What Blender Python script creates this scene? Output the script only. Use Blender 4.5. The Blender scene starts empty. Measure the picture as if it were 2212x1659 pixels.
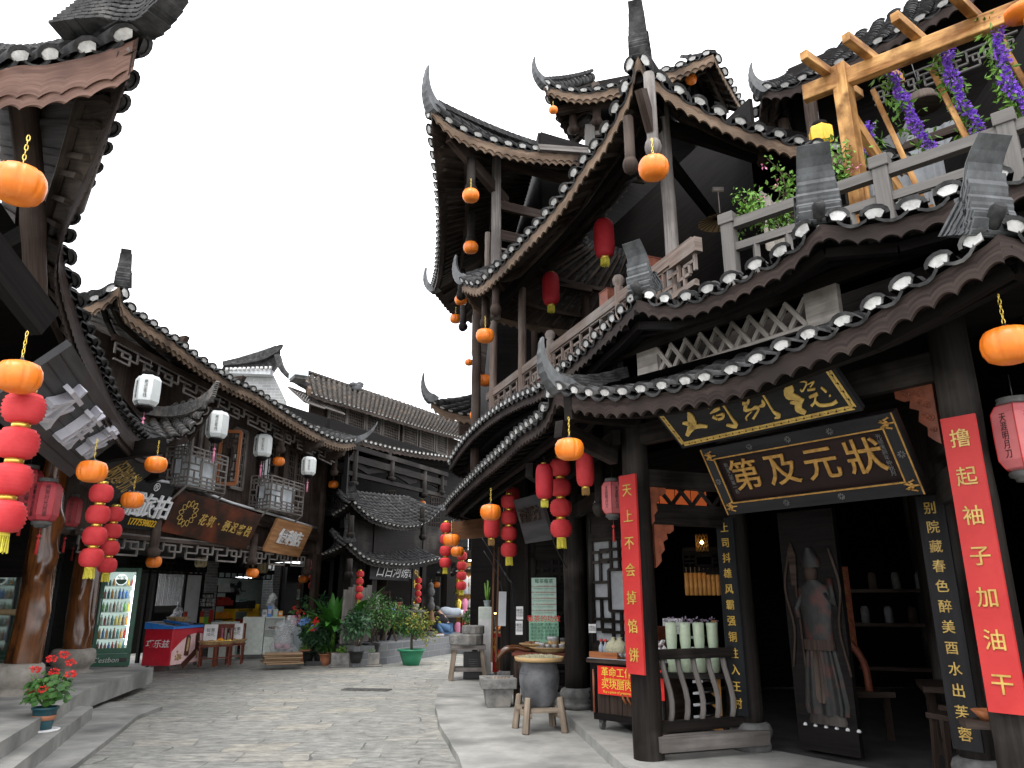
import bpy, math, random
from math import sin, cos, pi, radians, sqrt
from mathutils import Vector as V, Matrix
random.seed(7)
S = bpy.context.scene
# ---------------------------------------------------------------- camera, sky, sun, exposure
PITCH = radians(16.2); FPX = 1600.0; EYE = 1.5
camd = bpy.data.cameras.new('camera'); cam = bpy.data.objects.new('camera', camd)
S.collection.objects.link(cam); S.camera = cam
cam.location = (0, 0, EYE); cam.rotation_euler = (pi/2 + PITCH, 0, 0)
camd.sensor_width = 36; camd.lens = 36*FPX/2212; camd.clip_start = .05; camd.clip_end = 2000
W = bpy.data.worlds.new('World'); S.world = W; W.use_nodes = True
SUN_EL, SUN_AZ = radians(62), radians(200)
def world():
    nt = W.node_tree; N = nt.nodes; N.clear(); L = nt.links.new
    out = N.new('ShaderNodeOutputWorld'); bg = N.new('ShaderNodeBackground')
    sky = N.new('ShaderNodeTexSky'); sky.sky_type = 'NISHITA'; sky.sun_disc = False
    sky.sun_elevation = SUN_EL; sky.sun_rotation = SUN_AZ; sky.air_density = 1; sky.dust_density = 4
    tc = N.new('ShaderNodeTexCoord'); no = N.new('ShaderNodeTexNoise')
    no.inputs['Scale'].default_value = 3.0; no.inputs['Detail'].default_value = 5
    L(tc.outputs['Generated'], no.inputs['Vector'])
    rp = N.new('ShaderNodeValToRGB'); rp.color_ramp.elements[0].position = .30; rp.color_ramp.elements[1].position = .60
    k_ = rp.color_ramp.elements.new(.43); k_.color = (10.5, 10.5, 10.9, 1)
    rp.color_ramp.elements[0].color = (3.4, 3.4, 3.65, 1); rp.color_ramp.elements[2].color = (15, 15, 15.2, 1)
    L(no.outputs['Fac'], rp.inputs['Fac'])
    mx = N.new('ShaderNodeMix'); mx.data_type = 'RGBA'; mx.inputs['Factor'].default_value = .86   # cloud cover over the clear sky
    L(sky.outputs['Color'], mx.inputs['A']); L(rp.outputs['Color'], mx.inputs['B'])
    L(mx.outputs['Result'], bg.inputs['Color']); bg.inputs['Strength'].default_value = .1
    L(bg.outputs['Background'], out.inputs['Surface'])
world()
sl = bpy.data.lights.new('sun', 'SUN'); sl.energy = 1.0; sl.angle = radians(25); sl.color = (1, .97, .92)
so = bpy.data.objects.new('sun', sl); S.collection.objects.link(so)
so.rotation_euler = (pi/2 - SUN_EL, 0, -SUN_AZ + pi)
S.view_settings.view_transform = 'Standard'; S.view_settings.look = 'None'
S.view_settings.exposure = 1.28; S.view_settings.gamma = 1
try:
    S.cycles.max_bounces = 6; S.cycles.diffuse_bounces = 4; S.cycles.use_denoising = True
    S.cycles.caustics_reflective = False; S.cycles.caustics_refractive = False
except Exception: pass
# ---------------------------------------------------------------- pixels of the 2212 px wide photograph to metres
_c, _s = cos(PITCH), sin(PITCH)
def ray(px, py):
    x = (px - 1106)/FPX; v = (829.5 - py)/FPX
    return V((x, _c - v*_s, _s + v*_c))
def atY(px, py, Y): r = ray(px, py); return V((0, 0, EYE)) + r*(Y/r.y)
def atZ(px, py, Z=0): r = ray(px, py); return V((0, 0, EYE)) + r*((Z - EYE)/r.z)
def atD(px, py, d): return V((0, 0, EYE)) + ray(px, py)*d
def on(A, B, px, py):
    r = ray(px, py); dx, dy = B[0]-A[0], B[1]-A[1]
    det = -r.x*dy + r.y*dx; t = (-A[0]*dy + A[1]*dx)/det
    return V((0, 0, EYE)) + r*t
def par(A, B, off):      # plan line A-B moved sideways by off metres (to the left of A->B)
    d = V((B[0]-A[0], B[1]-A[1])).normalized(); n = V((-d.y, d.x))*off
    return (A[0]+n.x, A[1]+n.y), (B[0]+n.x, B[1]+n.y)
# ---------------------------------------------------------------- materials
MT = {}
def _mat(name, rough=.7, spec=.5):
    m = bpy.data.materials.new(name); m.use_nodes = True
    b = m.node_tree.nodes['Principled BSDF']; b.inputs['Roughness'].default_value = rough
    b.inputs['Specular IOR Level'].default_value = spec
    MT[name] = m; return m, m.node_tree, b
def c4(c): return (c[0], c[1], c[2], 1)
def noisy(name, c1, c2, scale=6, rough=.75, bump=.25, stretch=(1, 1, 1), uv=False, c3=None, sc3=1.3, lo=.35, hi=.68, spec=.4, dist=.012, metal=0, detail=6, f3=(.5, .68)):
    m, nt, b = _mat(name, rough, spec); N = nt.nodes; L = nt.links.new
    tc = N.new('ShaderNodeTexCoord'); mp = N.new('ShaderNodeMapping'); mp.inputs['Scale'].default_value = stretch
    L(tc.outputs['UV' if uv else 'Object'], mp.inputs['Vector'])
    no = N.new('ShaderNodeTexNoise'); no.inputs['Scale'].default_value = scale; no.inputs['Detail'].default_value = detail
    no.inputs['Roughness'].default_value = .65
    L(mp.outputs['Vector'], no.inputs['Vector'])
    rp = N.new('ShaderNodeValToRGB'); e = rp.color_ramp.elements
    e[0].position = lo; e[0].color = c4(c1); e[1].position = hi; e[1].color = c4(c2)
    L(no.outputs['Fac'], rp.inputs['Fac']); col = rp.outputs['Color']
    if c3:
        n2 = N.new('ShaderNodeTexNoise'); n2.inputs['Scale'].default_value = sc3; n2.inputs['Detail'].default_value = 5
        L(tc.outputs['Object'], n2.inputs['Vector'])
        r2 = N.new('ShaderNodeValToRGB'); r2.color_ramp.elements[0].position = f3[0]; r2.color_ramp.elements[1].position = f3[1]
        L(n2.outputs['Fac'], r2.inputs['Fac'])
        mx = N.new('ShaderNodeMix'); mx.data_type = 'RGBA'; L(r2.outputs['Color'], mx.inputs['Factor'])
        L(col, mx.inputs['A']); mx.inputs['B'].default_value = c4(c3)
        if c3 is not None and uv:     # weathering follows the grain as well
            ma = N.new('ShaderNodeMath'); ma.operation = 'MULTIPLY'; L(r2.outputs['Color'], ma.inputs[0]); L(no.outputs['Fac'], ma.inputs[1])
            m2 = N.new('ShaderNodeMath'); m2.operation = 'MULTIPLY'; m2.inputs[1].default_value = 1.5; m2.use_clamp = True
            L(ma.outputs[0], m2.inputs[0]); L(m2.outputs[0], mx.inputs['Factor'])
        col = mx.outputs['Result']
    L(col, b.inputs['Base Color']); b.inputs['Metallic'].default_value = metal
    if bump:
        bp = N.new('ShaderNodeBump'); bp.inputs['Strength'].default_value = bump; bp.inputs['Distance'].default_value = dist
        L(no.outputs['Fac'], bp.inputs['Height']); L(bp.outputs['Normal'], b.inputs['Normal'])
    return m
def wood(name, c1, c2, c3=None, rough=.7, bump=.35, grain=(1.3, 26, 1), sc3=1.1, spec=.12, f3=(.48, .66), scale=1.0):
    return noisy(name, c1, c2, scale, rough, bump, grain, True, c3, sc3, .36, .66, spec, .006, f3=f3)
def plain(name, c, rough=.5, spec=.5, metal=0, emit=0, trans=0, var=.12, ecol=None, alpha=1):
    m = noisy(name, [x*(1-var) for x in c], [min(1, x*(1+var)) for x in c], 9, rough, 0, spec=spec, metal=metal)
    b = m.node_tree.nodes['Principled BSDF']
    if emit:
        b.inputs['Emission Color'].default_value = c4(ecol or c); b.inputs['Emission Strength'].default_value = emit
    if trans:
        b.inputs['Transmission Weight'].default_value = trans
    if alpha < 1: b.inputs['Alpha'].default_value = alpha
    return m
def sub(m, v, rad=(.05, .02, .01)):
    b = m.node_tree.nodes['Principled BSDF']; b.inputs['Subsurface Weight'].default_value = v; b.inputs['Subsurface Radius'].default_value = rad
    return m
wood('black_wood', (.0058, .0047, .0041), (.0195, .0160, .0138), (.080, .071, .065), .62, .5, sc3=.9, f3=(.52, .7))
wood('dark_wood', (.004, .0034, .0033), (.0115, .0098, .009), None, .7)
wood('rafter_wood', (.014, .0105, .0085), (.050, .038, .031), (.09, .072, .06), .75, .3)
wood('brown_wood', (.020, .0135, .011), (.055, .038, .030), (.10, .078, .066), .7)
wood('tan_wood', (.11, .075, .052), (.25, .18, .13), (.05, .036, .028), .75, sc3=2.2)
wood('dark_fascia', (.018, .013, .012), (.058, .043, .037), (.018, .014, .013), .7, sc3=1.6)
wood('red_fascia', (.085, .045, .034), (.17, .10, .076), (.06, .036, .03), .6, sc3=1.6)
wood('grey_wood', (.10, .09, .084), (.26, .24, .225), (.07, .062, .056), .75, sc3=1.5)
wood('rail_wood', (.11, .082, .068), (.25, .195, .165), (.28, .26, .24), .7)
wood('paint_grey', (.105, .10, .094), (.16, .152, .143), None, .6, .15)
wood('pine', (.20, .08, .022), (.66, .38, .145), (.10, .04, .012), .5, .3, (1.6, 9, 1), sc3=3.4, f3=(.46, .60))
wood('varnish', (.055, .018, .006), (.215, .078, .022), (.022, .010, .006), .2, .5, (1.1, 9, 1), sc3=2.2, spec=.6)
wood('red_wood', (.10, .028, .018), (.19, .06, .04), None, .45, .2)
wood('orange_wood', (.22, .075, .03), (.36, .14, .06), None, .5, .2)
wood('stool_wood', (.15, .12, .09), (.34, .28, .22), (.08, .06, .045), .8)
wood('inn_plank', (.024, .016, .013), (.060, .042, .034), (.11, .086, .073), .7, sc3=1.2)
wood('pale_frieze', (.30, .275, .25), (.58, .54, .50), (.09, .08, .07), .75, sc3=2.6)
wood('plaque', (.009, .006, .006), (.022, .012, .011), None, .4, .2, (1.2, 5, 1))
wood('tablet_black', (.010, .011, .012), (.022, .024, .026), (.05, .055, .06), .5, .15, (1, 5, 1), f3=(.62, .75))
wood('sign_wood_dark', (.09, .04, .02), (.17, .085, .045), None, .5, .15, (1.2, 12, 1))
wood('sign_wood', (.26, .12, .05), (.46, .25, .12), None, .5, .15, (1.2, 16, 1))
wood('burl_sign', (.012, .007, .006), (.05, .018, .010), (.16, .035, .014), .35, .2, (1.2, 5, 1), sc3=2.2, f3=(.45, .7))
wood('charcoal_sign', (.010, .010, .011), (.022, .022, .024), None, .45, .2, (1, 7, 1))
wood('grey_board', (.05, .05, .053), (.085, .085, .09), (.11, .03, .03), .5, .2, (1, 9, 1), sc3=.9, f3=(.62, .75))
wood('bamboo', (.34, .22, .10), (.56, .40, .21), None, .5, .2)
noisy('counter_red', (.62, .012, .012), (.74, .03, .02), 3, .5, .05)
noisy('jade', (.40, .50, .36), (.60, .68, .50), 6, .35, 0)
noisy('knife_orange', (.50, .22, .05), (.66, .33, .09), 5, .5, .1)
noisy('foil', (.32, .31, .31), (.85, .85, .86), 16, .25, .4, metal=.6, c3=(.10, .06, .05), sc3=9)
noisy('petal_violet_dry', (.22, .17, .24), (.36, .30, .38), 14, .9, 0)
noisy('floor_dark', (.03, .03, .03), (.075, .075, .072), 3, .6, .2)
noisy('guard_robe', (.005, .006, .006), (.016, .016, .015), 12, .6, .4, c3=(.05, .014, .010), sc3=7)
noisy('tile_light', (.09, .09, .088), (.24, .235, .23), 11, .8, .4, c3=(.30, .27, .24), sc3=6)
noisy('tile', (.018, .018, .019), (.072, .072, .073), 9, .85, .3, c3=(.17, .167, .16), sc3=5, f3=(.58, .82), spec=.2)
noisy('tile_brown', (.034, .030, .027), (.115, .104, .093), 7, .85, .3, c3=(.22, .15, .10), sc3=3, f3=(.55, .75))
noisy('horn_tile', (.04, .043, .046), (.12, .127, .132), 8, .6, .3, (1, 1, .5))
noisy('lime', (.40, .40, .39), (.74, .74, .73), 12, .85, .3)
noisy('concrete', (.225, .228, .215), (.365, .362, .34), 2.6, .85, .35, c3=(.14, .143, .136), sc3=1.1, detail=9)
noisy('stone', (.13, .13, .125), (.27, .265, .255), 9, .9, .6, c3=(.32, .30, .27), sc3=3)
noisy('stone_dark', (.06, .06, .06), (.15, .15, .145), 9, .85, .5)
noisy('stone_base', (.20, .185, .16), (.36, .33, .29), 7, .7, .3)
noisy('clay_jar', (.055, .058, .064), (.12, .122, .128), 5, .62, .25, c3=(.16, .165, .18), sc3=3.5)
noisy('straw', (.30, .29, .19), (.52, .50, .36), 60, .9, .5)
noisy('plaster', (.52, .54, .56), (.66, .68, .70), 3, .9, .1)
noisy('ink', (.006, .006, .006), (.012, .012, .012), 6, .6, 0)
sub(noisy('pumpkin', (.74, .17, .012), (.90, .25, .025), 5, .38, 0, spec=.5), .25, (.06, .025, .01))
noisy('lantern_red', (.50, .026, .032), (.66, .052, .058), 5, .7, .08)
noisy('lantern_wine', (.38, .012, .022), (.50, .024, .034), 4, .65, .05)
noisy('lantern_pink', (.52, .13, .14), (.62, .18, .18), 4, .6, .03)
noisy('lantern_rose', (.40, .045, .06), (.50, .07, .085), 4, .6, .03)
noisy('lantern_white', (.62, .66, .66), (.74, .78, .77), 4, .55, .02)
noisy('lantern_cream', (.55, .44, .25), (.70, .58, .36), 4, .6, .02)
noisy('gold', (.36, .22, .04), (.62, .42, .10), 14, .38, .2, spec=.6)
noisy('gold_dull', (.22, .11, .022), (.42, .23, .05), 20, .5, .3)
noisy('gold_foil', (.60, .42, .06), (.85, .66, .16), 30, .25, .2, metal=.7)
noisy('tassel_gold', (.55, .47, .04), (.80, .72, .10), 30, .7, .3)
noisy('banner_red', (.40, .018, .018), (.50, .034, .03), 2.5, .55, .08)
noisy('carved_red', (.15, .042, .022), (.30, .09, .045), 10, .45, .3)
noisy('white_paint', (.66, .67, .69), (.78, .79, .81), 5, .5, .03)
noisy('letter_white', (.50, .50, .56), (.63, .63, .69), 5, .5, .06)
for nm, c, r in (('red_paint', (.50, .012, .03), .35), ('blue_paint', (.03, .20, .62), .35), ('green_paint', (.006, .13, .065), .35), ('yellow_paint', (.75, .45, .02), .4),
                 ('cab_white', (.60, .66, .60), .4), ('black_plastic', (.012, .012, .013), .4), ('steel', (.55, .56, .57), .3), ('ceramic', (.60, .60, .55), .3),
                 ('terracotta', (.42, .17, .09), .7), ('pot_blue', (.02, .085, .105), .4), ('pot_green', (.03, .25, .13), .45), ('pot_grey', (.33, .38, .40), .4), ('pot_cream', (.52, .50, .42), .5),
                 ('poster_green', (.30, .60, .42), .5), ('poster_pale', (.47, .66, .56), .5), ('paper', (.72, .72, .72), .6), ('skin', (.50, .30, .21), .6), ('hair', (.01, .009, .008), .5),
                 ('denim', (.10, .20, .36), .85), ('jacket', (.014, .014, .018), .85), ('grey_cloth', (.33, .37, .42), .9), ('white_cloth', (.78, .80, .82), .9), ('curtain', (.30, .315, .33), .8),
                 ('snack_red', (.45, .03, .02), .4), ('snack_brown', (.20, .09, .035), .5), ('fruit_orange', (.80, .30, .02), .5), ('fruit_yellow', (.80, .58, .06), .5), ('green_bright', (.16, .50, .08), .5),
                 ('pink', (.75, .25, .40), .5), ('petal_red', (.75, .035, .03), .6), ('petal_blue', (.25, .45, .85), .6), ('petal_violet', (.36, .15, .84), .6), ('cardboard', (.33, .22, .13), .85),
                 ('lamp_yellow', (.80, .46, .02), .4), ('tank', (.62, .64, .66), .3), ('ac_white', (.64, .70, .74), .5), ('umbrella_paper', (.66, .48, .26), .7), ('rope', (.30, .22, .12), .9), ('poster_text', (.02, .10, .05), .6),
                 ('interior_white', (.50, .54, .50), .8), ('goods_teal', (.05, .25, .25), .5), ('pink_ice', (.80, .55, .55), .4), ('choc', (.07, .02, .012), .35)):
    plain(nm, c, r)
plain('tube_light', (1, 1, 1), .4, emit=4.5, ecol=(.86, .95, 1))
plain('badge_lit', (.8, .85, .85), .5, emit=.45, ecol=(.9, 1, .97))
plain('warm_bulb', (1, .7, .3), .4, emit=9, ecol=(1, .55, .16))
plain('fridge_in', (.35, .42, .40), .5, emit=.30, ecol=(.62, .80, .74))
plain('shop_lit', (.8, .6, .3), .5, emit=1.5, ecol=(1, .72, .35))
plain('lit_red', (.7, .05, .03), .6, emit=.8, ecol=(1, .08, .03))
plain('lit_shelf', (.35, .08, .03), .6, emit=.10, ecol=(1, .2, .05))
def glassmat():
    m, nt, b = _mat('glass', .03); b.inputs['Base Color'].default_value = (.9, .95, .94, 1); b.inputs['Alpha'].default_value = .16
    m, nt, b = _mat('dark_glass', .05, .8); b.inputs['Base Color'].default_value = (.02, .024, .022, 1)
    m, nt, b = _mat('plastic_bag', .25, .5); b.inputs['Base Color'].default_value = (.7, .73, .75, 1); b.inputs['Alpha'].default_value = .28
glassmat()
def leafmat(name, c1, c2, sc=9):
    m = noisy(name, c1, c2, sc, .5, 0)
    b = m.node_tree.nodes['Principled BSDF']
    return m
leafmat('leaf', (.022, .075, .018), (.075, .19, .035)); leafmat('leaf_deep', (.010, .042, .018), (.035, .11, .035)); leafmat('leaf_banana', (.03, .13, .015), (.07, .24, .04), 3)
leafmat('leaf_lime', (.07, .18, .02), (.18, .36, .05)); leafmat('leaf_yellow', (.09, .13, .015), (.32, .30, .04))
noisy('bark', (.05, .035, .025), (.13, .10, .07), 12, .9, .5)
def streetmat():
    m, nt, b = _mat('paving', .72, .45); N = nt.nodes; L = nt.links.new
    tc = N.new('ShaderNodeTexCoord')
    wn = N.new('ShaderNodeTexNoise'); wn.inputs['Scale'].default_value = .8; wn.inputs['Detail'].default_value = 3
    L(tc.outputs['Object'], wn.inputs['Vector'])
    ad = N.new('ShaderNodeMixRGB'); ad.blend_type = 'ADD'; ad.inputs['Fac'].default_value = .6
    L(tc.outputs['Object'], ad.inputs['Color1']); L(wn.outputs['Color'], ad.inputs['Color2'])
    mp = N.new('ShaderNodeMapping'); mp.inputs['Rotation'].default_value = (0, 0, radians(-7)); L(ad.outputs['Color'], mp.inputs['Vector'])
    br = N.new('ShaderNodeTexBrick'); br.offset = .37; br.inputs['Scale'].default_value = 1; br.inputs['Brick Width'].default_value = .66; br.inputs['Row Height'].default_value = .44
    br.inputs['Mortar Size'].default_value = .014; br.inputs['Mortar Smooth'].default_value = .6; br.inputs['Bias'].default_value = -.1
    br.inputs['Color1'].default_value = (0, 0, 0, 1); br.inputs['Color2'].default_value = (1, 1, 1, 1); br.inputs['Mortar'].default_value = (.5, .5, .5, 1)
    L(mp.outputs['Vector'], br.inputs['Vector'])
    rp = N.new('ShaderNodeValToRGB'); e = rp.color_ramp.elements; e[0].color = (.28, .283, .262, 1); e[1].color = (.40, .375, .318, 1); e[1].position = .98
    k = e.new(.4); k.color = (.305, .308, .288, 1); k = e.new(.72); k.color = (.345, .338, .305, 1)
    L(br.outputs['Color'], rp.inputs['Fac'])
    n1 = N.new('ShaderNodeTexNoise'); n1.inputs['Scale'].default_value = 9; n1.inputs['Detail'].default_value = 12; n1.inputs['Roughness'].default_value = .72
    mp2 = N.new('ShaderNodeMapping'); mp2.inputs['Scale'].default_value = (.55, 1, 1); L(tc.outputs['Object'], mp2.inputs['Vector']); L(mp2.outputs['Vector'], n1.inputs['Vector'])
    r1 = N.new('ShaderNodeValToRGB'); r1.color_ramp.elements[0].position = .33; r1.color_ramp.elements[0].color = (.42, .43, .44, 1); r1.color_ramp.elements[1].position = .68; r1.color_ramp.elements[1].color = (1.42, 1.41, 1.38, 1)
    L(n1.outputs['Fac'], r1.inputs['Fac'])
    mu = N.new('ShaderNodeMixRGB'); mu.blend_type = 'MULTIPLY'; mu.inputs['Fac'].default_value = 1; L(rp.outputs['Color'], mu.inputs['Color1']); L(r1.outputs['Color'], mu.inputs['Color2'])
    # joints, broken up
    n3 = N.new('ShaderNodeTexNoise'); n3.inputs['Scale'].default_value = 2.2; L(tc.outputs['Object'], n3.inputs['Vector'])
    jf = N.new('ShaderNodeMath'); jf.operation = 'MULTIPLY'; L(br.outputs['Fac'], jf.inputs[0])
    j2 = N.new('ShaderNodeMapRange'); j2.inputs[1].default_value = .42; j2.inputs[2].default_value = .62; L(n3.outputs['Fac'], j2.inputs[0]); L(j2.outputs[0], jf.inputs[1])
    mj = N.new('ShaderNodeMixRGB'); L(jf.outputs[0], mj.inputs['Fac']); L(mu.outputs['Color'], mj.inputs['Color1']); mj.inputs['Color2'].default_value = (.14, .143, .13, 1)
    L(mj.outputs['Color'], b.inputs['Base Color'])
    h = N.new('ShaderNodeMath'); h.operation = 'SUBTRACT'; L(n1.outputs['Fac'], h.inputs[0])
    hj = N.new('ShaderNodeMath'); hj.operation = 'MULTIPLY'; hj.inputs[1].default_value = .3; L(jf.outputs[0], hj.inputs[0]); L(hj.outputs[0], h.inputs[1])
    hb = N.new('ShaderNodeMath'); hb.operation = 'MULTIPLY_ADD'; hb.inputs[1].default_value = .2; L(br.outputs['Color'], hb.inputs[0]); L(h.outputs[0], hb.inputs[2])
    bp = N.new('ShaderNodeBump'); bp.inputs['Strength'].default_value = 1.0; bp.inputs['Distance'].default_value = .05
    L(hb.outputs[0], bp.inputs['Height']); L(bp.outputs['Normal'], b.inputs['Normal'])
    rr = N.new('ShaderNodeMapRange'); rr.inputs[3].default_value = .5; rr.inputs[4].default_value = .85; L(n1.outputs['Fac'], rr.inputs[0]); L(rr.outputs[0], b.inputs['Roughness'])
streetmat()
def brickmat(name, c1, c2, mortar, bw=.26, bh=.075, uv=True):
    m, nt, b = _mat(name, .85); N = nt.nodes; L = nt.links.new
    tc = N.new('ShaderNodeTexCoord'); br = N.new('ShaderNodeTexBrick'); br.inputs['Scale'].default_value = 1
    br.inputs['Brick Width'].default_value = bw; br.inputs['Row Height'].default_value = bh; br.inputs['Mortar Size'].default_value = .006
    br.inputs['Color1'].default_value = c4(c1); br.inputs['Color2'].default_value = c4(c2); br.inputs['Mortar'].default_value = c4(mortar)
    L(tc.outputs['UV'], br.inputs['Vector'])
    no = N.new('ShaderNodeTexNoise'); no.inputs['Scale'].default_value = 9; no.inputs['Detail'].default_value = 6; L(tc.outputs['UV'], no.inputs['Vector'])
    rp = N.new('ShaderNodeValToRGB'); rp.color_ramp.elements[0].color = (.7, .7, .7, 1); rp.color_ramp.elements[1].color = (1.2, 1.2, 1.2, 1); L(no.outputs['Fac'], rp.inputs['Fac'])
    mu = N.new('ShaderNodeMixRGB'); mu.blend_type = 'MULTIPLY'; mu.inputs['Fac'].default_value = .8; L(br.outputs['Color'], mu.inputs['Color1']); L(rp.outputs['Color'], mu.inputs['Color2'])
    L(mu.outputs['Color'], b.inputs['Base Color'])
    bp = N.new('ShaderNodeBump'); bp.inputs['Strength'].default_value = .5; bp.inputs['Distance'].default_value = .01; bp.invert = True; L(br.outputs['Fac'], bp.inputs['Height']); L(bp.outputs['Normal'], b.inputs['Normal'])
brickmat('grey_brick', (.17, .175, .18), (.25, .255, .26), (.42, .42, .42)); brickmat('pale_brick', (.30, .31, .31), (.42, .43, .43), (.55, .55, .55), .3, .1)
brickmat('course_stone', (.13, .14, .15), (.20, .205, .21), (.28, .28, .28), .75, .16)
# ---------------------------------------------------------------- mesh builder
class MB:
    def __init__(self): self.v = []; self.f = []; self.uv = []; self.sm = []
    def face(self, idx, uvs=None, smooth=False):
        self.f.append(idx); self.sm.append(smooth)
        if uvs is None:
            p = [self.v[i] for i in idx]; n = (p[1]-p[0]).cross(p[-1]-p[0])
            a = max(range(3), key=lambda k: abs(n[k]))
            if a == 2: uvs = [(q.x, q.y) for q in p]
            else:
                h = V((p[1].x-p[0].x, p[1].y-p[0].y)); 
                if h.length < 1e-4: h = V((p[-1].x-p[0].x, p[-1].y-p[0].y))
                if h.length < 1e-4: h = V((1, 0))
                h.normalize(); uvs = [(q.x*h.x+q.y*h.y, q.z) for q in p]
        self.uv.extend(uvs)
    def add(self, *pts):
        n = len(self.v); self.v.extend(V(p) for p in pts); return range(n, n+len(pts))
    def bar(self, p, q, w, h=None, up=(0, 0, 1), w2=None, h2=None):
        # beam p->q, w wide sideways, h along up; the grain runs lengthwise
        p, q = V(p), V(q); h = h or w; d = q-p; Lh = d.length
        if Lh < 1e-6: return self
        d.normalize(); up = V(up); sd = d.cross(up)
        if sd.length < 1e-3: sd = d.cross(V((0, 1, 0)))
        sd.normalize(); u2 = sd.cross(d); w2 = w2 or w; h2 = h2 or h
        c = [(-1, -1), (1, -1), (1, 1), (-1, 1)]
        i = self.add(*[p+sd*(a*w/2)+u2*(b*h/2) for a, b in c], *[q+sd*(a*w2/2)+u2*(b*h2/2) for a, b in c])
        o = random.random()*9; per = [0, w, w+h, 2*w+h, 2*w+2*h]
        for k in range(4):
            j = (k+1) % 4
            self.face((i[k], i[j], i[4+j], i[4+k]), [(o, o+per[k]), (o, o+per[k+1]), (o+Lh, o+per[k+1]), (o+Lh, o+per[k])])
        self.face((i[3], i[2], i[1], i[0]), [(o, o), (o+.02, o), (o+.02, o+w), (o, o+w)]); self.face((i[4], i[5], i[6], i[7]), [(o, o), (o+.02, o), (o+.02, o+w), (o, o+w)])
        return self
    def box(self, c, size, rz=0, M=None):
        # axis box centred at c, turned by rz
        x, y, z = size; c = V(c)
        ax = max(range(3), key=lambda k: size[k])
        e = [V((cos(rz), sin(rz), 0)), V((-sin(rz), cos(rz), 0)), V((0, 0, 1))]
        if M: e = [M @ k for k in e]
        if ax == 2: return self.bar(c-e[2]*z/2, c+e[2]*z/2, x, y, up=e[1])
        if ax == 0: return self.bar(c-e[0]*x/2, c+e[0]*x/2, y, z, up=e[2])
        return self.bar(c-e[1]*y/2, c+e[1]*y/2, x, z, up=e[2])
    def poly(self, pts, off):
        # flat outline given thickness off (a vector)
        off = V(off); n = len(pts); i = self.add(*pts); j = self.add(*[V(p)+off for p in pts])
        self.face(tuple(i)); self.face(tuple(reversed(j)))
        for k in range(n):
            m = (k+1) % n; self.face((i[m], i[k], j[k], j[m]))
        return self
    def quad(self, a, b, c, d):
        i = self.add(a, b, c, d); self.face(tuple(i)); return self
    def grid(self, rows, smooth=True, close=False, swap=False):
        # rows: equal-length rows of points
        n = len(rows[0]); base = len(self.v)
        for r in rows: self.v.extend(V(p) for p in r)
        vv = [0]
        for k in range(1, n): vv.append(vv[-1]+(V(rows[0][k])-V(rows[0][k-1])).length)
        uu = [0]
        for k in range(1, len(rows)): uu.append(uu[-1]+(V(rows[k][0])-V(rows[k-1][0])).length)
        for a in range(len(rows)-1):
            for k in range(n if close else n-1):
                m = (k+1) % n; vm = vv[m] if m else vv[-1]+.05
                self.face((base+a*n+k, base+a*n+m, base+(a+1)*n+m, base+(a+1)*n+k), [(vv[k], uu[a]), (vm, uu[a]), (vm, uu[a+1]), (vv[k], uu[a+1])] if swap else [(uu[a], vv[k]), (uu[a], vm), (uu[a+1], vm), (uu[a+1], vv[k])], smooth)
        return self
    def tube(self, pts, r, n=8, caps=True, smooth=True):
        pts = [V(p) for p in pts]; R = r if isinstance(r, (list, tuple)) else [r]*len(pts); rows = []; sd = None
        for k, p in enumerate(pts):
            d = (pts[min(k+1, len(pts)-1)]-pts[max(k-1, 0)]).normalized()
            if sd is None:
                sd = d.cross(V((0, 0, 1)));
                if sd.length < .05: sd = d.cross(V((0, 1, 0)))
            else: sd = sd - d*sd.dot(d)
            sd.normalize(); u = sd.cross(d)
            rows.append([p+(sd*cos(2*pi*a/n)+u*sin(2*pi*a/n))*R[k] for a in range(n)])
        b = len(self.v); self.grid(rows, smooth, True)
        if caps:
            self.face(tuple(b+k for k in reversed(range(n)))); e = b+(len(pts)-1)*n; self.face(tuple(e+k for k in range(n)))
        return self
    def lathe(self, c, prof, n=16, rib=None, smooth=True, sq=(1, 1), rot=0):
        c = V(c); rows = []
        for r, z in prof:
            rows.append([c+V((r*sq[0]*cos(t)*(rib(t) if rib else 1), r*sq[1]*sin(t)*(rib(t) if rib else 1), z)) for t in [2*pi*k/n+rot for k in range(n)]])
        b = len(self.v); self.grid(rows, smooth, True)
        if prof[0][0] > 1e-3: self.face(tuple(b+k for k in reversed(range(n))))
        e = b+(len(prof)-1)*n
        if prof[-1][0] > 1e-3: self.face(tuple(e+k for k in range(n)))
        return self
    def build(self, name, mat, parent=None, bevel=0):
        me = bpy.data.meshes.new(name); off = V((0, 0, 0)); p = parent
        while p is not None: off += p.location; p = p.parent
        me.from_pydata([tuple(q-off) for q in self.v], [], self.f)
        ul = me.uv_layers.new(name='UVMap'); fl = [x for u in self.uv for x in u]
        if len(fl) == len(me.loops)*2: ul.data.foreach_set('uv', fl)
        me.polygons.foreach_set('use_smooth', self.sm)
        me.materials.append(MT[mat] if isinstance(mat, str) else mat); me.update()
        o = bpy.data.objects.new(name, me); S.collection.objects.link(o)
        if parent is not None: o.parent = parent
        if bevel:
            b = o.modifiers.new('bevel', 'BEVEL'); b.width = bevel; b.segments = 2; b.limit_method = 'ANGLE'
        return o
def tag(o, label, cat, group=None):
    o['label'] = label; o['category'] = cat
    if group: o['group'] = group
    return o
def empty(name, loc, label=None, cat=None, group=None):
    o = bpy.data.objects.new(name, None); o.empty_display_size = .1; S.collection.objects.link(o); o.location = V(loc)
    if label: tag(o, label, cat, group)
    return o
def struct(o): o['kind'] = 'structure'; return o
def kids(o): return list(o.children)
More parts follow.
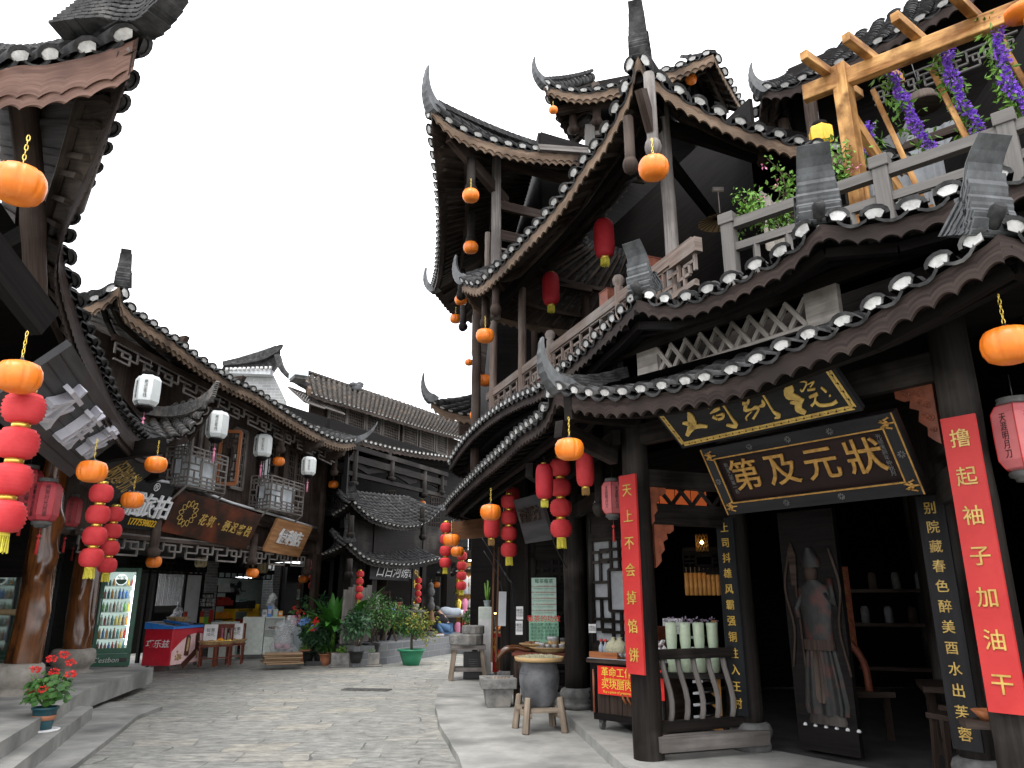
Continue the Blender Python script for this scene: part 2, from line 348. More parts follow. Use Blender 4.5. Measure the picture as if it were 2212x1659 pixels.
def shrink(roots, base, s, move=(0, 0, 0)):
    base = V(base)
    for o in roots: o.location = base+(o.location-base)*s+V(move); o.scale = o.scale*s
def made_since(n): return [o for o in list(bpy.data.objects)[:] if o.name not in n and o.parent is None]
def names(): return set(o.name for o in bpy.data.objects)
def dup(o, parent=None):
    c = o.copy(); S.collection.objects.link(c)
    if parent is not None: c.parent = parent
    for ch in kids(o): dup(ch, c)
    return c
def text(body, size, org, right, up, mat, name, parent, ext=.004, off=0, sx=1, col=False, lead=1.0, shear=0, align='CENTER'):
    # lettering lying in the plane (right, up), centred on org
    cu = bpy.data.curves.new('lettering', 'FONT'); cu.body = '\n'.join(body) if col else body; cu.size = size; cu.extrude = ext; cu.offset = min(off, size*.006)
    cu.align_x = align; cu.align_y = 'CENTER'; cu.space_line = lead; cu.shear = shear; cu.resolution_u = 3
    t = bpy.data.objects.new('lettering', cu); S.collection.objects.link(t)
    me = bpy.data.meshes.new_from_object(t.evaluated_get(bpy.context.evaluated_depsgraph_get()))
    bpy.data.objects.remove(t); bpy.data.curves.remove(cu)
    r, u = V(right).normalized(), V(up).normalized(); n = r.cross(u)
    mw = MB(); mw.v = [V(org)+r*(q.co.x*sx)+u*q.co.y+n*(q.co.z+ext) for q in me.vertices]
    mw.f = [tuple(p.vertices) for p in me.polygons]; mw.sm = [False]*len(mw.f); mw.uv = [(0, 0)]*len(me.loops)
    bpy.data.meshes.remove(me)
    return mw.build(name, mat, parent)
def spline(P, n):
    # n+1 points evenly along a Catmull-Rom curve through P
    P = [V(p) for p in P]
    if len(P) == 2: return [P[0].lerp(P[1], k/n) for k in range(n+1)]
    Q = [P[0]*2-P[1]]+P+[P[-1]*2-P[-2]]; D = []
    for i in range(1, len(Q)-2):
        for k in range(24):
            t = k/24; a, b, c, d = Q[i-1], Q[i], Q[i+1], Q[i+2]
            D.append(.5*((2*b)+(c-a)*t+(2*a-5*b+4*c-d)*t*t+(3*b-a-3*c+d)*t*t*t))
    D.append(P[-1]); L = [0]
    for k in range(1, len(D)): L.append(L[-1]+(D[k]-D[k-1]).length)
    out = []; j = 0
    for k in range(n+1):
        s = L[-1]*k/n
        while j < len(L)-2 and L[j+1] < s: j += 1
        t = (s-L[j])/max(1e-9, L[j+1]-L[j]); out.append(D[j].lerp(D[j+1], min(1, max(0, t))))
    return out
def plen(P): return sum(((V(P[k])-V(P[k-1])).length for k in range(1, len(P))), 0)
# ---------------------------------------------------------------- tiled roof with curved eave
def roof(parent, E, T, pitch=.21, row=.17, fascia=.15, fmat='dark_fascia', tmat='tile', sag=.06, scal=.14, caps=True, raft=.32, soff=True, name='roof', thick=.085, amp=.26, capmat='lime', dbl=False, maxrow=40):
    """E: points along the eave, T: points along the top; seen from outside E runs left to right."""
    le = plen(spline(E, 40)); n = max(3, round(le/pitch)); Es = spline(E, 2*n); Ts = spline(T, 2*n)
    def pt(i, s):     # i in half columns
        return Es[i].lerp(Ts[i], s) - V((0, 0, sag*4*s*(1-s)))
    def fr(i):
        a = (Es[min(2*n, i+1)]-Es[max(0, i-1)]).normalized(); d = (Ts[i]-Es[i]).normalized(); nn = a.cross(d)
        if nn.z < 0: nn = -nn
        return a, d, nn.normalized()
    w = le/n; m = min(maxrow, max(2, round((Ts[n]-Es[n]).length/row)))
    tb = MB(); cp = MB()
    for c in range(n):
        i = 2*c+1; a, d, nn = fr(i); jit = random.uniform(-.012, .012)
        ai, di, ni = fr(2*c)
        for r in range(m):
            s0, s1 = r/m, min(1, (r+1.25)/m); j = random.uniform(-.01, .01)
            # cover tile
            p0 = pt(i, s0)+a*(jit+j)+nn*(.028+random.uniform(0, .006)); p1 = pt(i, s1)+a*jit+nn*.008
            if r == 0: p0 = p0-d*.05
            R = w*.39; H = w*.27; an = [pi*k/6 for k in range(7)]
            o = [p0+a*(R*cos(t))+nn*(H*sin(t)) for t in an]; q = [p1+a*(R*.92*cos(t))+nn*(H*.92*sin(t)) for t in an]
            il = [p0+a*(R*.76*cos(t))+nn*(H*.66*sin(t)-.004) for t in an]
            b = len(tb.v); tb.v += o+q+il
            for k in range(6):
                tb.f.append((b+k, b+k+1, b+8+k, b+7+k)); tb.f.append((b+14+k, b+15+k, b+k+1, b+k)); tb.sm += [True, False]; tb.uv += [(0, 0)]*8
            if r == 0:
                tb.v += [q_+d*.03 for q_ in il]; tb.f.append(tuple(range(b+21, b+28))); tb.sm.append(False); tb.uv += [(0, 0)]*7
                if caps:
                    e = p0+d*.006; jw, jh = .70+.07*sin(c*5.1), .60+.08*sin(c*3.7); ci = cp.add(*[e+a*(R*jw*x)+nn*(H*jh*y+.001) for x, y in ((1, .30), (.62, .85), (0, 1), (-.62, .85), (-1, .30))], e-nn*.026+a*R*-.40, e-nn*.026+a*R*.40); ci2 = cp.add(*[cp.v[k]+d*.05 for k in ci])
                    cp.face(tuple(ci)); 
                    for k in range(7): cp.face((ci[k], ci2[k], ci2[(k+1) % 7], ci[(k+1) % 7]))
            # trough tile
            if c:
                p0 = pt(2*c, s0)+ni*(.012+random.uniform(0, .006)); p1 = pt(2*c, s1)-ni*.004
                if r == 0: p0 = p0-di*.045
                R2 = w*.40; ps = (-1, -.5, 0, .5, 1)
                o = [p0+ai*(R2*k)-ni*(.038*(1-k*k)) for k in ps]; q = [p1+ai*(R2*k)-ni*(.038*(1-k*k)) for k in ps]; il = [x-ni*.022 for x in o]
                b = len(tb.v); tb.v += o+q+il
                for k in range(4):
                    tb.f.append((b+k, b+k+1, b+6+k, b+5+k)); tb.f.append((b+10+k, b+11+k, b+k+1, b+k)); tb.sm += [True, False]; tb.uv += [(0, 0)]*8
    ro = tb.build(name, tmat, parent)
    if caps: cp.build('tile_end_cap', capmat, ro)
    # boards under the tiles and rafters
    if soff:
        sb = MB(); k0 = [Es[i]+V((0, 0, -thick)) for i in range(2*n+1)]; k1 = [Ts[i]+V((0, 0, -thick)) for i in range(2*n+1)]
        rows = [[pt(i, s)-V((0, 0, thick)) for i in range(0, 2*n+1)] for s in (0.0, .25, .5, .75, 1)]
        sb.grid(rows, True)
        rr = max(2, round(le/raft))
        for k in range(rr+1):
            i = min(2*n, round(2*n*k/rr)); sb.bar(pt(i, .07)-V((0, 0, thick+.03)), pt(i, .98)-V((0, 0, thick+.03+.0)), .085, .045)
        for s in (.28, .62): 
            for k in range(0, 2*n-1, 4): sb.bar(pt(k, s)-V((0, 0, thick+.085)), pt(min(2*n, k+4), s)-V((0, 0, thick+.085)), .07, .07)
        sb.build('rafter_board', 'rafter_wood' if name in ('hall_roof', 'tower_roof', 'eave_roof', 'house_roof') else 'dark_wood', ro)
    if fascia:
        fb = MB(); ns = max(4, round(le/scal))*8; F = spline(E, ns)
        def strip(dn, hh, inn, ph):
            rows = [[], [], [], []]; nE = len(F)
            for k, p in enumerate(F):
                t = k/ns; i = min(2*n, round(t*2*n)); d = (Ts[i]-Es[i]).normalized(); dh = V((d.x, d.y, 0)); dh.normalize()
                f = ((k+ph) % 8)/8; bot = hh-amp*fascia*abs(sin(pi*f))**.8
                q = p+dh*inn+V((0, 0, -dn))
                rows[0].append(q); rows[1].append(q-V((0, 0, bot))); rows[2].append(q-V((0, 0, bot))+dh*.03); rows[3].append(q+dh*.03)
            for k in range(3): fb.grid([rows[k], rows[k+1]], False, False, True)
            for q in (0, -1): fb.quad(rows[0][q], rows[1][q], rows[2][q], rows[3][q])
        strip(.03, fascia, 0, 0)
        if dbl: strip(.03, fascia*1.28, .034, 3)
        fb.build('fascia', fmat, ro)
    return ro
def horn(parent, base, out, L=.35, rise=.5, w=.16, n=6, t=.03, curl=.3, mat='horn_tile', back=.35, name='ridge_horn', tip=None):
    """upswept corner: overlapping tiles stacked in a fan that tapers to a curled tip"""
    out = V((out[0], out[1], 0)).normalized(); sd = V((-out.y, out.x, 0)); base = V(base); b = MB(); H0 = n*t; tip = (w > .185) if tip is None else tip
    def cv(s): return base+out*(L*(s-curl*s**3.2)+.3*w*tip*max(0, (s-.86)/.14)**2)+V((0, 0, rise*(.25*s+.75*s*s)))
    def tan(s): return (cv(s+.02)-cv(s-.02)).normalized()
    if not tip:                   # slender claw
        K = 18; rows = []
        for k in range(K+1):
            s = -.3+1.3*k/K; s_ = max(0, s); p = base+out*(L*s*1.4) if s < 0 else cv(s); tg = (out+V((0, 0, .25))).normalized() if s < 0 else tan(max(s, .03))
            nn = sd.cross(tg); nn = nn if nn.dot(out) < 0 or s < 0 else -nn
            if nn.z < 0 and s < .3: nn = -nn
            th = H0*(.25+.75*min(1, (s+.3)/.3))*(1-.90*s_**.9)*.75; ww = w*(1-.72*s_**1.2); e = .012*((k*.5) % 1)
            rows.append([p-sd*ww/2-nn*(th/2+e), p+sd*ww/2-nn*(th/2+e), p+sd*ww/2+nn*th/2, p-sd*ww/2+nn*th/2])
        b.grid(rows, False, True); b.face(tuple(b.add(*rows[-1]))); return b.build(name, mat, parent)
    for j in range(n):            # j = 0 lowest and shortest, the last one reaches the tip
        se = .42+.58*(j/(n-1))**.8; K = 20; rows = []; s0 = -.25*(1 if j > n-3 else .4)
        for k in range(K+1):
            s = s0+(se-s0)*k/K
            if s < 0: p = base+out*(L*s*1.6)+V((0, 0, .10*abs(s)*rise)); tg = out.copy()
            else: p = cv(s); tg = tan(max(s, .02))
            nn = V((0, 0, 1))-tg*tg.z; nn = nn-sd*nn.dot(sd)
            if nn.length < .05: nn = -out
            nn.normalize()
            if tg.z > .7: nn = (nn-out*.6).normalized()
            f = max(.12, 1-.88*max(0, s)**(1 if tip else 1.25)); th = H0*f/n
            q = p+nn*(j*th)-nn*(.014*((s*6.3+.13*j) % 1) if s > .05 else 0); ww = w*(1-.30*max(0, s)**2)*(1+.05*((j*7) % 3-1)); th *= .86
            if k == K: q = q+nn*th*.35
            rows.append([q-sd*ww/2, q-sd*ww*.25-nn*th*.25, q+sd*ww*.25-nn*th*.25, q+sd*ww/2, q+sd*ww/2+nn*th, q-sd*ww/2+nn*th])
        b.grid(rows, False, True); b.face(tuple(b.add(*rows[-1]))); b.face(tuple(b.add(*rows[0][::-1])))
    return b.build(name, mat, parent)
def hip(parent, a, b, w=.13, n=3, name='ridge_tile', mat='tile', sag=.05):
    m = MB(); a, b = V(a), V(b); d = b-a; K = max(4, int(d.length/.16))
    for j in range(n):
        for k in range(K):
            s0, s1 = k/K, (k+1.3)/K
            p = a+d*s0-V((0, 0, sag*4*s0*(1-s0))); q = a+d*min(1, s1)-V((0, 0, sag*4*min(1, s1)*(1-min(1, s1))))
            m.bar(p+V((0, 0, .03*j+.02)), q+V((0, 0, .03*j+.004)), w*(1-.12*j), .024)
    return m.build(name, mat, parent)
def lattice(mb, o, r, u, w, h, pat='key', t=.022, d=.03, nx=6, ny=3):
    """open fretwork in the rectangle o + r*[0,w] + u*[0,h]"""
    o, r, u = V(o), V(r).normalized(), V(u).normalized(); nn = r.cross(u)
    def ln(x0, y0, x1, y1): mb.bar(o+r*(x0*w)+u*(y0*h), o+r*(x1*w)+u*(y1*h), d, t, up=nn.cross((r*(x1-x0)*w+u*(y1-y0)*h).normalized())) if abs(x1-x0)+abs(y1-y0) > 1e-4 else None
    if pat == 'key':
        for k in range(nx):
            a, b = k/nx, (k+1)/nx; m1, m2 = a+(b-a)*.33, a+(b-a)*.67
            ln(a, 1, b, 1); ln(a, 0, m2, 0) if k % 2 == 0 else ln(m1, 0, b, 0); ln(a, 1, a, .33); ln(m1, .66, m1, 0) if k % 2 else ln(m2, .66, m2, 0)
            ln(a, .66, m2, .66); ln(m1, .33, b, .33); ln(m1, .33, m1, .66)
    elif pat == 'grid':
        for k in range(nx+1): ln(k/nx, 0, k/nx, 1)
        for k in range(ny+1): ln(0, k/ny, 1, k/ny)
    elif pat == 'brick':
        for k in range(ny+1): ln(0, k/ny, 1, k/ny)
        for k in range(ny):
            for j in range(nx+1):
                x = (j+(.5 if k % 2 else 0))/nx
                if x <= 1: ln(x, k/ny, x, (k+1)/ny)
    elif pat == 'panel':
        for x in (0, 1): ln(x, 0, x, 1)
        for y in (0, 1): ln(0, y, 1, y)
        ln(.3, .3, .7, .3); ln(.3, .7, .7, .7); ln(.3, .3, .3, .7); ln(.7, .3, .7, .7)
        for a in (0, 1):
            for y in (.12, .22, .42, .58, .78, .88): ln(a, y, a+(.3 if a == 0 else -.3), y)
            for y in (.15, .85): ln(.35 if a == 0 else .65, 0 if y < .5 else 1, .35 if a == 0 else .65, .3 if y < .5 else .7)
            ln(.15 if a == 0 else .85, .12, .15 if a == 0 else .85, .42); ln(.15 if a == 0 else .85, .58, .15 if a == 0 else .85, .88)
        for y in (.1, .2, .8, .9): ln(.15, y, .85, y)
        ln(.5, 0, .5, .2); ln(.5, .8, .5, 1); ln(.5, .2, .5, .3); ln(.5, .7, .5, .8)
    elif pat == 'cross':
        for k in range(nx):
            a, b = k/nx, (k+1)/nx; ln(a, 0, b, 1); 
            mb.bar(o+r*(a*w)+u*h+nn*d*.9, o+r*(b*w)+nn*d*.9, d, t, up=nn.cross((r*(b-a)*w-u*h).normalized()))
    return mb
# ================================================================ setting
g = MB(); g.quad((-150, -40, 0), (150, -40, 0), (150, 260, 0), (-150, 260, 0)); struct(g.build('street', 'paving'))
def slab(name, P, z0, z1, mat):
    m = MB(); n = len(P); t = m.add(*[(x, y, z1) for x, y in P]); b = m.add(*[(x, y, z0) for x, y in P]); m.face(tuple(t))
    for k in range(n): m.face((b[k], b[(k+1) % n], t[(k+1) % n], t[k]))
    return struct(m.build(name, mat))
KERB = spline([(.1, 4.5, 0), (-.32, 6.6, 0), (-.55, 7.97, 0), (-.95, 10.23, 0), (-1.22, 13.1, 0), (-1.16, 15.25, 0), (-.9, 16.6, 0)], 26)
slab('pavement', [(q.x+random.uniform(-.012, .012), q.y) for q in KERB]+[(-.2, 17.5), (4, 17.5), (4, 4.5)], -.02, .075, 'concrete')
slab('plinth', [(-.1, 12.4), (.62, 12.0), (.62, 10.0), (.93, 6.80), (1.0, 6.62), (2.8, 4.25), (5, 1.3), (9, 3), (9, 14.5), (-.1, 14.5)], .0, .17, 'concrete')
# drain grate in the street
dg = empty('drain_grate', atZ(792, 1490, .0), 'long narrow metal drain grate let into the stone street', 'drain grate')
m = MB(); a, b_ = V((-2.9, 13.75, .008)), V((-2.1, 13.62, .008)); u = (b_-a).normalized(); w = V((-u.y, u.x, 0))
for s in (-1, 1): m.bar(a+w*s*.13, b_+w*s*.13, .035, .016)
for k in range(15): p = a.lerp(b_, k/14); m.bar(p-w*.12, p+w*.12, .028, .014)
m.build('bar_grid', 'stone_dark', dg)
# ================================================================ right: black timber inn with stepped eaves
A, B = (1.12, 7.0), (2.80, 4.70); AD = V((.59, -.807, 0)); AN = V((.807, .59, 0))    # along the front, and inward
def L(off): return par(A, B, off)
inn = empty('timber_inn', (1.2, 7.2, .15), 'black timber inn with two signboards over its open entrance and a balcony above', 'building')
Z7 = V((0, 0, .07))
LE = [on(*L(-.82), *p)+Z7 for p in [(1201, 855), (1274, 870), (1341, 871), (1441, 857), (1563, 833), (1629, 809), (1729, 763), (1849, 716), (1959, 649), (2059, 589), (2126, 549), (2159, 520)]]
LT = [V((1.12, 7.0, 3.50)), V((1.55, 6.4, 3.44)), V((2.2, 5.5, 3.44)), V((2.80, 4.70, 3.50)), V((3.2, 4.2, 3.62))]
roof(inn, LE, LT, .215, .16, .165, 'dark_fascia', scal=.135, name='porch_roof')
S0, S1 = (.45, 6.5), (-1.28, 13.7)
SE = [on(S0, S1, *p)+Z7 for p in [(1201, 855), (1174, 913), (1124, 950), (1091, 983), (1051, 1017), (1018, 1047), (984, 1080), (962, 1105)]]
ST = [V((1.12, 7.0, 3.55)), V((.95, 8.2, 3.5)), V((.6, 10.0, 3.5)), V((.15, 12.0, 3.5)), V((-.2, 13.6, 3.45))]
roof(inn, SE, ST, .215, .16, .13, 'dark_fascia', scal=.13, name='porch_roof')
e0 = SE[-1]; roof(inn, [e0, e0+V((.25, .7, -.02)), e0+V((.9, 1.2, 0))], [V((-.2, 13.6, 3.45)), V((0, 13.8, 3.45)), V((.3, 13.9, 3.45))], .215, .16, .12, name='porch_roof')
e1 = LE[-1]; roof(inn, [e1, e1+V((.6, .12, -.1)), e1+V((1.6, .5, -.15))], [V((3.2, 4.2, 3.62)), V((3.5, 4.35, 3.6)), V((4.4, 4.8, 3.6))], .225, .16, .145, name='porch_roof')
hip(inn, LE[0]+V((.03, .03, .03)), (1.12, 7.0, 3.6), .12, 4); hip(inn, LE[-1]+V((.04, .03, .02)), (3.2, 4.2, 3.66), .13, 3); hip(inn, e0, (-.2, 13.6, 3.5), .12, 3)
horn(inn, LE[0]+V((.05, .02, .02)), (-.85, -.35), .34, .46, .19, 9, .026, .45, tip=False); horn(inn, e1+V((.0, .05, -.02)), (.15, -1), .12, .52, .28, 9, .026, .3)
U0, U1 = (1.05, 6.1), (-1.16, 13.5)
UE = [on(*L(-.65), *p)+Z7*.7 for p in [(1379, 652), (1429, 665), (1496, 658), (1569, 629), (1629, 598), (1696, 563), (1773, 490)]]
UT = [V((1.28, 6.82, 4.16)), V((2.45, 5.16, 4.16))]
roof(inn, UE, UT, .215, .15, .13, 'dark_fascia', scal=.125, name='skirt_roof')
UE2 = [UE[-1], atZ(1860, 478, 3.87), atZ(1990, 450, 3.87), atZ(2114, 405, 3.95), V((3.75, 3.75, 4.02))]
roof(inn, UE2, [V((2.45, 5.16, 4.16)), V((4.2, 4.5, 4.2))], .225, .15, .13, 'dark_fascia', scal=.13, name='skirt_roof')
USE = [on(U0, U1, *p)+Z7*.7 for p in [(1379, 652), (1338, 697), (1291, 740), (1258, 773), (1168, 847), (1124, 867), (1078, 893), (1034, 927), (998, 967), (971, 1007)]]
UST = [V((1.28, 6.82, 4.16)), V((1.0, 8.6, 4.15)), V((.55, 10.6, 4.2)), V((.0, 13.2, 4.2))]
roof(inn, USE, UST, .205, .15, .12, 'dark_fascia', scal=.12, name='skirt_roof')
u0 = USE[-1]; roof(inn, [u0, u0+V((.2, .7, -.03)), u0+V((.9, 1.2, 0))], [V((.0, 13.2, 4.2)), V((.2, 13.5, 4.2)), V((.5, 13.6, 4.2))], .205, .15, .12, name='skirt_roof')
horn(inn, UE[0]+V((.04, .03, .0)), (-.6, -.75), .16, .46, .24, 9, .025, .4); horn(inn, UE[-1]+V((.02, .04, .0)), (-.35, -1), .14, .50, .29, 9, .026, .3)
for q, d in ((UE[0], (-.75, -.5)), (UE[-1], (-.3, -1)), (LE[-1], (.1, -1))):     # white plugged tile under each horn
    d = V((d[0], d[1], 0)).normalized(); m = MB(); m.tube([q-d*.05+V((0, 0, .04)), q+d*.04+V((0, 0, .10)), q+d*.06+V((0, 0, .115))], [.05, .042, .03], 8); m.build('ridge_stub', 'tile', inn)
# boards between the two eaves: lattice frieze
fr = MB(); zb, zt = 3.53, 3.79
def fp(px, z): q = on(*L(0), px, 800); return V((q.x, q.y, z))
a0, a1, a2, a3 = on(*L(0), 1381, 800), on(*L(0), 1424, 780), on(*L(0), 1742, 660), on(*L(0), 1813, 640)
def fz(q, z): return V((q.x, q.y, z))
fb = MB(); fb.bar(fz(a0, 3.655), fz(a1, 3.655), .05, .30, up=(0, 0, 1)); fb.build('end_board', 'pale_frieze', inn)
fb = MB(); fb.bar(fz(a2, 3.655), fz(a3, 3.655), .05, .30); fb.build('end_board', 'pale_frieze', inn)
lt = MB(); LW = (fz(a2, 0)-fz(a1, 0)).length; lattice(lt, fz(a1, 3.535), AD, (0, 0, 1), LW, .235, 'cross', .036, .028, 9); 
lt.bar(fz(a1, 3.52)-AN*.02, fz(a2, 3.52)-AN*.02, .05, .03); lt.build('lattice_frieze', 'pale_frieze', inn)
bd = MB()
bd.bar(V((.9, 7.3, 3.845)), V((3.1, 4.29, 3.845)), .06, .11); bd.bar(V((1.35, 7.15, 3.66)), V((3.35, 4.42, 3.66)), .04, .3)     # dark board behind the lattice
bd.bar(V((1.1, 7.15, 3.95)), V((.1, 12.6, 3.95)), .06, .5); bd.bar(V((1.1, 7.15, 3.6)), V((.0, 13.2, 3.6)), .05, .3)
bd.bar(on(*L(-.01), 1700, 560)*1.0, on(*L(-.01), 2130, 470), .05, .08)
bd.build('wall_board', 'black_wood', inn)
# columns
def column(x, y, z0, z1, r, base=True, mat='black_wood', taper=.92, nm='column', par_=None):
    m = MB(); K = 12; pts = []; rr = []
    for k in range(K+1):
        pts.append(V((x+random.uniform(-.004, .004), y, z0+(z1-z0)*k/K))); rr.append(r*(1-(1-taper)*k/K)*random.uniform(.985, 1.015))
    m.tube(pts, rr, 16); o = m.build(nm, mat, par_ or inn)
    if base:
        b = MB(); b.lathe((x, y, 0), [(r*1.35, z0-.19), (r*1.35, z0-.13), (r*1.2, z0-.12), (r*1.45, z0-.06), (r*1.5, z0-.02), (r*1.35, z0+.03), (r*1.08, z0+.05)], 20, rib=lambda t: 1+.03*abs(sin(8*t)))
        b.build('stone_base', 'stone_dark', o)
    return o
PA, PB, PC, PD, PE = (1.19, 7.08), (2.95, 4.73), (2.22, 7.5), (3.36, 5.86), (.83, 10.15)
column(*PA, .12, 3.5, .135, False); column(*PB, .12, 3.5, .13, False); column(*PC, .36, 3.4, .125); column(*PD, .36, 3.4, .125); column(*PE, .37, 3.4, .15)
column(-.08, 13.3, .3, 3.4, .12); column(-.78, 17.0, .05, 2.75, .09, False)
column(.30, 12.1, .2, 3.4, .1, False)
# hanging posts with carved drop under the eave
def droppost(parent, p, h=.5, r=.05, mat='black_wood'):
    m = MB(); m.lathe(p, [(r*.55, -.16), (r*1.25, -.12), (r*1.5, -.06), (r*1.3, -.01), (r*.9, .0), (r*1.05, .02), (r*1.0, .05), (r, h)], 10, rib=lambda t: 1+.04*cos(5*t)); return m.build('hanging_post', mat, parent)
q = atD(1297, 1085, 8.2); droppost(inn, q, .9, .065)
# beams
m = MB(); Zb = 2.93
for p, q, h, z in ((PE, PA, .17, 2.62), (PA, PC, .17, 2.62), (PA, PB, .2, 3.02), (PC, PD, .2, 2.42), (PC, PD, .9, 3.0), (PE, (2.2, 8.4), .22, 2.75), (PA, PC, .2, 2.28), (PB, PD, .17, 2.62), (PB, PD, .2, 2.3)):
    m.bar(V((p[0], p[1], z)), V((q[0], q[1], z)), .09, h)
m.bar(V((PE[0]-.12, PE[1]+.1, 3.0)), V((-.1, 13.4, 2.95)), .09, .2); m.bar((.75, 10.1, 2.85), (.2, 8.6, 2.95), .09, .17); m.bar((1.0, 7.15, 2.84), (.42, 6.55, 2.98), .09, .16); m.bar((1.15, 6.95, 3.2), (.5, 6.45, 3.15), .1, .22)
m.build('beam', 'black_wood', inn)
m = MB(); sb0 = on(*L(-.28), 1400, 985); 
m.bar(V((1.0, 6.95, 2.99)), V((-.0, 13.3, 2.95)), .08, .14); m.build('purlin', 'dark_wood', inn)
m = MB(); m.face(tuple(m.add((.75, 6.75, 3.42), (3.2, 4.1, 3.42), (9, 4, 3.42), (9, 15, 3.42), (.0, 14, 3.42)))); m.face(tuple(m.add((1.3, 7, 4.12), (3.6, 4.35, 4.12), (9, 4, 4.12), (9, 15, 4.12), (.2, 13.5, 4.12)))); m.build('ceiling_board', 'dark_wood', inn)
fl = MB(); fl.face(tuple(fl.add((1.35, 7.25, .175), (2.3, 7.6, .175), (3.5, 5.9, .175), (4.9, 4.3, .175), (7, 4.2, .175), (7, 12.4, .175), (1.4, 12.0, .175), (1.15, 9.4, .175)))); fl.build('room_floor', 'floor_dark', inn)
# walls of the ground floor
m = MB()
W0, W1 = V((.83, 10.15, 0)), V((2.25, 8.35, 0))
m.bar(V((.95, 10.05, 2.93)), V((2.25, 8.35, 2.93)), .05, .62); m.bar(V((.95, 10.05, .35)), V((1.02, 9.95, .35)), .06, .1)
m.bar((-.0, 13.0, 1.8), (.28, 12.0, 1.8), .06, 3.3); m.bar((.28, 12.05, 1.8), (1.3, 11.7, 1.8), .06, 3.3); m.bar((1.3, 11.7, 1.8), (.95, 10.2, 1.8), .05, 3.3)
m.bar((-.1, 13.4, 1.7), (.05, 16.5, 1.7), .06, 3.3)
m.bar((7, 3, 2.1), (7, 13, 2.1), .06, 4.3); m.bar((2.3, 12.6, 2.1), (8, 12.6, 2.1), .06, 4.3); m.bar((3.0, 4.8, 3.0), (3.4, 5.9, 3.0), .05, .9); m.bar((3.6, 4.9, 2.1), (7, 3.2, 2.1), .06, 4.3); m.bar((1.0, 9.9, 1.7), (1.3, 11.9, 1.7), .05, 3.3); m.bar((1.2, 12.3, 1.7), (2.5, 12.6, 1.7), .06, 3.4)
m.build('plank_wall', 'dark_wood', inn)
# lattice door leaves in the side wall
def door(parent, p, q, z0, z1, nm='lattice_door', pane='curtain'):
    p, q = V(p), V(q); d = (q-p).normalized(); w = (q-p).length; m = MB(); U = V((0, 0, 1))
    f = .07
    for s in (0, 1): m.bar(p+d*(f/2+(w-f)*s)+U*z0, p+d*(f/2+(w-f)*s)+U*z1, f, .05, up=d.cross(U))
    for z in (z0+.05, z0+.30, z0+(z1-z0)*.30, z1-.34, z1-.05): m.bar(p+U*z, q+U*z, .05, .09)
    m.bar(p+U*(z0+.17)+d*f, q+U*(z0+.17)-d*f, .02, .3); m.bar(p+U*(z1-.2)+d*f, q+U*(z1-.2)-d*f, .02, .3); m.bar(p+U*(z0+.5)+d*f, q+U*(z0+.5)-d*f, .02, .42)
    o = m.build(nm, 'black_wood', parent)
    l = MB(); zz = z0+(z1-z0)*.30+.06; lattice(l, p+d*f+U*zz, d, U, w-2*f, z1-.39-zz, 'panel', .035, .03); l.build('fretwork', 'black_wood', o)
    c = MB(); n = d.cross(U)*.025; c.quad(p+d*f+U*zz-n, q-d*f+U*zz-n, q-d*f+U*(z1-.38)-n, p+d*f+U*(z1-.38)-n); c.build('pane', pane, o)
    return o
d1 = W0.lerp(W1, .12); d2 = W0.lerp(W1, .60); d3 = W0.lerp(W1, 1)
door(inn, d1, d2, .2, 2.62); 
door(inn, (.30, 12.0, 0), (1.18, 11.70, 0), .2, 2.5)
# side balustrade between the two columns
m = MB(); p, q = V((1.30, 7.10, 0)), V((2.12, 7.44, 0)); Uz = V((0, 0, 1))
m.bar(p+Uz*1.02, q+Uz*1.02, .07, .085); m.bar(p+Uz*.42, q+Uz*.42, .07, .09); bal = m.build('balustrade', 'black_wood', inn)
m = MB(); m.bar(V((1.25, 7.0, .30)), V((2.3, 7.38, .30)), .16, .12); m.build('sill_beam', 'grey_wood', bal)
for k in range(5):
    c = p.lerp(q, (k+.6)/5.3); m = MB(); m.tube([c+Uz*z+V((.035*sin((z-.4)*8), 0, 0)) for z in [.44+.09*j for j in range(7)]], .026, 6); m.build('curved_baluster', 'grey_wood', bal)
# entrance door leaf with a carved guardian
lf = MB(); lp, lq = V((2.55, 7.5, 0)), V((3.05, 7.0, 0)); ld = (lq-lp).normalized(); ln = ld.cross(Uz)
lp, lq = V((2.62, 7.35, 0)), V((2.97, 6.90, 0)); ld = (lq-lp).normalized(); ln = -ld.cross(Uz) if ld.cross(Uz).y > 0 else ld.cross(Uz)
lf.bar(lp+Uz*1.26, lq+Uz*1.26, .06, 2.1); leaf = lf.build('door_leaf', 'dark_wood', inn)
def lpt(u, z, o=.045): return lp+ld*u+Uz*z+ln*o
st = MB()
for k in range(6): st.lathe(lpt(.08+.1*k, .42, .03), [(.018, -.01), (.02, 0), (.012, .012), (0.0, .016)], 8)
st.build('stud_row', 'steel', leaf)
gm = MB(); gm.tube([lpt(.16, .62), lpt(.13, 1.9)], .011, 6); gm.poly([lpt(.10, 1.62), lpt(.09, 1.95), lpt(.13, 2.02), lpt(.17, 1.9), lpt(.15, 1.62)], ln*.012); gm.build('halberd_relief', 'brown_wood', leaf)
def relief(nm, prof, mat, o=.03, dep=.05, nfold=0):
    g_ = MB(); g_.grid([[lpt(.31+r*cos(t)*(1+.06*cos(nfold*t)), z, o+dep*sin(t)*(1+.35*cos(nfold*t))) for t in [pi*k/28 for k in range(29)]] for r, z in prof], True); return g_.build(nm, mat, leaf)
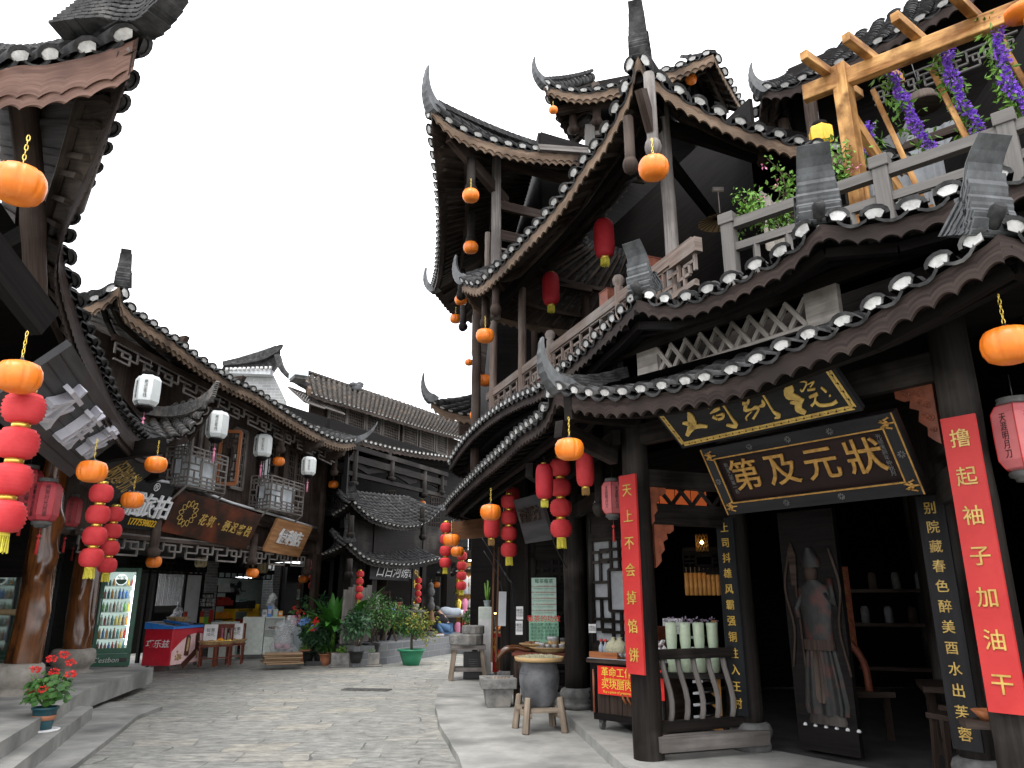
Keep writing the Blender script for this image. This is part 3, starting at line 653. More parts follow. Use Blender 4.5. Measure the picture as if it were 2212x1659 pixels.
relief('robe_skirt', [(.19, .52), (.20, .6), (.17, .85), (.13, 1.08), (.125, 1.14)], 'guard_robe', nfold=9); relief('sash', [(.14, 1.06), (.145, 1.1), (.14, 1.15)], 'brown_wood', .04, .055); relief('apron_relief', [(.05, .62), (.075, .66), (.07, .95), (.05, 1.06)], 'brown_wood', .05, .045, 5)
relief('helmet', [(.085, 1.78), (.09, 1.84), (.06, 1.90), (.03, 1.96)], 'guard_robe', .03, .05); relief('boots', [(.16, .44), (.17, .47), (.15, .53)], 'black_wood', .03, .05, 2)
gm = MB(); gm.tube(spline([lpt(.1, 1.95), lpt(.02, 1.6), lpt(.08, 1.25), lpt(.03, .9)], 12), .012, 5); gm.tube(spline([lpt(.5, 1.95), lpt(.57, 1.6), lpt(.52, 1.25), lpt(.58, .85)], 12), .012, 5); gm.build('ribbon_relief', 'brown_wood', leaf)
gm = MB(); gm.grid([[lpt(.31+r*cos(t), z, .03+.055*sin(t)) for t in [pi*k/20 for k in range(21)]] for r, z in [(.13, 1.1), (.14, 1.3), (.17, 1.5), (.16, 1.6), (.06, 1.67)]], True)
gm.tube([lpt(.42, 1.55), lpt(.5, 1.45), lpt(.47, 1.68)], .03, 6); gm.tube([lpt(.2, 1.55), lpt(.12, 1.42), lpt(.14, 1.33)], .03, 6); gm.build('guardian_relief', 'guard_robe', leaf)
gm = MB(); gm.lathe(lpt(.3, 1.74, .04), [(.012, -.1), (.05, -.06), (.062, 0), (.05, .06), (.02, .08)], 12); gm.build('carved_face', 'brown_wood', leaf)
# interior column, table, benches and shelf goods of the entrance room
column(4.2, 7.6, .45, 3.4, .15); column(5.2, 9.6, .45, 3.4, .15)
# carved corner brackets
def bracket(p, d, w, h):
    p, d = V(p), V(d).normalized(); pts = [(0, 0), (w, 0), (w, -h*.12), (w*.8, -h*.2), (w*.62, -h*.2), (w*.66, -h*.33), (w*.42, -h*.40), (w*.48, -h*.58), (w*.28, -h*.70), (w*.30, -h*.84), (w*.12, -h*.95), (0, -h)]
    n = d.cross(Uz)*.03; m = MB(); m.poly([p+d*a+Uz*b for a, b in pts], n); o = m.build('corner_bracket', 'carved_red', inn)
    s = MB()
    for cx, cz, r in ((.35, -.12, .09), (.68, -.09, .06), (.2, -.34, .07), (.38, -.27, .05), (.15, -.56, .07), (.28, -.5, .045), (.12, -.76, .05)):
        c = p+d*(w*cx)+Uz*(h*cz)-n*.08
        s.tube([c+d*(r*h*.9*(1-k/14)*cos(k*.75))+Uz*(r*h*.9*(1-k/14)*sin(k*.75)) for k in range(12)], .007, 5)
    s.build('scroll_carving', 'carved_red', o)
q = on(PA, PC, 1404, 990); bracket(V((1.30, 7.10, 2.53))-AN*.02, V((PC[0]-PA[0], PC[1]-PA[1], 0)), .20, .38)
bracket(V((1.33, 7.12, 2.18)), V((PC[0]-PA[0], PC[1]-PA[1], 0)), .22, .40)
bracket(V((2.88, 4.88, 2.92)), -AD, .26, .42)
# ================================================================ upper storey of the inn: open hall under the great hipped roof
H0, H1, H2 = (1.3, 6.4), (-.75, 10.7), (3.72, 7.2); Zt = V((0, 0, .09))
HE = [on(H0, H1, *p)+Zt for p in [(1379, 132), (1371, 151), (1358, 208), (1338, 251), (1301, 318), (1258, 375), (1224, 428), (1181, 481), (1124, 541), (1078, 588), (1034, 625), (998, 618)]]
HR = [on(H0, H2, *p)+Zt for p in [(1379, 132), (1396, 163), (1429, 193), (1473, 223), (1529, 253), (1596, 285), (1663, 307), (1729, 327), (1829, 343)]]+[V((4.6, 7.5, 6.35))]
APX = V((2.36, 8.9, 8.1))
roof(inn, HE, [APX, V((1.75, 10.4, 7.75)), V((1.2, 11.7, 7.6))], .24, .18, .17, 'tan_wood', scal=.13, raft=.26, name='hall_roof')
roof(inn, HR, [APX, V((3.2, 9.2, 7.75)), V((4.2, 9.5, 7.6))], .25, .18, .17, 'tan_wood', scal=.14, raft=.26, name='hall_roof')
he = HE[-1]; roof(inn, [he, he+V((.3, .55, -.22)), he+V((1.2, 1.2, -.25)), he+V((2.6, 1.9, -.2))], [V((1.2, 11.7, 7.6)), V((1.4, 11.9, 7.6)), V((2.2, 12.3, 7.6))], .24, .18, .15, 'tan_wood', name='hall_roof')
hip(inn, HE[0]+V((.05, .1, 0)), APX, .2, 4); hip(inn, he+V((.05, .03, .02)), V((1.2, 11.7, 7.65)), .16, 4)
horn(inn, HE[0]+V((.02, .04, -.02)), (-.3, -.9), .18, .62, .21, 11, .03, .5, 'tile'); horn(inn, he+V((.02, .0, .0)), (-.75, .25), .26, .46, .17, 8, .034, .5, tip=False)
R0, R1 = (1.81, 6.68), (-.37, 12.4)
def rl(px, z): q = on(R0, R1, px, 700); return V((q.x, q.y, z))
def pole(p, z0, z1, r, mat, nm='post', parent=None): return column(p[0], p[1], z0, z1, r, False, mat, .95, nm, parent or inn)
pole((1.70, 7.16), 4.15, 7.0, .075, 'grey_wood')
pole(on(R0, R1, 1128, 740), 4.15, 6.3, .065, 'rail_wood'); pole(on(R0, R1, 1066, 760), 4.15, 6.4, .07, 'rail_wood'); pole((.42, 12.6), 4.15, 7, .08, 'brown_wood')
# wooden balcony rail with fret
rail = MB(); ra, rb = rl(1512, 4.9), rl(1055, 4.9)
rail.bar(ra, rb, .07, .13); rail.bar(ra-V((0, 0, .42)), rb-V((0, 0, .42)), .06, .06); rail.bar(rl(1522, 4.86), rl(1462, 4.86), .09, .15)
rw = rail.build('balcony_rail', 'rail_wood', inn)
m = MB(); rd = (rb-ra); lattice(m, ra-V((0, 0, .40)), rd, (0, 0, 1), rd.length, .33, 'key', .035, .03, 22); m.build('fretwork', 'rail_wood', rw)
for px in (1188, 1340):
    q = rl(px, 0); m = MB(); m.tube([(q.x, q.y, 4.2), (q.x, q.y, 5.05)], .055, 12); m.lathe((q.x, q.y, 5.13), [(.05, -.09), (.035, -.075), (.07, -.03), (.075, .02), (.05, .065), (.0, .08)], 14); m.build('newel_post', 'rail_wood', rw)
# dark room behind the balcony
m = MB(); m.bar((1.9, 12.9, 6.2), (3.4, 9.0, 6.2), .06, 4.3); m.bar((3.4, 9.1, 5.7), (6.0, 9.8, 5.7), .06, 3.2); m.bar((-.0, 13.2, 5.6), (1.9, 12.9, 5.6), .06, 3); m.bar((3.3, 9.0, 6.05), (6.4, 9.9, 6.05), .06, 3.8); m.bar((5.9, 9.8, 5.5), (5.2, 6.0, 5.5), .06, 3.2); m.build('plank_wall', 'dark_wood', inn)
m = MB(); m.bar(rl(1128, 4.75)+V((.5, .4, 0)), rl(1070, 4.75)+V((.6, .5, 0)), .04, .75); m.build('board_panel', 'red_wood', inn)
m = MB(); m.bar((1.62, 7.05, 6.55), (-.2, 11.2, 6.1), .08, .16); m.bar((1.75, 7.2, 6.6), (4.0, 7.9, 6.3), .08, .16); m.bar((1.7, 7.16, 6.2), (2.9, 9.4, 6.6), .08, .14); m.bar((1.7, 7.16, 6.75), (1.32, 6.5, 6.72), .07, .16); m.build('beam', 'dark_wood', inn)
for px, py, d, h in ((1410, 305, 7.0, .75), (1361, 345, 7.6, .5), (1071, 660, 10.6, .35), (1048, 690, 11.2, .35), (1648, 335, 8.6, .3)):
    q = atD(px, py, d); droppost(inn, q, h, .055, 'grey_wood' if py < 310 else 'brown_wood')
m = MB(); q = atD(1405, 260, 7.0); m.bar(q+V((-.1, -.12, .25)), q+V((.02, .06, -.08)), .07, .16); m.build('beam_end', 'brown_wood', inn)
# grey terrace balustrade
G0, G1 = (2.04, 6.35), (3.82, 4.77)
def gl(px, z): q = on(G0, G1, px, 400); return V((q.x, q.y, z))
gt = MB(); e = V((4.3, 4.34, 0))
gt.bar(gl(1562, 4.90), e+V((0, 0, 4.90)), .08, .09); gt.bar(gl(1562, 4.66), e+V((0, 0, 4.66)), .06, .075); gt.bar(gl(1562, 4.30), e+V((0, 0, 4.30)), .06, .08); gr = gt.build('terrace_rail', 'paint_grey', inn)
for px, zt in ((1566, 5.02), (1908, 5.05), (2200, 5.05)):
    q = gl(px, 0); m = MB(); m.box((q.x, q.y, (4.15+zt)/2), (.12, .12, zt-4.15), -.73); m.box((q.x, q.y, zt-.06), (.15, .15, .11), -.73); m.build('newel_post', 'paint_grey', gr, .008)
m = MB(); a = gl(1940, 4.36); b = gl(2180, 4.36); lattice(m, a, b-a, (0, 0, 1), (b-a).length, .27, 'key', .03, .03, 6); m.build('fretwork', 'paint_grey', gr)
m = MB()
for px in (1620, 1690, 1760, 1830): m.bar(gl(px, 4.32), gl(px, 4.65), .05, .05, up=(1, 0, 0))
m.build('spindle', 'paint_grey', gr)
# ================================================================ tower behind the inn
tw = empty('roof_tower', (0, 12, .2), 'tall dark timber tower of three upswept roofs rising behind the inn balcony', 'tower')
T0, T1 = (-1.26, 9.91), (1.3, 11.24)
TR = [on(T0, T1, *p)+Zt for p in [(931, 236), (964, 271), (1004, 295), (1048, 311), (1098, 325), (1164, 335), (1268, 341)]]+[V((2.6, 11.9, 9.2))]
zz = [8.9, 8.5, 8.32, 8.22, 8.22, 8.28, 8.4, 8.7]
TL = [atZ(px, py, z)+Zt for (px, py), z in zip([(930, 236), (934, 295), (941, 358), (948, 425), (951, 491), (949, 558), (944, 601), (936, 628)], zz)]
TL[0] = TR[0].copy()
roof(tw, TR, [V((.45, 12.3, 9.55)), V((2.6, 13.4, 9.8))], .27, .2, .17, 'tan_wood', scal=.15, name='tower_roof', dbl=True)
roof(tw, TL, [V((.45, 12.3, 9.55)), V((.0, 16.5, 9.9))], .25, .2, .15, 'brown_wood', scal=.14, raft=.24, name='tower_roof')
tl = TL[-1]; roof(tw, [tl, tl+V((.6, 1.0, -.3)), tl+V((2, 1.6, -.3))], [V((.0, 16.5, 9.9)), V((.4, 17, 9.9)), V((1, 17.3, 9.9))], .25, .2, .15, 'brown_wood', name='tower_roof')
hip(tw, TR[0]+V((.08, .08, .0)), V((.45, 12.2, 9.7)), .17, 4); hip(tw, tl+V((.05, .05, .0)), V((.0, 16.5, 9.95)), .17, 4)
horn(tw, TR[0]+V((.05, .05, -.05)), (-.65, -.6), .34, .72, .2, 9, .034, .55, tip=False); horn(tw, tl+V((.0, .0, -.05)), (-.9, .3), .42, .6, .2, 8, .036, .5, tip=False)
m = MB(); m.bar((.55, 12.6, 6.9), (.0, 17, 6.9), .08, 6.8); m.bar((.55, 12.6, 6.9), (4.5, 14.5, 6.9), .08, 6.8); m.bar((-.35, 12.7, 5.5), (-.9, 16.8, 5.5), .07, 2.4); m.bar((-.35, 12.7, 5.2), (.6, 12.7, 5.2), .07, 2.6)
m.bar((-.9, 16.8, 3.5), (2, 17.6, 3.5), .07, 6); m.build('plank_wall', 'dark_wood', tw)
pole((-.27, 11.3), 5.9, 9.0, .085, 'grey_wood', parent=tw); pole((-.42, 11.6), 5.9, 7.6, .05, 'rail_wood', parent=tw); pole((-.62, 12.3), 3.4, 7.0, .08, 'brown_wood', parent=tw); pole((1.3, 12.2), 5.9, 9.2, .08, 'brown_wood', parent=tw)
m = MB(); 
for z, h in ((7.98, .16), (7.42, .17), (6.75, .12)): m.bar((-.27, 11.3, z), (1.4, 12.1, z), .07, h)
m.bar((-.27, 11.3, 8.75), (-.6, 16.5, 8.6), .1, .18); m.bar((-.27, 11.3, 8.85), (2.0, 12.4, 8.85), .1, .2); m.bar((-1.0, 10.2, 8.55), (-.1, 11.6, 8.2), .1, .2); m.build('beam', 'brown_wood', tw)
m = MB(); lattice(m, (-.2, 11.33, 6.82), (1.6, .78, 0), (0, 0, 1), 1.3, .52, 'key', .03, .03, 4); m.build('fretwork', 'grey_wood', tw)
m = MB(); q = atD(1022, 690, 13.2); m.poly([atD(1020, 680, 13.2), atD(1041, 740, 13.0), atD(1034, 808, 13.0), atD(1018, 765, 13.2)], (.1, .1, 0)); m.build('weathered_board', 'grey_wood', tw)
for px, py, d in ((1017, 402, 11.9), (1017, 515, 13.2), (996, 632, 15), (1000, 700, 16)):
    droppost(tw, atD(px, py, d), .5, .07)
m = MB(); q0, q1 = on(T0, T1, 1165, 331), on(T0, T1, 1270, 338); m.bar(q0+V((-.02, -.06, .06)), q1+V((-.02, -.06, .06)), .09, .1); m.build('rain_gutter', 'grey_wood', tw)
# topmost storey
K0, K1 = (.68, 13.5), (4.1, 12.6)
KE = [on(K0, K1, *p)+Zt for p in [(1174, 183), (1191, 193), (1224, 203), (1258, 206), (1291, 203), (1324, 195), (1354, 186)]]+[on(K0, K1, 1456, 157)+Zt, on(K0, K1, 1496, 140)+Zt, on(K0, K1, 1541, 123)+Zt]
roof(tw, KE, [V((1.9, 15, 12.95)), V((4.0, 14.5, 12.95))], .28, .2, .2, 'tan_wood', scal=.16, name='tower_roof', dbl=True)
KL = [KE[0], atZ(1190, 222, 11.75)+Zt, atZ(1215, 270, 11.6)+Zt, atZ(1241, 311, 11.7)+Zt]
roof(tw, KL, [V((1.9, 15, 13.6)), V((2.4, 16, 13.4))], .28, .2, .17, 'brown_wood', name='tower_roof')
KR = [KE[-1], atZ(1570, 180, 11.75)+Zt, atZ(1604, 240, 11.8)+Zt]
roof(tw, KR, [V((4.0, 14.5, 13.6)), V((4.4, 15.5, 13.4))], .28, .2, .17, 'tan_wood', name='tower_roof')
horn(tw, KE[0]+V((.04, .04, -.05)), (-.8, -.4), .5, .62, .2, 8, .036, .5, tip=False); hip(tw, KE[0], V((1.9, 15, 13.65)), .17, 3); hip(tw, KE[-1], V((4.0, 14.5, 13.65)), .17, 3)
m = MB(); m.bar((1.9, 15.2, 11.5), (4.6, 14.4, 11.5), .08, 4); m.bar((3.9, 13.6, 11.0), (4.5, 15, 11.0), .08, 4); m.build('plank_wall', 'dark_wood', tw)
for px, py, d in ((1238, 275, 16.2), (1289, 258, 16)): droppost(tw, atD(px, py, d), .9, .09, 'brown_wood')
def arcboard(p, q, hgt, n=2, dep=.05, parent=None, mat='brown_wood'):
    p, q = V(p), V(q); d = q-p; m = MB(); up = []; lo = []
    for k in range(25):
        t = k/24; f = abs(sin(pi*t*n)); up.append(p+d*t+V((0, 0, hgt*.45+hgt*.5*f))); lo.append(p+d*t+V((0, 0, hgt*.5*f)))
    m.poly(up+lo[::-1], V((-d.y, d.x, 0)).normalized()*dep); return m.build('arched_board', mat, parent)
arcboard(atD(1240, 262, 16.3), atD(1330, 238, 16), .32, 2, .06, tw)
m = MB(); m.bar(atD(1205, 240, 16.2), atD(1345, 215, 16), .1, .2); m.bar(atD(1250, 286, 16.6), atD(1340, 268, 16.4), .1, .16); m.build('beam', 'brown_wood', tw)
m = MB(); q = atD(1274, 300, 16); m.box(q, (.2, .2, .6)); m.bar(q+V((0, 0, .1)), q+V((2, -.5, .1)), .08, .1); m.bar(q+V((0, 0, -.15)), q+V((2, -.5, -.15)), .08, .1); m.build('terrace_rail', 'paint_grey', tw)
# low roof tip beside the tower
B0, B1 = (-1.8, 16), (.2, 16.8)
BE = [on(B0, B1, *p)+Z7 for p in [(931, 868), (945, 882), (965, 892), (990, 898), (1018, 902)]]+[V((.6, 17, 5.75))]
roof(tw, BE, [V((-.6, 17.2, 6.3)), V((.7, 17.8, 6.3))], .22, .18, .2, 'tan_wood', name='tower_roof'); horn(tw, BE[0], (-.9, -.3), .36, .6, .2, 8, .036, .5, tip=False)
m = MB(); m.bar((-1.0, 16.6, 4.9), (-.95, 17.5, 4.9), .08, .9); m.bar((-1.2, 16.3, 5.3), (.2, 16.9, 5.3), .08, .5); m.build('wall_board', 'brown_wood', tw)
# ================================================================ house above the terrace, far right
th = empty('terrace_house', (4, 8.5, 4.2), 'dark timber house with grey curtains behind the upper terrace pergola', 'building')
Q0, Q1 = (3.54, 9.0), (5.25, 7.57)
QE = [on(Q0, Q1, *p)+Z7 for p in [(1645, 198), (1660, 200), (1700, 197), (1739, 180), (1776, 166), (1826, 142), (1859, 124), (1919, 92), (1982, 56), (2016, 38)]]+[V((6.2, 6.8, 8.8)), V((8.5, 5.0, 9.4))]
roof(th, QE, [V((4.6, 10.2, 9.7)), V((9.6, 6.4, 11.2))], .25, .19, .16, 'dark_fascia', name='house_roof', raft=.3)
roof(th, [QE[0], QE[0]+V((.15, .6, -.22)), QE[0]+V((.7, 1.6, -.25))], [V((4.6, 10.2, 9.7)), V((4.9, 10.8, 9.6))], .25, .19, .16, 'dark_fascia', name='house_roof')
horn(th, QE[0]+V((.03, .0, -.04)), (-.9, .1), .28, .46, .17, 8, .034, .55, tip=False); hip(th, QE[0], V((4.6, 10.2, 9.75)), .16, 3)
m = MB(); m.bar((4.3, 9.7, 6.8), (10, 5.0, 6.8), .08, 5.2); m.bar((4.3, 9.7, 6.8), (5.2, 11, 6.8), .08, 5.2); m.build('plank_wall', 'dark_wood', th)
m = MB(); va, vb = on((4.0, 9.2), (8.5, 5.4), 1890, 228), on((4.0, 9.2), (8.5, 5.4), 2205, 95); vb.z = va.z
lattice(m, va, vb-va, (0, 0, 1), (vb-va).length, .26, 'key', .022, .03, 9); m.build('fretwork', 'paint_grey', th)
m = MB(); ca = V((4.7, 9.2, 0)); cd = (V((8.6, 5.95, 0))-ca); cl = cd.length; cd.normalize(); cn = V((cd.y, -cd.x, 0)); rows = [[], []]
for k in range(160):
    t = k/159; o = .035*sin(k*.8)+.02*sin(k*2.1)
    for j, z in ((0, 5.0), (1, 7.5)): rows[j].append(ca+cd*(cl*t)+cn*(o*(1 if j == 0 else .6))+V((0, 0, z)))
m.grid(rows, True); m.build('curtain', 'curtain', th)
pole((3.95, 9.3), 4.2, 8.2, .08, 'brown_wood', parent=th); pole((4.05, 8.6), 6.2, 8.2, .09, 'brown_wood', parent=th)
m = MB(); m.bar((3.75, 9.2, 7.4), (4.3, 8.7, 7.45), .1, .35); m.bar((3.7, 9.3, 7.0), (6, 7.3, 7.0), .1, .1); m.build('beam', 'brown_wood', th)
m = MB(); lattice(m, (4.1, 8.95, 5.6), (.75, -.62, 0), (0, 0, 1), .8, 1.1, 'grid', .02, .02, 2, 5); m.build('window_bar', 'grey_wood', th)
sr = [atD(1912, 310, 8.6), atD(1935, 305, 8.6), atD(1962, 275, 8.6)]
horn(th, atD(1925, 312, 8.6), (1, -.1), .30, .36, .12, 9, .03, .2)
# pergola of pale pine on the terrace
pg = empty('pine_pergola', (3.1, 5.9, 4.2), 'pale varnished pine pergola hung with purple flowers on the upper terrace', 'pergola')
m = MB(); m.bar((3.12, 5.92, 4.2), (3.12, 5.92, 6.36), .14, .14, up=(1, .8, 0)); m.build('post', 'pine', pg, .01)
m = MB(); m.bar((4.9, 4.55, 4.2), (4.9, 4.55, 6.3), .13, .13, up=(1, .8, 0)); m.build('post', 'pine', pg, .01)
m = MB(); b0, b1 = V((2.83, 6.12, 6.2)), V((5.1, 4.37, 6.2)); m.bar(b0, b1, .09, .17); m.build('beam', 'pine', pg, .01)
m = MB(); m.bar((3.15, 5.98, 5.95), (3.75, 6.2, 4.95), .07, .08); m.build('brace', 'pine', pg)
bd_ = (b1-b0).normalized()
for t in (.25, .62, 1.02, 1.45, 1.9):
    p = b0+bd_*t+V((0, 0, .125)); m = MB(); m.bar(p-AN*.42, p+AN*.55, .075, .09); m.build('rafter', 'pine', pg, .006)
for t in (.45, .95, 1.5): 
    p = b0+bd_*t+AN*.35; m = MB(); m.bar(p, p+V((.25, -.15, -1.45)), .04, .045); m.build('slat', 'pine', pg)
m = MB(); m.bar(V((3.1, 6.1, 4.72)), V((4.6, 4.85, 4.72)), .05, .05); m.build('bench_rail', 'pine', pg)
# ================================================================ left edge: steps and terrace of the near shop
slab('apron', [(-3.6, 6.0), (-4.02, 7.57), (-4.5, 9.24), (-4.85, 10.4), (-4.93, 11.3), (-5.3, 11.6), (-6.2, 11.9), (-8.8, 15), (-9.5, 15), (-9, 5)], -.02, .05, 'concrete')
slab('lower_step', [(-3.75, 5.6), (-4.0, 6.56), (-5.28, 10.1), (-6.0, 10.35), (-7, 13.6), (-9.5, 14.2), (-9, 5)], .0, .2, 'concrete')
slab('upper_step', [(-4.1, 6.2), (-4.28, 6.78), (-4.63, 7.76), (-5.65, 10.55), (-6.3, 13.9), (-9.5, 14.1), (-9, 5)], .1, .35, 'concrete')
slab('shop_kerb', [(-8.2, 15.1), (-7.85, 16.9), (-6.9, 18.1), (-4.9, 19.0), (-4.6, 19.4), (-6, 22.6), (-11, 22.6), (-11, 15.0)], -.02, .11, 'concrete')
# ================================================================ near shop: upswept eave on varnished tree-trunk columns
ns = empty('lantern_shop', (-6.5, 10.5, .3), 'dark shop on varnished tree trunk columns under a huge upswept eave, beside the street steps', 'building')
NE = [V((-2.55, 4.2, 5.22)), V((-3.02, 4.75, 4.85)), V((-3.85, 5.75, 4.53)), V((-4.05, 6.44, 4.09)), V((-4.35, 7.43, 3.88)), V((-4.72, 8.66, 3.68)), V((-5.17, 10.2, 3.67)), V((-5.69, 11.9, 3.93))]
NT = [V((-4.6, 5.6, 6.1)), V((-5.6, 7.5, 5.4)), V((-6.2, 9.6, 5.1)), V((-6.9, 11.6, 5.1))]
roof(ns, NE, NT, .23, .18, .24, 'dark_fascia', scal=.10, amp=.10, thick=.14, raft=.30, name='eave_roof', dbl=True, caps=False)
NF = [V((-2.55, 4.2, 5.22)), atY(280, 100, 4.25)+Z7, atY(200, 128, 4.3)+Z7, atY(100, 150, 4.4)+Z7, atY(0, 160, 4.5)+Z7, V((-4.6, 4.7, 5.0)), V((-6, 4.9, 5.1))]
roof(ns, NF, [V((-4.6, 5.6, 6.1)), V((-6.5, 5.8, 6.1))], .29, .18, .27, 'red_fascia', scal=.20, amp=.12, thick=.13, name='eave_roof', dbl=True)
hip(ns, NE[0]+V((-.06, .03, .05)), V((-4.6, 5.6, 6.2)), .22, 4, sag=.12)
m = MB()
for j in range(11):
    P = spline([atY(128+9*j, 74-7*j, 4.30), atY(225+7*j, 60-8*j, 4.28), atY(306+4*j, 64-9.5*j, 4.22), atY(352+2*j, 30-10*j, 4.12), atY(388, -22-9*j, 4.05), atY(405, -90-8*j, 4.0)], 18)
    for k in range(18): m.bar(P[k]+V((0, 0, .007*(k % 3))), P[k+1]+(P[k+1]-P[k])*.5, .24-.006*k, .021)
m.build('ridge_horn', 'tile', ns)
m = MB(); m.tube([V((-2.62, 4.26, 5.14)), V((-3.1, 4.85, 4.78)), V((-3.6, 5.5, 4.60))], [.03, .04, .045], 6); m.build('corner_rafter', 'grey_wood', ns)
# tip roof at the far end
NX = [atY(338, 948, 12.4), atY(372, 945, 12.4), atY(404, 937, 12.4), atY(440, 895, 12.3), atY(455, 865, 12.2)]
roof(ns, NX, [atY(303, 878, 13.6)+V((0, 0, .1)), atY(360, 876, 13.6), atY(420, 868, 13.2)], .2, .16, .0, caps=False, name='eave_roof', tmat='tile_light', raft=.5)
m = MB()
for j in range(8):
    P = spline([atY(305, 876+j*2.6, 12.9), atY(345, 881+j*2.6, 12.85), atY(385, 879+j*2.8, 12.7), atY(425, 866+j*3.0, 12.5), atY(452-j*.6, 848+j*3.2, 12.3), atY(468-j*1.2, 828+j*4.2, 12.2)], 16)
    for k in range(16): m.bar(P[k]+V((0, 0, .012*(k % 2))), P[k+1]+(P[k+1]-P[k])*.35, .16-.006*k, .017)
m.build('ridge_horn', 'tile_light', ns)
m = MB()
for (a, b_) in (((344, 955), (405, 948)), ((405, 948), (452, 880))): m.bar(atY(*a, 12.5), atY(*b_, 12.4), .05, .16)
m.build('fascia', 'dark_fascia', ns)
# trunk columns
def trunk(parent, p, z0, z1, r, lean=(0, 0), knots=()):
    m = MB(); n = 28; K = 40; rows = []; ph = random.random()*6
    for k in range(K+1):
        t = k/K; z = z0+(z1-z0)*t; c = V((p[0]+lean[0]*t+.035*sin(4*t+ph), p[1]+lean[1]*t+.03*sin(5*t+1), z)); row = []
        for a in range(n):
            th = 2*pi*a/n; rr = r*(1.08-.22*t)*(1+.09*cos(2*th+ph+1.5*t)+.05*cos(5*th+3*t+ph)+.025*sin(7*th-6*t)); 
            for kz, ka, kr in knots:
                rr += kr*math.exp(-((z-kz)/.13)**2-((th-ka+pi) % (2*pi)-pi)**2/.16)
            row.append(c+V((cos(th)*rr, sin(th)*rr, 0)))
        rows.append(row)
    m.grid(rows, True, True); o = m.build('trunk_column', 'varnish', parent)
    b = MB(); b.lathe((p[0], p[1], 0), [(r*1.45, z0-.20), (r*1.5, z0-.13), (r*1.2, z0-.12), (r*1.25, z0-.06), (r*1.5, z0-.01), (r*1.58, z0+.09), (r*1.5, z0+.19), (r*1.3, z0+.22), (0, z0+.22)], 24); b.build('stone_drum', 'stone_base', o)
    return o
trunk(ns, (-6.28, 10.05), .5, 3.6, .195, (.10, 0), [(1.75, -1.1, .13), (1.35, -.3, .05), (2.5, .2, .07), (2.05, -.1, .05), (1.1, -.6, .04)])
trunk(ns, (-7.22, 12.95), .5, 3.6, .215, (.10, 0), [(1.5, -1.3, .06), (2.3, -.2, .07), (1.0, -.2, .05), (2.7, .1, .08), (.8, -.9, .04)])
m = MB(); q0, q1 = atD(38, 130, 5.7), atD(78, 655, 6.1); m.tube(spline([q0, q0.lerp(q1, .5)+V((.03, 0, 0)), q1], 20), [(.112-.0015*k)*random.uniform(.96, 1.05) for k in range(21)], 18); m.build('hanging_log', 'brown_wood', ns)
m = MB(); m.bar(atD(-40, 520, 5.1), atD(98, 700, 5.6), .10, .26); m.bar(V((-6.3, 10.1, 3.3)), V((-4.6, 9.6, 3.45)), .12, .2); m.bar(V((-7.2, 13, 3.3)), V((-5.9, 12.4, 3.55)), .12, .2)
m.bar(V((-5.2, 6.3, 3.55)), V((-7.5, 13.8, 3.55)), .16, .24); m.bar(V((-5.4, 6.4, 4.3)), V((-3.95, 5.6, 4.48)), .12, .18); m.build('beam', 'dark_wood', ns)
# dark wall, glass door and brick pier behind the columns
m = MB(); m.bar((-7.3, 10, 3.7), (-9.2, 15.6, 3.7), .1, 2.6); m.bar((-7.3, 10, 1.2), (-7.72, 11.2, 1.2), .1, 2.6); m.bar((-9.0, 15.2, 1.2), (-8.85, 15.9, 1.2), .1, 2.8); m.bar((-9.6, 16.6, 1.6), (-8.3, 16.5, 1.6), .1, 3.2); m.bar((-6.6, 5.5, 2), (-7.3, 10.0, 2), .1, 4.4); m.build('plank_wall', 'dark_wood', ns)
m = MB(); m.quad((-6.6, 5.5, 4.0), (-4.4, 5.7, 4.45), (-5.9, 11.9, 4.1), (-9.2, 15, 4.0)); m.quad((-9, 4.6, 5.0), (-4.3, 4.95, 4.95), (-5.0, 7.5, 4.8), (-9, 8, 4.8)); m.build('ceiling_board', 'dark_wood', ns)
gd0, gd1 = V((-7.72, 11.2, .35)), V((-9.0, 15.2, .35)); gdv = (gd1-gd0).normalized()
for k in range(2):
    a, b_ = gd0.lerp(gd1, k*.5+.01), gd0.lerp(gd1, k*.5+.49); m = MB()
    for q in (a, b_): m.bar(q, q+V((0, 0, 2.0)), .07, .06, up=gdv)
    for z in (.04, 1.97): m.bar(a+V((0, 0, z)), b_+V((0, 0, z)), .06, .08)
    dr = m.build('glass_door', 'black_plastic', ns); m = MB(); m.quad(a, b_, b_+V((0, 0, 2)), a+V((0, 0, 2))); m.build('pane', 'dark_glass', dr)
    h = (b_ if k == 0 else a)+gdv*(-.14 if k == 0 else .14)+V((.09, .02, 0)); m = MB(); m.tube([h+V((0, 0, .45)), h+V((0, 0, 1.65))], .02, 8); m.build('handle', 'steel', dr)
hr = empty('rope_handrail', (-6.9, 11.6, .35), 'handrail wrapped in pale rope standing between the two tree trunk columns', 'handrail')
P = [atY(139, 1493, 11.5), atY(141, 1492, 11.5), atY(172, 1300, 11.7), atY(165, 1292, 11.7), atY(120, 1296, 11.2), atY(20, 1310, 10.6)]
P = [V((-7.02, 11.5, .35)), V((-7.02, 11.5, 1.25)), V((-7.05, 11.42, 1.30)), V((-7.6, 11.3, 1.32)), V((-7.9, 11.2, 1.3))]
m = MB(); PP = spline(P, 60); m.tube(PP, [.042+.005*(k % 2) for k in range(61)], 10); m.build('rope_wrapping', 'rope', hr); m = MB(); m.lathe((-7.02, 11.5, .35), [(.07, 0), (.07, .03), (.045, .04)], 12); m.build('foot', 'steel', hr)
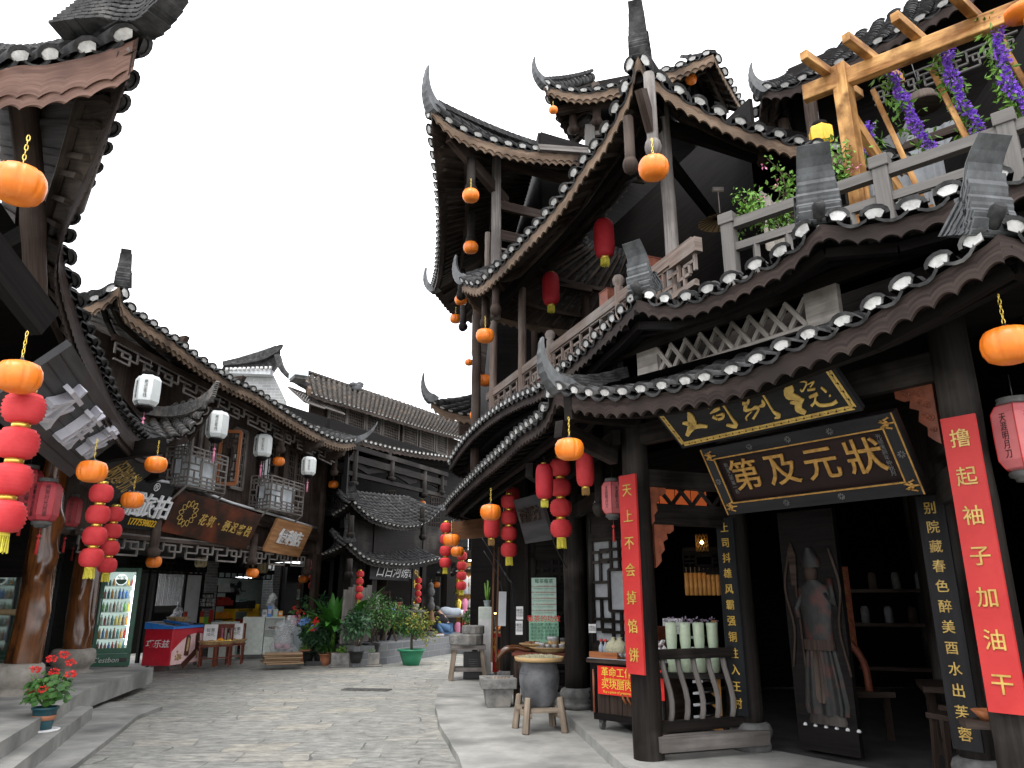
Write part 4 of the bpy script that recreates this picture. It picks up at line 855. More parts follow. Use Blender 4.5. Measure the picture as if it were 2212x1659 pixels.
# ================================================================ the inn behind, with its cantilevered upper floor
I0, I1 = (-6.9, 11), (-5.0, 19.5); G0, G1 = (-9.3, 15.5), (-7.3, 21.5)
def ip(px, py, o=0): return on(*par(I0, I1, o), px, py)
def gp(px, py, o=0): return on(*par(G0, G1, o), px, py)
ID = V((.218, .976, 0)); IN = V((-.976, .218, 0)); GD = V((.316, .949, 0)); GN = V((-.949, .316, 0))
gi = empty('guesthouse', (-7, 16, .1), 'weathered timber guesthouse with fretwork valances and white lanterns over the street shops', 'building')
e0, e1 = (-5.9, 11), (-4.0, 19.5)
IE = [on(e0, e1, *p)+Z7 for p in [(257, 624), (273, 671), (317, 705), (367, 738), (433, 788), (500, 831), (553, 856), (619, 900), (686, 940), (736, 960), (769, 957)]]
roof(gi, IE, [IE[0]+IN*1.7+V((.3, 1.3, .55)), V((-8.3, 14.5, 6.6)), V((-6.6, 20.2, 6.4))], .27, .2, .17, 'tan_wood', scal=.15, name='eave_roof', dbl=True)
i0 = IE[0]; roof(gi, [i0, i0+V((-.4, -.02, -.3)), i0+V((-1.6, .2, -.4))], [IE[0]+IN*1.7+V((.3, 1.3, .55)), i0+V((-2.4, 2, .5))], .27, .2, .17, 'tan_wood', name='eave_roof', dbl=True)
il = IE[-1]; roof(gi, [il, il+V((-.3, .5, -.2)), il+V((-1.2, 1.2, -.2))], [V((-6.6, 20.2, 6.4)), V((-6.7, 20.5, 6.4)), V((-6.9, 20.9, 6.4))], .27, .2, .15, 'brown_wood', name='eave_roof')
horn(gi, i0+V((.02, .02, -.04)), (.35, -.9), .12, .60, .22, 10, .03, .6, 'tile'); horn(gi, il+V((-.1, -.05, -.02)), (.9, .3), .75, .55, .22, 8, .034, .15, tip=False); hip(gi, il, V((-6.6, 20.2, 6.45)), .18, 4)
def wallq(parent, nm, mat, pts, th=.06, n=None):
    n = n or V((-.97, .22, 0)); m = MB(); m.poly([V(p) for p in pts], n*th); return m.build(nm, mat, parent)
wl = MB(); a, b_ = V((-6.9, 11, 0)), V((-4.98, 19.6, 0))
for k in range(26): 
    p, q = a.lerp(b_, k/26), a.lerp(b_, (k+.985)/26); c = (p+q)/2+IN*(.04+.006*(k % 3)); m = wl; m.bar(c+V((0, 0, 2.45)), c+V((0, 0, 5.75)), (q-p).length, .05, up=ID.cross(V((0, 0, 1))))
wl.build('plank_wall', 'inn_plank', gi) if 'inn_plank' in MT else wl.build('plank_wall', 'brown_wood', gi)
m = MB(); m.bar((-4.98, 19.6, 4.1), (-6.7, 24.2, 4.1), .08, 4.2); m.bar((-6.9, 11, 4), (-9, 11.2, 4), .08, 4.4); m.quad((-6.9, 11, 2.46), (-4.98, 19.6, 2.46), (-8, 22, 2.46), (-11, 14, 2.46)); m.build('soffit_board', 'dark_wood', gi)
m = MB()
m.bar(ip(330, 1060, -.03), ip(690, 1161, -.03), .06, .22); m.bar(ip(245, 728, -.55), ip(730, 985, -.55), .08, .1); m.bar(ip(158, 1150, -.04), ip(672, 1196, -.04), .08, .06)
for px, y0, y1 in ((690, 990, 1290), (612, 950, 1115), (440, 860, 1050)): p, q = ip(px, y0, -.04), ip(px-8, y1, -.04); m.bar(V((q.x, q.y, q.z)), V((q.x, q.y, p.z)), .14, .1, up=IN)
p = ip(676, 1290, -.02); m.bar(V((p.x, p.y, .1)), V((p.x, p.y, 2.6)), .15, .13, up=IN)
for y0, y1 in ((1108, 1095), ): pass
m.build('beam', 'brown_wood', gi)
# fretwork valances
def fret(parent, pa, pb, h, nx, mat, t=.03):
    m = MB(); d = pb-pa; lattice(m, pa, d, (0, 0, 1), d.length, h, 'key', t, .03, nx); return m.build('fretwork_valance', mat, parent)
fret(gi, ip(245, 774, -.55), ip(722, 1006, -.55), .27, 15, 'grey_wood'); fret(gi, ip(165, 1192, -.05), ip(664, 1224, -.05), .34, 15, 'grey_wood')
# upper windows
def window(pa, pb, z0, z1, pat='grid', nx=4, ny=7, mat='brown_wood', nm='lattice_window', back='dark_glass', off=.0):
    d = (pb-pa); d.z = 0; w = d.length; d.normalize(); p = V((pa.x, pa.y, z0))-IN*(.03+off); m = MB(); 
    for s in (0, 1): m.bar(p+d*w*s, p+d*w*s+V((0, 0, z1-z0)), .07, .05, up=IN)
    for s in (0, 1): m.bar(p+V((0, 0, (z1-z0)*s)), p+d*w+V((0, 0, (z1-z0)*s)), .05, .07)
    o = m.build(nm, mat, gi); l = MB(); lattice(l, p+V((0, 0, .02)), d, (0, 0, 1), w, z1-z0-.04, pat, .02, .02, nx, ny); l.build('lattice_bar', mat, o)
    g_ = MB(); q = p+IN*.025; g_.quad(q, q+d*w, q+d*w+V((0, 0, z1-z0)), q+V((0, 0, z1-z0))); g_.build('pane', back, o); return o
for x0, x1 in ((375, 405), (425, 455), (498, 524), (618, 634), (636, 654), (640, 668), (560, 590)):
    if (x0, x1) != (640, 668): window(ip(x0, 1000), ip(x1, 1010), 3.75, 5.0, 'panel' if x0 < 600 else 'grid', 4, 9, 'grey_wood' if x0 < 500 else 'brown_wood')
osh = MB(); p, q = ip(468, 1040, -.05), ip(510, 1042, -.42); z0, z1 = 3.74, 4.82
for c in (p, q): osh.bar(V((c.x, c.y, z0)), V((c.x, c.y, z1)), .05, .06)
for z in (z0, z1): osh.bar(V((p.x, p.y, z)), V((q.x, q.y, z)), .05, .07)
os_ = osh.build('open_shutter', 'orange_wood', gi); l = MB(); lattice(l, V((p.x, p.y, z0+.04)), V((q.x-p.x, q.y-p.y, 0)), (0, 0, 1), (V((q.x-p.x, q.y-p.y, 0))).length, z1-z0-.08, 'panel', .02, .02); l.build('lattice_bar', 'brown_wood', os_)
# lattice cages round the air conditioners
for px0, px1, py in ((352, 438, 1040), (538, 612, 1090)):
    a, b_ = ip(px0, py, 0), ip(px1, py, 0); z0 = ip((px0+px1)/2, py+8, -.45).z; h = .72; d = b_-a; d.z = 0; w = d.length; d.normalize(); m = MB(); o = V((a.x, a.y, z0))-IN*.5
    lattice(m, o, d, (0, 0, 1), w, h, 'panel', .025, .025); lattice(m, o, IN, (0, 0, 1), .5, h, 'panel', .025, .025); lattice(m, o, d, IN, w, .48, 'grid', .02, .02, 5, 2)
    for s in (0, .33, .66, 1): m.bar(o+d*w*s, o+d*w*s+V((0, 0, h)), .03, .03, up=IN)
    for s in (0, 1): m.bar(o+d*w*s, o+d*w*s+IN*.5-V((0, 0, .45)), .03, .03)
    cg = m.build('lattice_cage', 'grey_wood', gi); m = MB(); m.box(o+d*w/2+IN*.26+V((0, 0, .33)), (.3, w*.72, .55), -.22); ac = m.build('air_conditioner', 'ac_white', cg)
m = MB(); PP = [ip(330, 1036, -.12), ip(400, 1048, -.12), ip(500, 1086, -.12), ip(600, 1115, -.12), ip(684, 1141, -.12)]; m.tube(PP, .028, 8); m.build('white_pipe', 'white_paint', gi)
for px, py, h in ((332, 1185, .75), (545, 1205, .5), (606, 965, .75), (722, 1015, .6), (664, 1230, .25)):
    q = ip(px, py, -.5 if py < 1020 else -.12); m = MB(); r = .085; m.lathe(q, [(r*.5, -.15), (r*1.2, -.13), (r*1.45, -.06), (r*1.2, 0), (r*.8, .02), (r, .05), (r*.9, h)], 12); m.build('hanging_post', 'brown_wood', gi)
# bracket ends under the eave
for px, py in ((340, 735), (470, 820), (650, 958), (700, 978)):
    q = ip(px, py, -.5); m = MB(); m.poly([q, q-IN*.55+V((0, 0, .05)), q-IN*.5-V((0, 0, .08)), q-IN*.25-V((0, 0, .17)), q-V((0, 0, .2))], ID*.12); m.build('bracket', 'brown_wood', gi)
# ground floor of the guesthouse: brick piers, openings, shop room
def pier(px0, px1, z1, mat='grey_brick', dep=.35, z0=.11, o=0):
    a, b_ = gp(px0, 1430, o), gp(px1, 1430, o); a.z = b_.z = z0; w = (b_-a).length; m = MB(); c = (a+b_)/2+GN*dep/2
    p = [a, b_, b_+GN*dep, a+GN*dep]
    for k in range(4): m.quad(p[k], p[(k+1) % 4], p[(k+1) % 4]+V((0, 0, z1-z0)), p[k]+V((0, 0, z1-z0)))
    m.quad(*[q+V((0, 0, z1-z0)) for q in p]); return m.build('brick_pier', mat, gi)
pier(168, 222, 2.46); pier(424, 452, 2.46); pier(575, 592, 2.46)
m = MB(); 
def gq(px, z, o=0): q = gp(px, 1400, o); return V((q.x, q.y, z))
m.bar(gq(222, 2.3), gq(424, 2.3), .12, .3); m.bar(gq(452, 2.25), gq(575, 2.25), .12, .12); m.bar(gq(592, 1.3), gq(720, 1.3), .1, 2.5); m.bar(gq(420, 1.2, -.03), gq(421, 1.2, -.03), .1, 2.2)
for px in (300, 318, 383, 422): m.bar(gq(px, .11, -.02), gq(px, 2.2, -.02), .07, .07, up=GN)
m.bar(gq(222, 1.2, 2.5), gq(424, 1.2, 2.5), .1, 2.6); m.bar(gq(318, .65, .3), gq(385, .65, .3), .05, 1.1); m.build('plank_wall', 'dark_wood', gi)
m = MB(); m.bar(gq(386, 1.15, .02), gq(418, 1.15, .02), .05, 2.05); m.build('white_panel', 'plaster', gi)
m = MB(); m.bar(gq(452, 1.2, 2.2), gq(590, 1.2, 2.2), .06, 2.4); m.bar(gq(452, 1.2, .3), gq(452, 1.2, 2.2), .06, 2.4); m.bar(gq(577, 1.2, .1), gq(577, 1.2, 2.2), .06, 2.4); m.quad(gq(452, 2.3, .1), gq(577, 2.3, .1), gq(577, 2.3, 2.2), gq(452, 2.3, 2.2)); m.build('shop_room', 'interior_white', gi); m = MB(); m.bar(gq(440, 2.42, .5), gq(590, 2.42, .5), .06, .3); m.bar(gq(224, 2.42, .7), gq(440, 2.42, .7), .06, .5); m.build('ceiling_board', 'dark_wood', gi)
m = MB(); lattice(m, gq(455, 2.05, -.04), GD, (0, 0, 1), (gq(572, 0)-gq(455, 0)).length, .42, 'brick', .03, .03, 9, 3); lattice(m, gq(225, 2.1, -.08), GD, (0, 0, 1), (gq(420, 0)-gq(225, 0)).length, .36, 'brick', .04, .03, 16, 3); lattice(m, gq(600, 2.0, -.1), GD, (0, 0, 1), 1.5, .5, 'panel', .03, .03); m.build('transom_lattice', 'black_wood', gi)
m = MB(); m.box(gq(512, 2.1, .8), (.6, .06, .04), 1.2); m.build('tube_lamp', 'tube_light', gi)
m = MB(); a, b_ = gq(321, 0, .0), gq(380, 0, .0); w = (b_-a).length; rows = [[], []]
for k in range(60):
    o = .025*sin(k*1.9)
    for j, z in ((0, 1.35), (1, 2.12)): rows[j].append(a+GD*(w*k/59)+GN*o+V((0, 0, z)))
m.grid(rows, True); m.build('strip_curtain', 'plastic_bag', gi)
m = MB(); p, q = gq(602, 1.75, -.12), gq(627, 1.75, -.12); m.bar(p+V((0, 0, .0)), q, .16, 1.35); m.build('meter_box', 'charcoal_sign', gi)
# pair of red carved shutters with green cards
for k in range(2):
    a, b_ = gq(619+25*k, 1.28, -.10), gq(643+25*k, 1.28, -.10); d = (b_-a); w = d.length; d.normalize(); m = MB()
    for s in (0, 1): m.bar(a+d*w*s, a+d*w*s+V((0, 0, .72)), .06, .05, up=GN)
    for z in (0, .72): m.bar(a+V((0, 0, z)), b_+V((0, 0, z)), .05, .06)
    o = m.build('carved_shutter', 'orange_wood', gi); l = MB(); lattice(l, a+GN*-.0, d, (0, 0, 1), w, .72, 'grid', .035, .02, 6, 10); l.build('lattice_bar', 'orange_wood', o)
    c = a+d*w/2+V((0, 0, .36))-GN*.04; l = MB(); l.bar(c-d*.10, c+d*.10, .012, .30); l.build('green_card', 'poster_pale', o)
    text('茶香' if k else '品茶', .12, c-GN*.01, d, (0, 0, 1), 'ink', 'card_lettering', o, .002, 0, 1, True, .9)
# ================================================================ roofs behind the guesthouse
bk = empty('brick_house', (-9, 24, 6), 'pale brick house with an upswept gable ridge behind the guesthouse roof', 'building')
Y = 23.5
m = MB(); pts = [(480, 796), (516, 797), (586, 800), (619, 868), (622, 930), (480, 930)]; i = m.add(*[atY(*p, Y) for p in pts]); m.face(tuple(i)); j = m.add(*[atY(*p, Y)+V((-1.5, 4, 0)) for p in pts])
for k in range(6): m.face((i[(k+1) % 6], i[k], j[k], j[(k+1) % 6]))
m.build('gable_wall', 'pale_brick', bk)
m = MB()
for j in range(5):
    P = spline([atY(484, 790-j*1.2, Y-.2), atY(530, 786-j*3, Y-.2), atY(570, 778-j*4, Y-.25), atY(595, 764-j*3, Y-.25), atY(608-j, 750-j*.3, Y-.2)], 14)
    for k in range(14): m.bar(P[k], P[k+1]+(P[k+1]-P[k])*.3, .3, .06)
m.poly([atY(480, 794, Y-.2), atY(484, 788, Y-.2), atY(560, 779, Y-.2), atY(592, 764, Y-.2), atY(606, 752, Y-.2), atY(606, 775, Y-.2), atY(596, 790, Y-.2), atY(588, 801, Y-.2), atY(500, 798, Y-.2)], (-.2, .6, 0))
P = spline([atY(600, 768, Y-.3), atY(606, 790, Y-.3), atY(618, 808, Y-.3), atY(640, 822, Y-.3), atY(666, 836, Y-.1)], 10)
for k in range(10): m.bar(P[k], P[k+1], .3, .16)
m.build('ridge_horn', 'tile', bk)
m = MB(); 
for k in range(11): m.lathe(atY(490+k*9.4, 798-k*.3, Y-.42), [(.05, -.05), (.05, .05), (0, .06)], 8)
m.build('tile_end_cap', 'lime', bk)
m = MB(); m.bar(atY(500, 803, Y-.2), atY(588, 806, Y-.2), .3, .18); m.build('plaster_band', 'plaster', bk)
wt = empty('water_tank', atY(558, 776, 26), 'round steel water tank on the roofs behind the pale brick gable', 'water tank')
m = MB(); c = atY(556, 790, 26); m.lathe(c, [(.62, -.2), (.64, 0), (.62, .12), (.64, .25), (.62, .38), (.64, .5), (.6, .6), (.3, .72), (.08, .76)], 24); m.build('tank_body', 'tank', wt)
m = MB(); m.lathe(c+V((0, 0, .78)), [(.16, -.03), (.16, .05), (.0, .07)], 14); m.build('lid', 'tank', wt)
au = empty('outdoor_unit', atY(644, 815, 22.8), 'pale outdoor air conditioning unit on the roof beside the pale brick gable', 'air conditioner')
m = MB(); a, b_ = atY(638, 800, 22.8), atY(654, 793, 22.5); m.box((a+b_)/2+V((0, 0, .0)), (.42, .75, .62), .55); m.build('casing', 'ac_white', au, .01)
c = (a+b_)/2; m = MB(); m.lathe(c+V((-.05, -.4, 0)), [(.2, 0)], 4) if False else m.box(c+V((.13, -.34, -.12)), (.12, .03, .2), .55); m.build('yellow_sticker', 'yellow_paint', au)
m = MB(); m.box(c+V((0, 0, -.36)), (.4, .6, .1), .55); m.build('bracket_foot', 'stone_dark', au)
# ================================================================ long house closing the street, with a double-eaved gate
lh = empty('long_house', (-3.5, 23, .4), 'long dark timber house with a mossy tiled roof closing the far end of the street', 'building')
D4 = V((.418, .908, 0)); N4 = V((-.908, .418, 0))
l0, l1 = (-6.5, 23), (-2.0, 32.8)
E1 = [on(l0, l1, *p)+Z7 for p in [(666, 852), (709, 868), (753, 880), (886, 920), (950, 938), (999, 950)]]+[V((-1.2, 34, 8.4))]
RG = [atY(655, 806, 26), V((-4.9, 30.5, 9.6)), V((-1.0, 38, 9.7))]
roof(lh, E1, RG, .25, .24, .10, 'brown_wood', scal=.4, name='main_roof', tmat='tile_brown')
hip(lh, RG[0]+V((0, 0, .05)), RG[2]+V((0, 0, .0)), .3, 3, sag=0, mat='tile_brown')
m = MB()
for k in range(9): a = random.random()*6; c = on((-7.3, 25.5), (-1.3, 37.5), 769+random.uniform(-9, 9), 841+random.uniform(-4, 4)); m.lathe(c, [(.05, 0), (.18, .12), (.12, .2), (.02, .24)], 7)
m.build('ridge_ornament', 'horn_tile', lh)
m = MB(); m.bar(E1[0]+V((.05, -.05, 0)), RG[0]+V((-.1, -.1, 0)), .1, .22); m.build('verge_board', 'tan_wood', lh)
# upper wall with lattice windows
w0, w1 = par(l0, l1, .9)
def hp(px, py): return on(w0, w1, px, py)
m = MB(); a = hp(668, 900); b_ = hp(1010, 960); m.bar(V((a.x, a.y, 7.2)), V((b_.x, b_.y, 7.4)), .1, 2.4); m.build('plank_wall', 'brown_wood', lh)
xs = [(768, 800), (803, 834), (838, 864), (868, 897), (905, 931), (936, 962), (966, 985)]
for x0, x1 in xs:
    a, b_ = hp(x0, 0), hp(x1, 0); zc = hp((x0+x1)/2, 898+(x0-768)*.25).z; zt = zc; zb = zt-.95; d = b_-a; d.z = 0; w = d.length; d.normalize(); p = V((a.x, a.y, zb))-N4*.12; m = MB()
    for s in (0, 1): m.bar(p+d*w*s, p+d*w*s+V((0, 0, zt-zb)), .1, .06, up=N4); m.bar(p+V((0, 0, (zt-zb)*s)), p+d*w+V((0, 0, (zt-zb)*s)), .06, .1)
    o = m.build('lattice_window', 'grey_wood', lh); l = MB(); lattice(l, p, d, (0, 0, 1), w, zt-zb, 'grid', .022, .02, 9, 9); l.build('lattice_bar', 'grey_wood', o)
for x0, x1 in ((690, 728), (728, 766)):
    a, b_ = hp(x0, 0), hp(x1, 0); zt = hp((x0+x1)/2, 872+(x0-690)*.3).z; m = MB(); d = b_-a; d.z = 0; w = d.length; d.normalize(); p = V((a.x, a.y, zt))-N4*.15; dn = V((0, 0, -.55))-N4*.7
    for s in (0, 1): m.bar(p+d*w*s, p+d*w*s+dn, .08, .05); m.bar(p+dn*s, p+d*w+dn*s, .08, .05)
    o = m.build('propped_shutter', 'grey_wood', lh); l = MB(); lattice(l, p+dn, d, -dn, w, dn.length, 'grid', .025, .02, 8, 8); l.build('lattice_bar', 'grey_wood', o)
# lower roof over the gallery
g0, g1 = (-4.37, 21), (-2.26, 25.6)
E2 = [on(g0, g1, *p)+Z7 for p in [(776, 957), (815, 967), (853, 976), (910, 986), (966, 993)]]+[V((-1.6, 27, 6.3))]; E2.insert(0, E2[0]+V((-.9, -1.6, .02)))
wz = [hp(770, 935), hp(900, 960), hp(1000, 985)]
roof(lh, E2, [V((-7.2, 23.6, 6.75)), V((-1.5, 33, 7.0))], .25, .22, .12, 'brown_wood', scal=.3, name='gallery_roof', tmat='tile_brown')
m = MB()
for off, z, h in ((.05, 5.35, .2), (.05, 4.9, .12), (.0, 5.65, .14)): p, q = par(g0, g1, off); m.bar(V((p[0]-.8, p[1]-1.7, z)), V((q[0], q[1], z)), .12, h)
for px in (763, 844, 914): q = on(g0, g1, px, 980); m.bar(q, q+N4*2.5+V((0, 0, .1)), .14, .2)
m.build('beam', 'black_wood', lh)
for px, y in ((763, 1040), (844, 1030), (914, 1065), (952, 1060)): q = on(*par(g0, g1, .05), px, y); droppost(lh, q, max(.3, 5.6-q.z), .10)
p, q = par(g0, g1, .1)
arcboard(V((p[0]-.7, p[1]-1.5, 5.0)), V((q[0], q[1], 5.05)), .35, 3, .06, lh, 'black_wood')
p, q = par(g0, g1, 1.7); m = MB(); m.bar((p[0]-1.5, p[1]-2.6, 4.8), (q[0]+2, q[1]+4, 4.8), .1, 4.2); m.bar((p[0]+1.2, p[1]+2.6, 1.5), (q[0]+2, q[1]+4, 1.5), .1, 3); m.bar((-5.9, 21.6, 3.0), (-4.6, 24, 3.0), .1, 6.0); m.bar((-4.05, 21.2, 1.4), (-1.6, 26.6, 1.4), .1, 2.8) if False else None
p, q = par(g0, g1, .9); m.bar((p[0]-.6, p[1]-1.2, 3.35), (q[0]+.6, q[1]+1.4, 3.35), .08, .9); m.build('plank_wall', 'dark_wood', lh)
m = MB()
for px0, px1, py in ((690, 712, 1060), (714, 734, 1062), (930, 950, 1110), (830, 852, 1100)):
    a, b_ = on(*par(g0, g1, 1.0), px0, py), on(*par(g0, g1, 1.0), px1, py); lattice(m, a-V((0, 0, .5)), b_-a, (0, 0, 1), (b_-a).length, 1.1, 'grid', .03, .03, 4, 6)
m.build('gallery_lattice', 'brown_wood', lh)
# the gate roofs
t0, t1 = (-3.88, 18), (-2.08, 21.9)
UE_ = [on(t0, t1, *p)+V((0, 0, .05)) for p in [(759, 1086), (773, 1101), (803, 1124), (846, 1138), (886, 1141), (919, 1131), (953, 1101)]]
def back(P, o, dz): return [p+N4*o+V((0, 0, dz)) for p in P]
roof(lh, UE_, [UE_[0]+N4*.9+D4*.6+V((0, 0, .35)), UE_[3]+N4*1.4+V((0, 0, .95)), UE_[-1]+N4*.9-D4*.4+V((0, 0, .3))], .2, .17, .10, 'black_wood', scal=.16, name='gate_roof')
UL = [UE_[0], atY(745, 1102, 18.4)+V((0, 0, .05)), atY(719, 1119, 19.0)+V((0, 0, .05))]
roof(lh, UL, [UE_[0]+N4*.9+D4*.6+V((0, 0, .35)), UL[2]+V((.3, .9, .4))], .2, .17, .1, 'black_wood', name='gate_roof')
s0, s1 = (-3.93, 18), (-2.1, 22.0)
LE_ = [on(s0, s1, *p)+V((0, 0, .05)) for p in [(749, 1178), (763, 1191), (786, 1209), (819, 1220), (886, 1223), (949, 1210)]]
roof(lh, LE_, [LE_[0]+N4*.9+D4*.5+V((0, 0, .4)), LE_[3]+N4*1.2+V((0, 0, .75)), LE_[-1]+N4*1.2+V((0, 0, .55))], .2, .17, .10, 'black_wood', scal=.16, name='gate_roof')
LL = [LE_[0], atY(730, 1190, 18.4)+V((0, 0, .05)), atY(696, 1204, 19.1)+V((0, 0, .05))]
roof(lh, LL, [LE_[0]+N4*.9+D4*.5+V((0, 0, .4)), LL[2]+V((.3, .9, .4))], .2, .17, .1, 'black_wood', name='gate_roof')
horn(lh, UE_[0], (-.3, -.9), .06, .42, .2, 9, .03, .3, 'tile'); horn(lh, LE_[0], (-.3, -.9), .06, .55, .2, 10, .03, .3, 'tile'); horn(lh, UE_[-1], (.75, .3), .5, .36, .16, 8, .03, .2, tip=False)
for px, y, h in ((757, 1150, .4), (754, 1235, .3), (912, 1120, .3), (913, 1155, .3)):
    q = on(t0, t1, px, y); droppost(lh, q, h, .07)
# gate front wall, columns and dark room
f0, f1 = par((-3.28, 18.3), (-1.74, 22.56), .9)
def gf(px, py=1380): return on(f0, f1, px, py)
m = MB()
for px in (748, 795, 905, 960): q = gf(px); m.bar(V((q.x, q.y, .4)), V((q.x, q.y, 3.4)), .22, .22, up=N4)
a, b_ = gf(745), gf(985); m.bar(V((a.x, a.y, 3.15)), V((b_.x, b_.y, 3.15)), .14, 1.0); m.build('column', 'black_wood', lh)
a, b_ = gf(786, 1240), gf(892, 1255); bo = MB(); bo.bar(V((a.x, a.y, 2.2))-N4*.15, V((b_.x, b_.y, 2.2))-N4*.15, .07, .42); sgn = bo.build('name_board', 'charcoal_sign', lh)
d = V((b_.x-a.x, b_.y-a.y, 0)).normalized(); c = V(((a.x+b_.x)/2, (a.y+b_.y)/2, 2.2))-N4*.2
text('口白河磅歌', .36, c, d, (0, 0, 1), 'white_paint', 'name_lettering', sgn, .004, 0, 1.25, shear=.4)
f2, f3 = par(f0, f1, 1.6); m = MB(); m.bar((f2[0]+.8, f2[1]+1.9, 1.7), (f3[0]+1.5, f3[1]+3.5, 1.7), .1, 3.0); m.quad((f0[0]-.1, f0[1]-.2, 3.2), (f1[0]+1.2, f1[1]+3.4, 3.2), (f3[0]+1.5, f3[1]+3.5, 3.2), (f2[0]+.8, f2[1]+1.9, 3.2)); m.bar(V((-4.25, 19.0, 1.6)), V((-4.8, 21.2, 1.6)), .1, 3.2); m.bar((-4.7, 19.9, 1.3), (-5.4, 24.0, 1.3), .1, 2.6); m.bar((-4.3, 19.0, 4.2), (-5.0, 22.5, 4.2), .1, 2.4); m.build('plank_wall', 'dark_wood', lh)
m = MB()
for px in (855, 880, 985): a = on(f2, f3, px, 1340); lattice(m, V((a.x, a.y, .6))-N4*.1, D4, (0, 0, 1), .5, 1.6, 'grid', .03, .03, 3, 6)
m.build('door_lattice', 'black_wood', lh)
# stone plinth
P0, P1 = V((-3.62, 17.95, 0)), V((-3.25, 18.35, 0)); P2 = V((-1.72, 22.6, 0)); P3 = V((-.2, 26, 0))
m = MB(); o = N4*3.2
for p, q in ((P0, P1), (P1, P2), (P2, P3)): m.quad(p, q, q+V((0, 0, .46)), p+V((0, 0, .46)))
m.quad(V((-4.3, 19.0, 0)), P0, P0+V((0, 0, .46)), V((-4.3, 19.0, .46))); m.face(tuple(m.add(*[p+V((0, 0, .46)) for p in (P0, P1, P2, P3)], P3+o+V((0, 0, .46)), V((-4.75, 21, .46)), V((-4.3, 19.0, .46))))); struct(m.build('stone_plinth', 'course_stone'))
m = MB(); m.bar((-1.35, 22.3, .1), (.2, 25.5, .1), .7, .2); struct(m.build('stone_step', 'course_stone'))
# far end wall of the lane with a lit costume stall
lw = empty('lane_house', (.3, 27, 0), 'dark house at the end of the lane behind the grey post', 'building')
m = MB(); m.bar((-1.6, 28, 2.2), (3, 27, 2.2), .1, 4.6); m.build('plank_wall', 'dark_wood', lw)
m = MB(); m.bar((-1.7, 26.6, 2.9), (2.5, 25.8, 2.9), .1, .5); m.bar((-1.5, 26.7, 1.5), (-1.45, 27.2, 1.5), .15, 3); m.build('beam', 'black_wood', lw)
q = [atY(942, 1240, 26), atY(975, 1240, 26), atY(1010, 1232, 26), atY(1060, 1228, 26)]; roof(lw, [x+V((0, 0, .05)) for x in q], [x+V((.2, 1.2, .7)) for x in q], .22, .18, .12, 'black_wood', name='lane_roof')
# hidden street side behind the inn: closes the view to the lane
# ================================================================ lanterns
def make_pumpkin():
    r = empty('pumpkin_lantern', (0, 0, 0)); R = .135; m = MB()
    prof = [(.03, .074), (.05, .098), (.078, .106), (.108, .092), (.128, .055), (.135, .008), (.128, -.042), (.108, -.082), (.07, -.104), (.03, -.106), (0, -.102)]
    m.lathe((0, 0, 0), prof, 64, rib=lambda t: 1-.07*max(0, 1-abs(sin(4*t))*3.2)); m.v = [V((p.x, p.y, p.z*.90)) for p in m.v]; m.build('pumpkin_body', 'pumpkin', r)
    m = MB(); m.lathe((0, 0, 0), [(.052, .088), (.05, .104), (.03, .112), (.012, .118), (.01, .13), (0, .13)], 14); m.build('cap', 'black_plastic', r)
    m = MB()
    for k in range(6):
        c = V((0, 0, .142+.03*k)); a = V((1, 0, 0)) if k % 2 else V((0, 1, 0))
        m.tube([c+a*(.008*cos(t))+V((0, 0, .02*sin(t))) for t in [2*pi*j/8 for j in range(9)]], .0028, 5, False)
    m.build('chain', 'gold_foil', r)
    return r
PUM = make_pumpkin(); first = [True]
def use(proto, flag, loc, label, cat, group, rz=0, sc=1):
    o = proto if flag[0] else dup(proto); flag[0] = False
    o.location = loc; o.rotation_euler = (0, 0, rz); o.scale = (sc, sc, sc); return tag(o, label, cat, group)
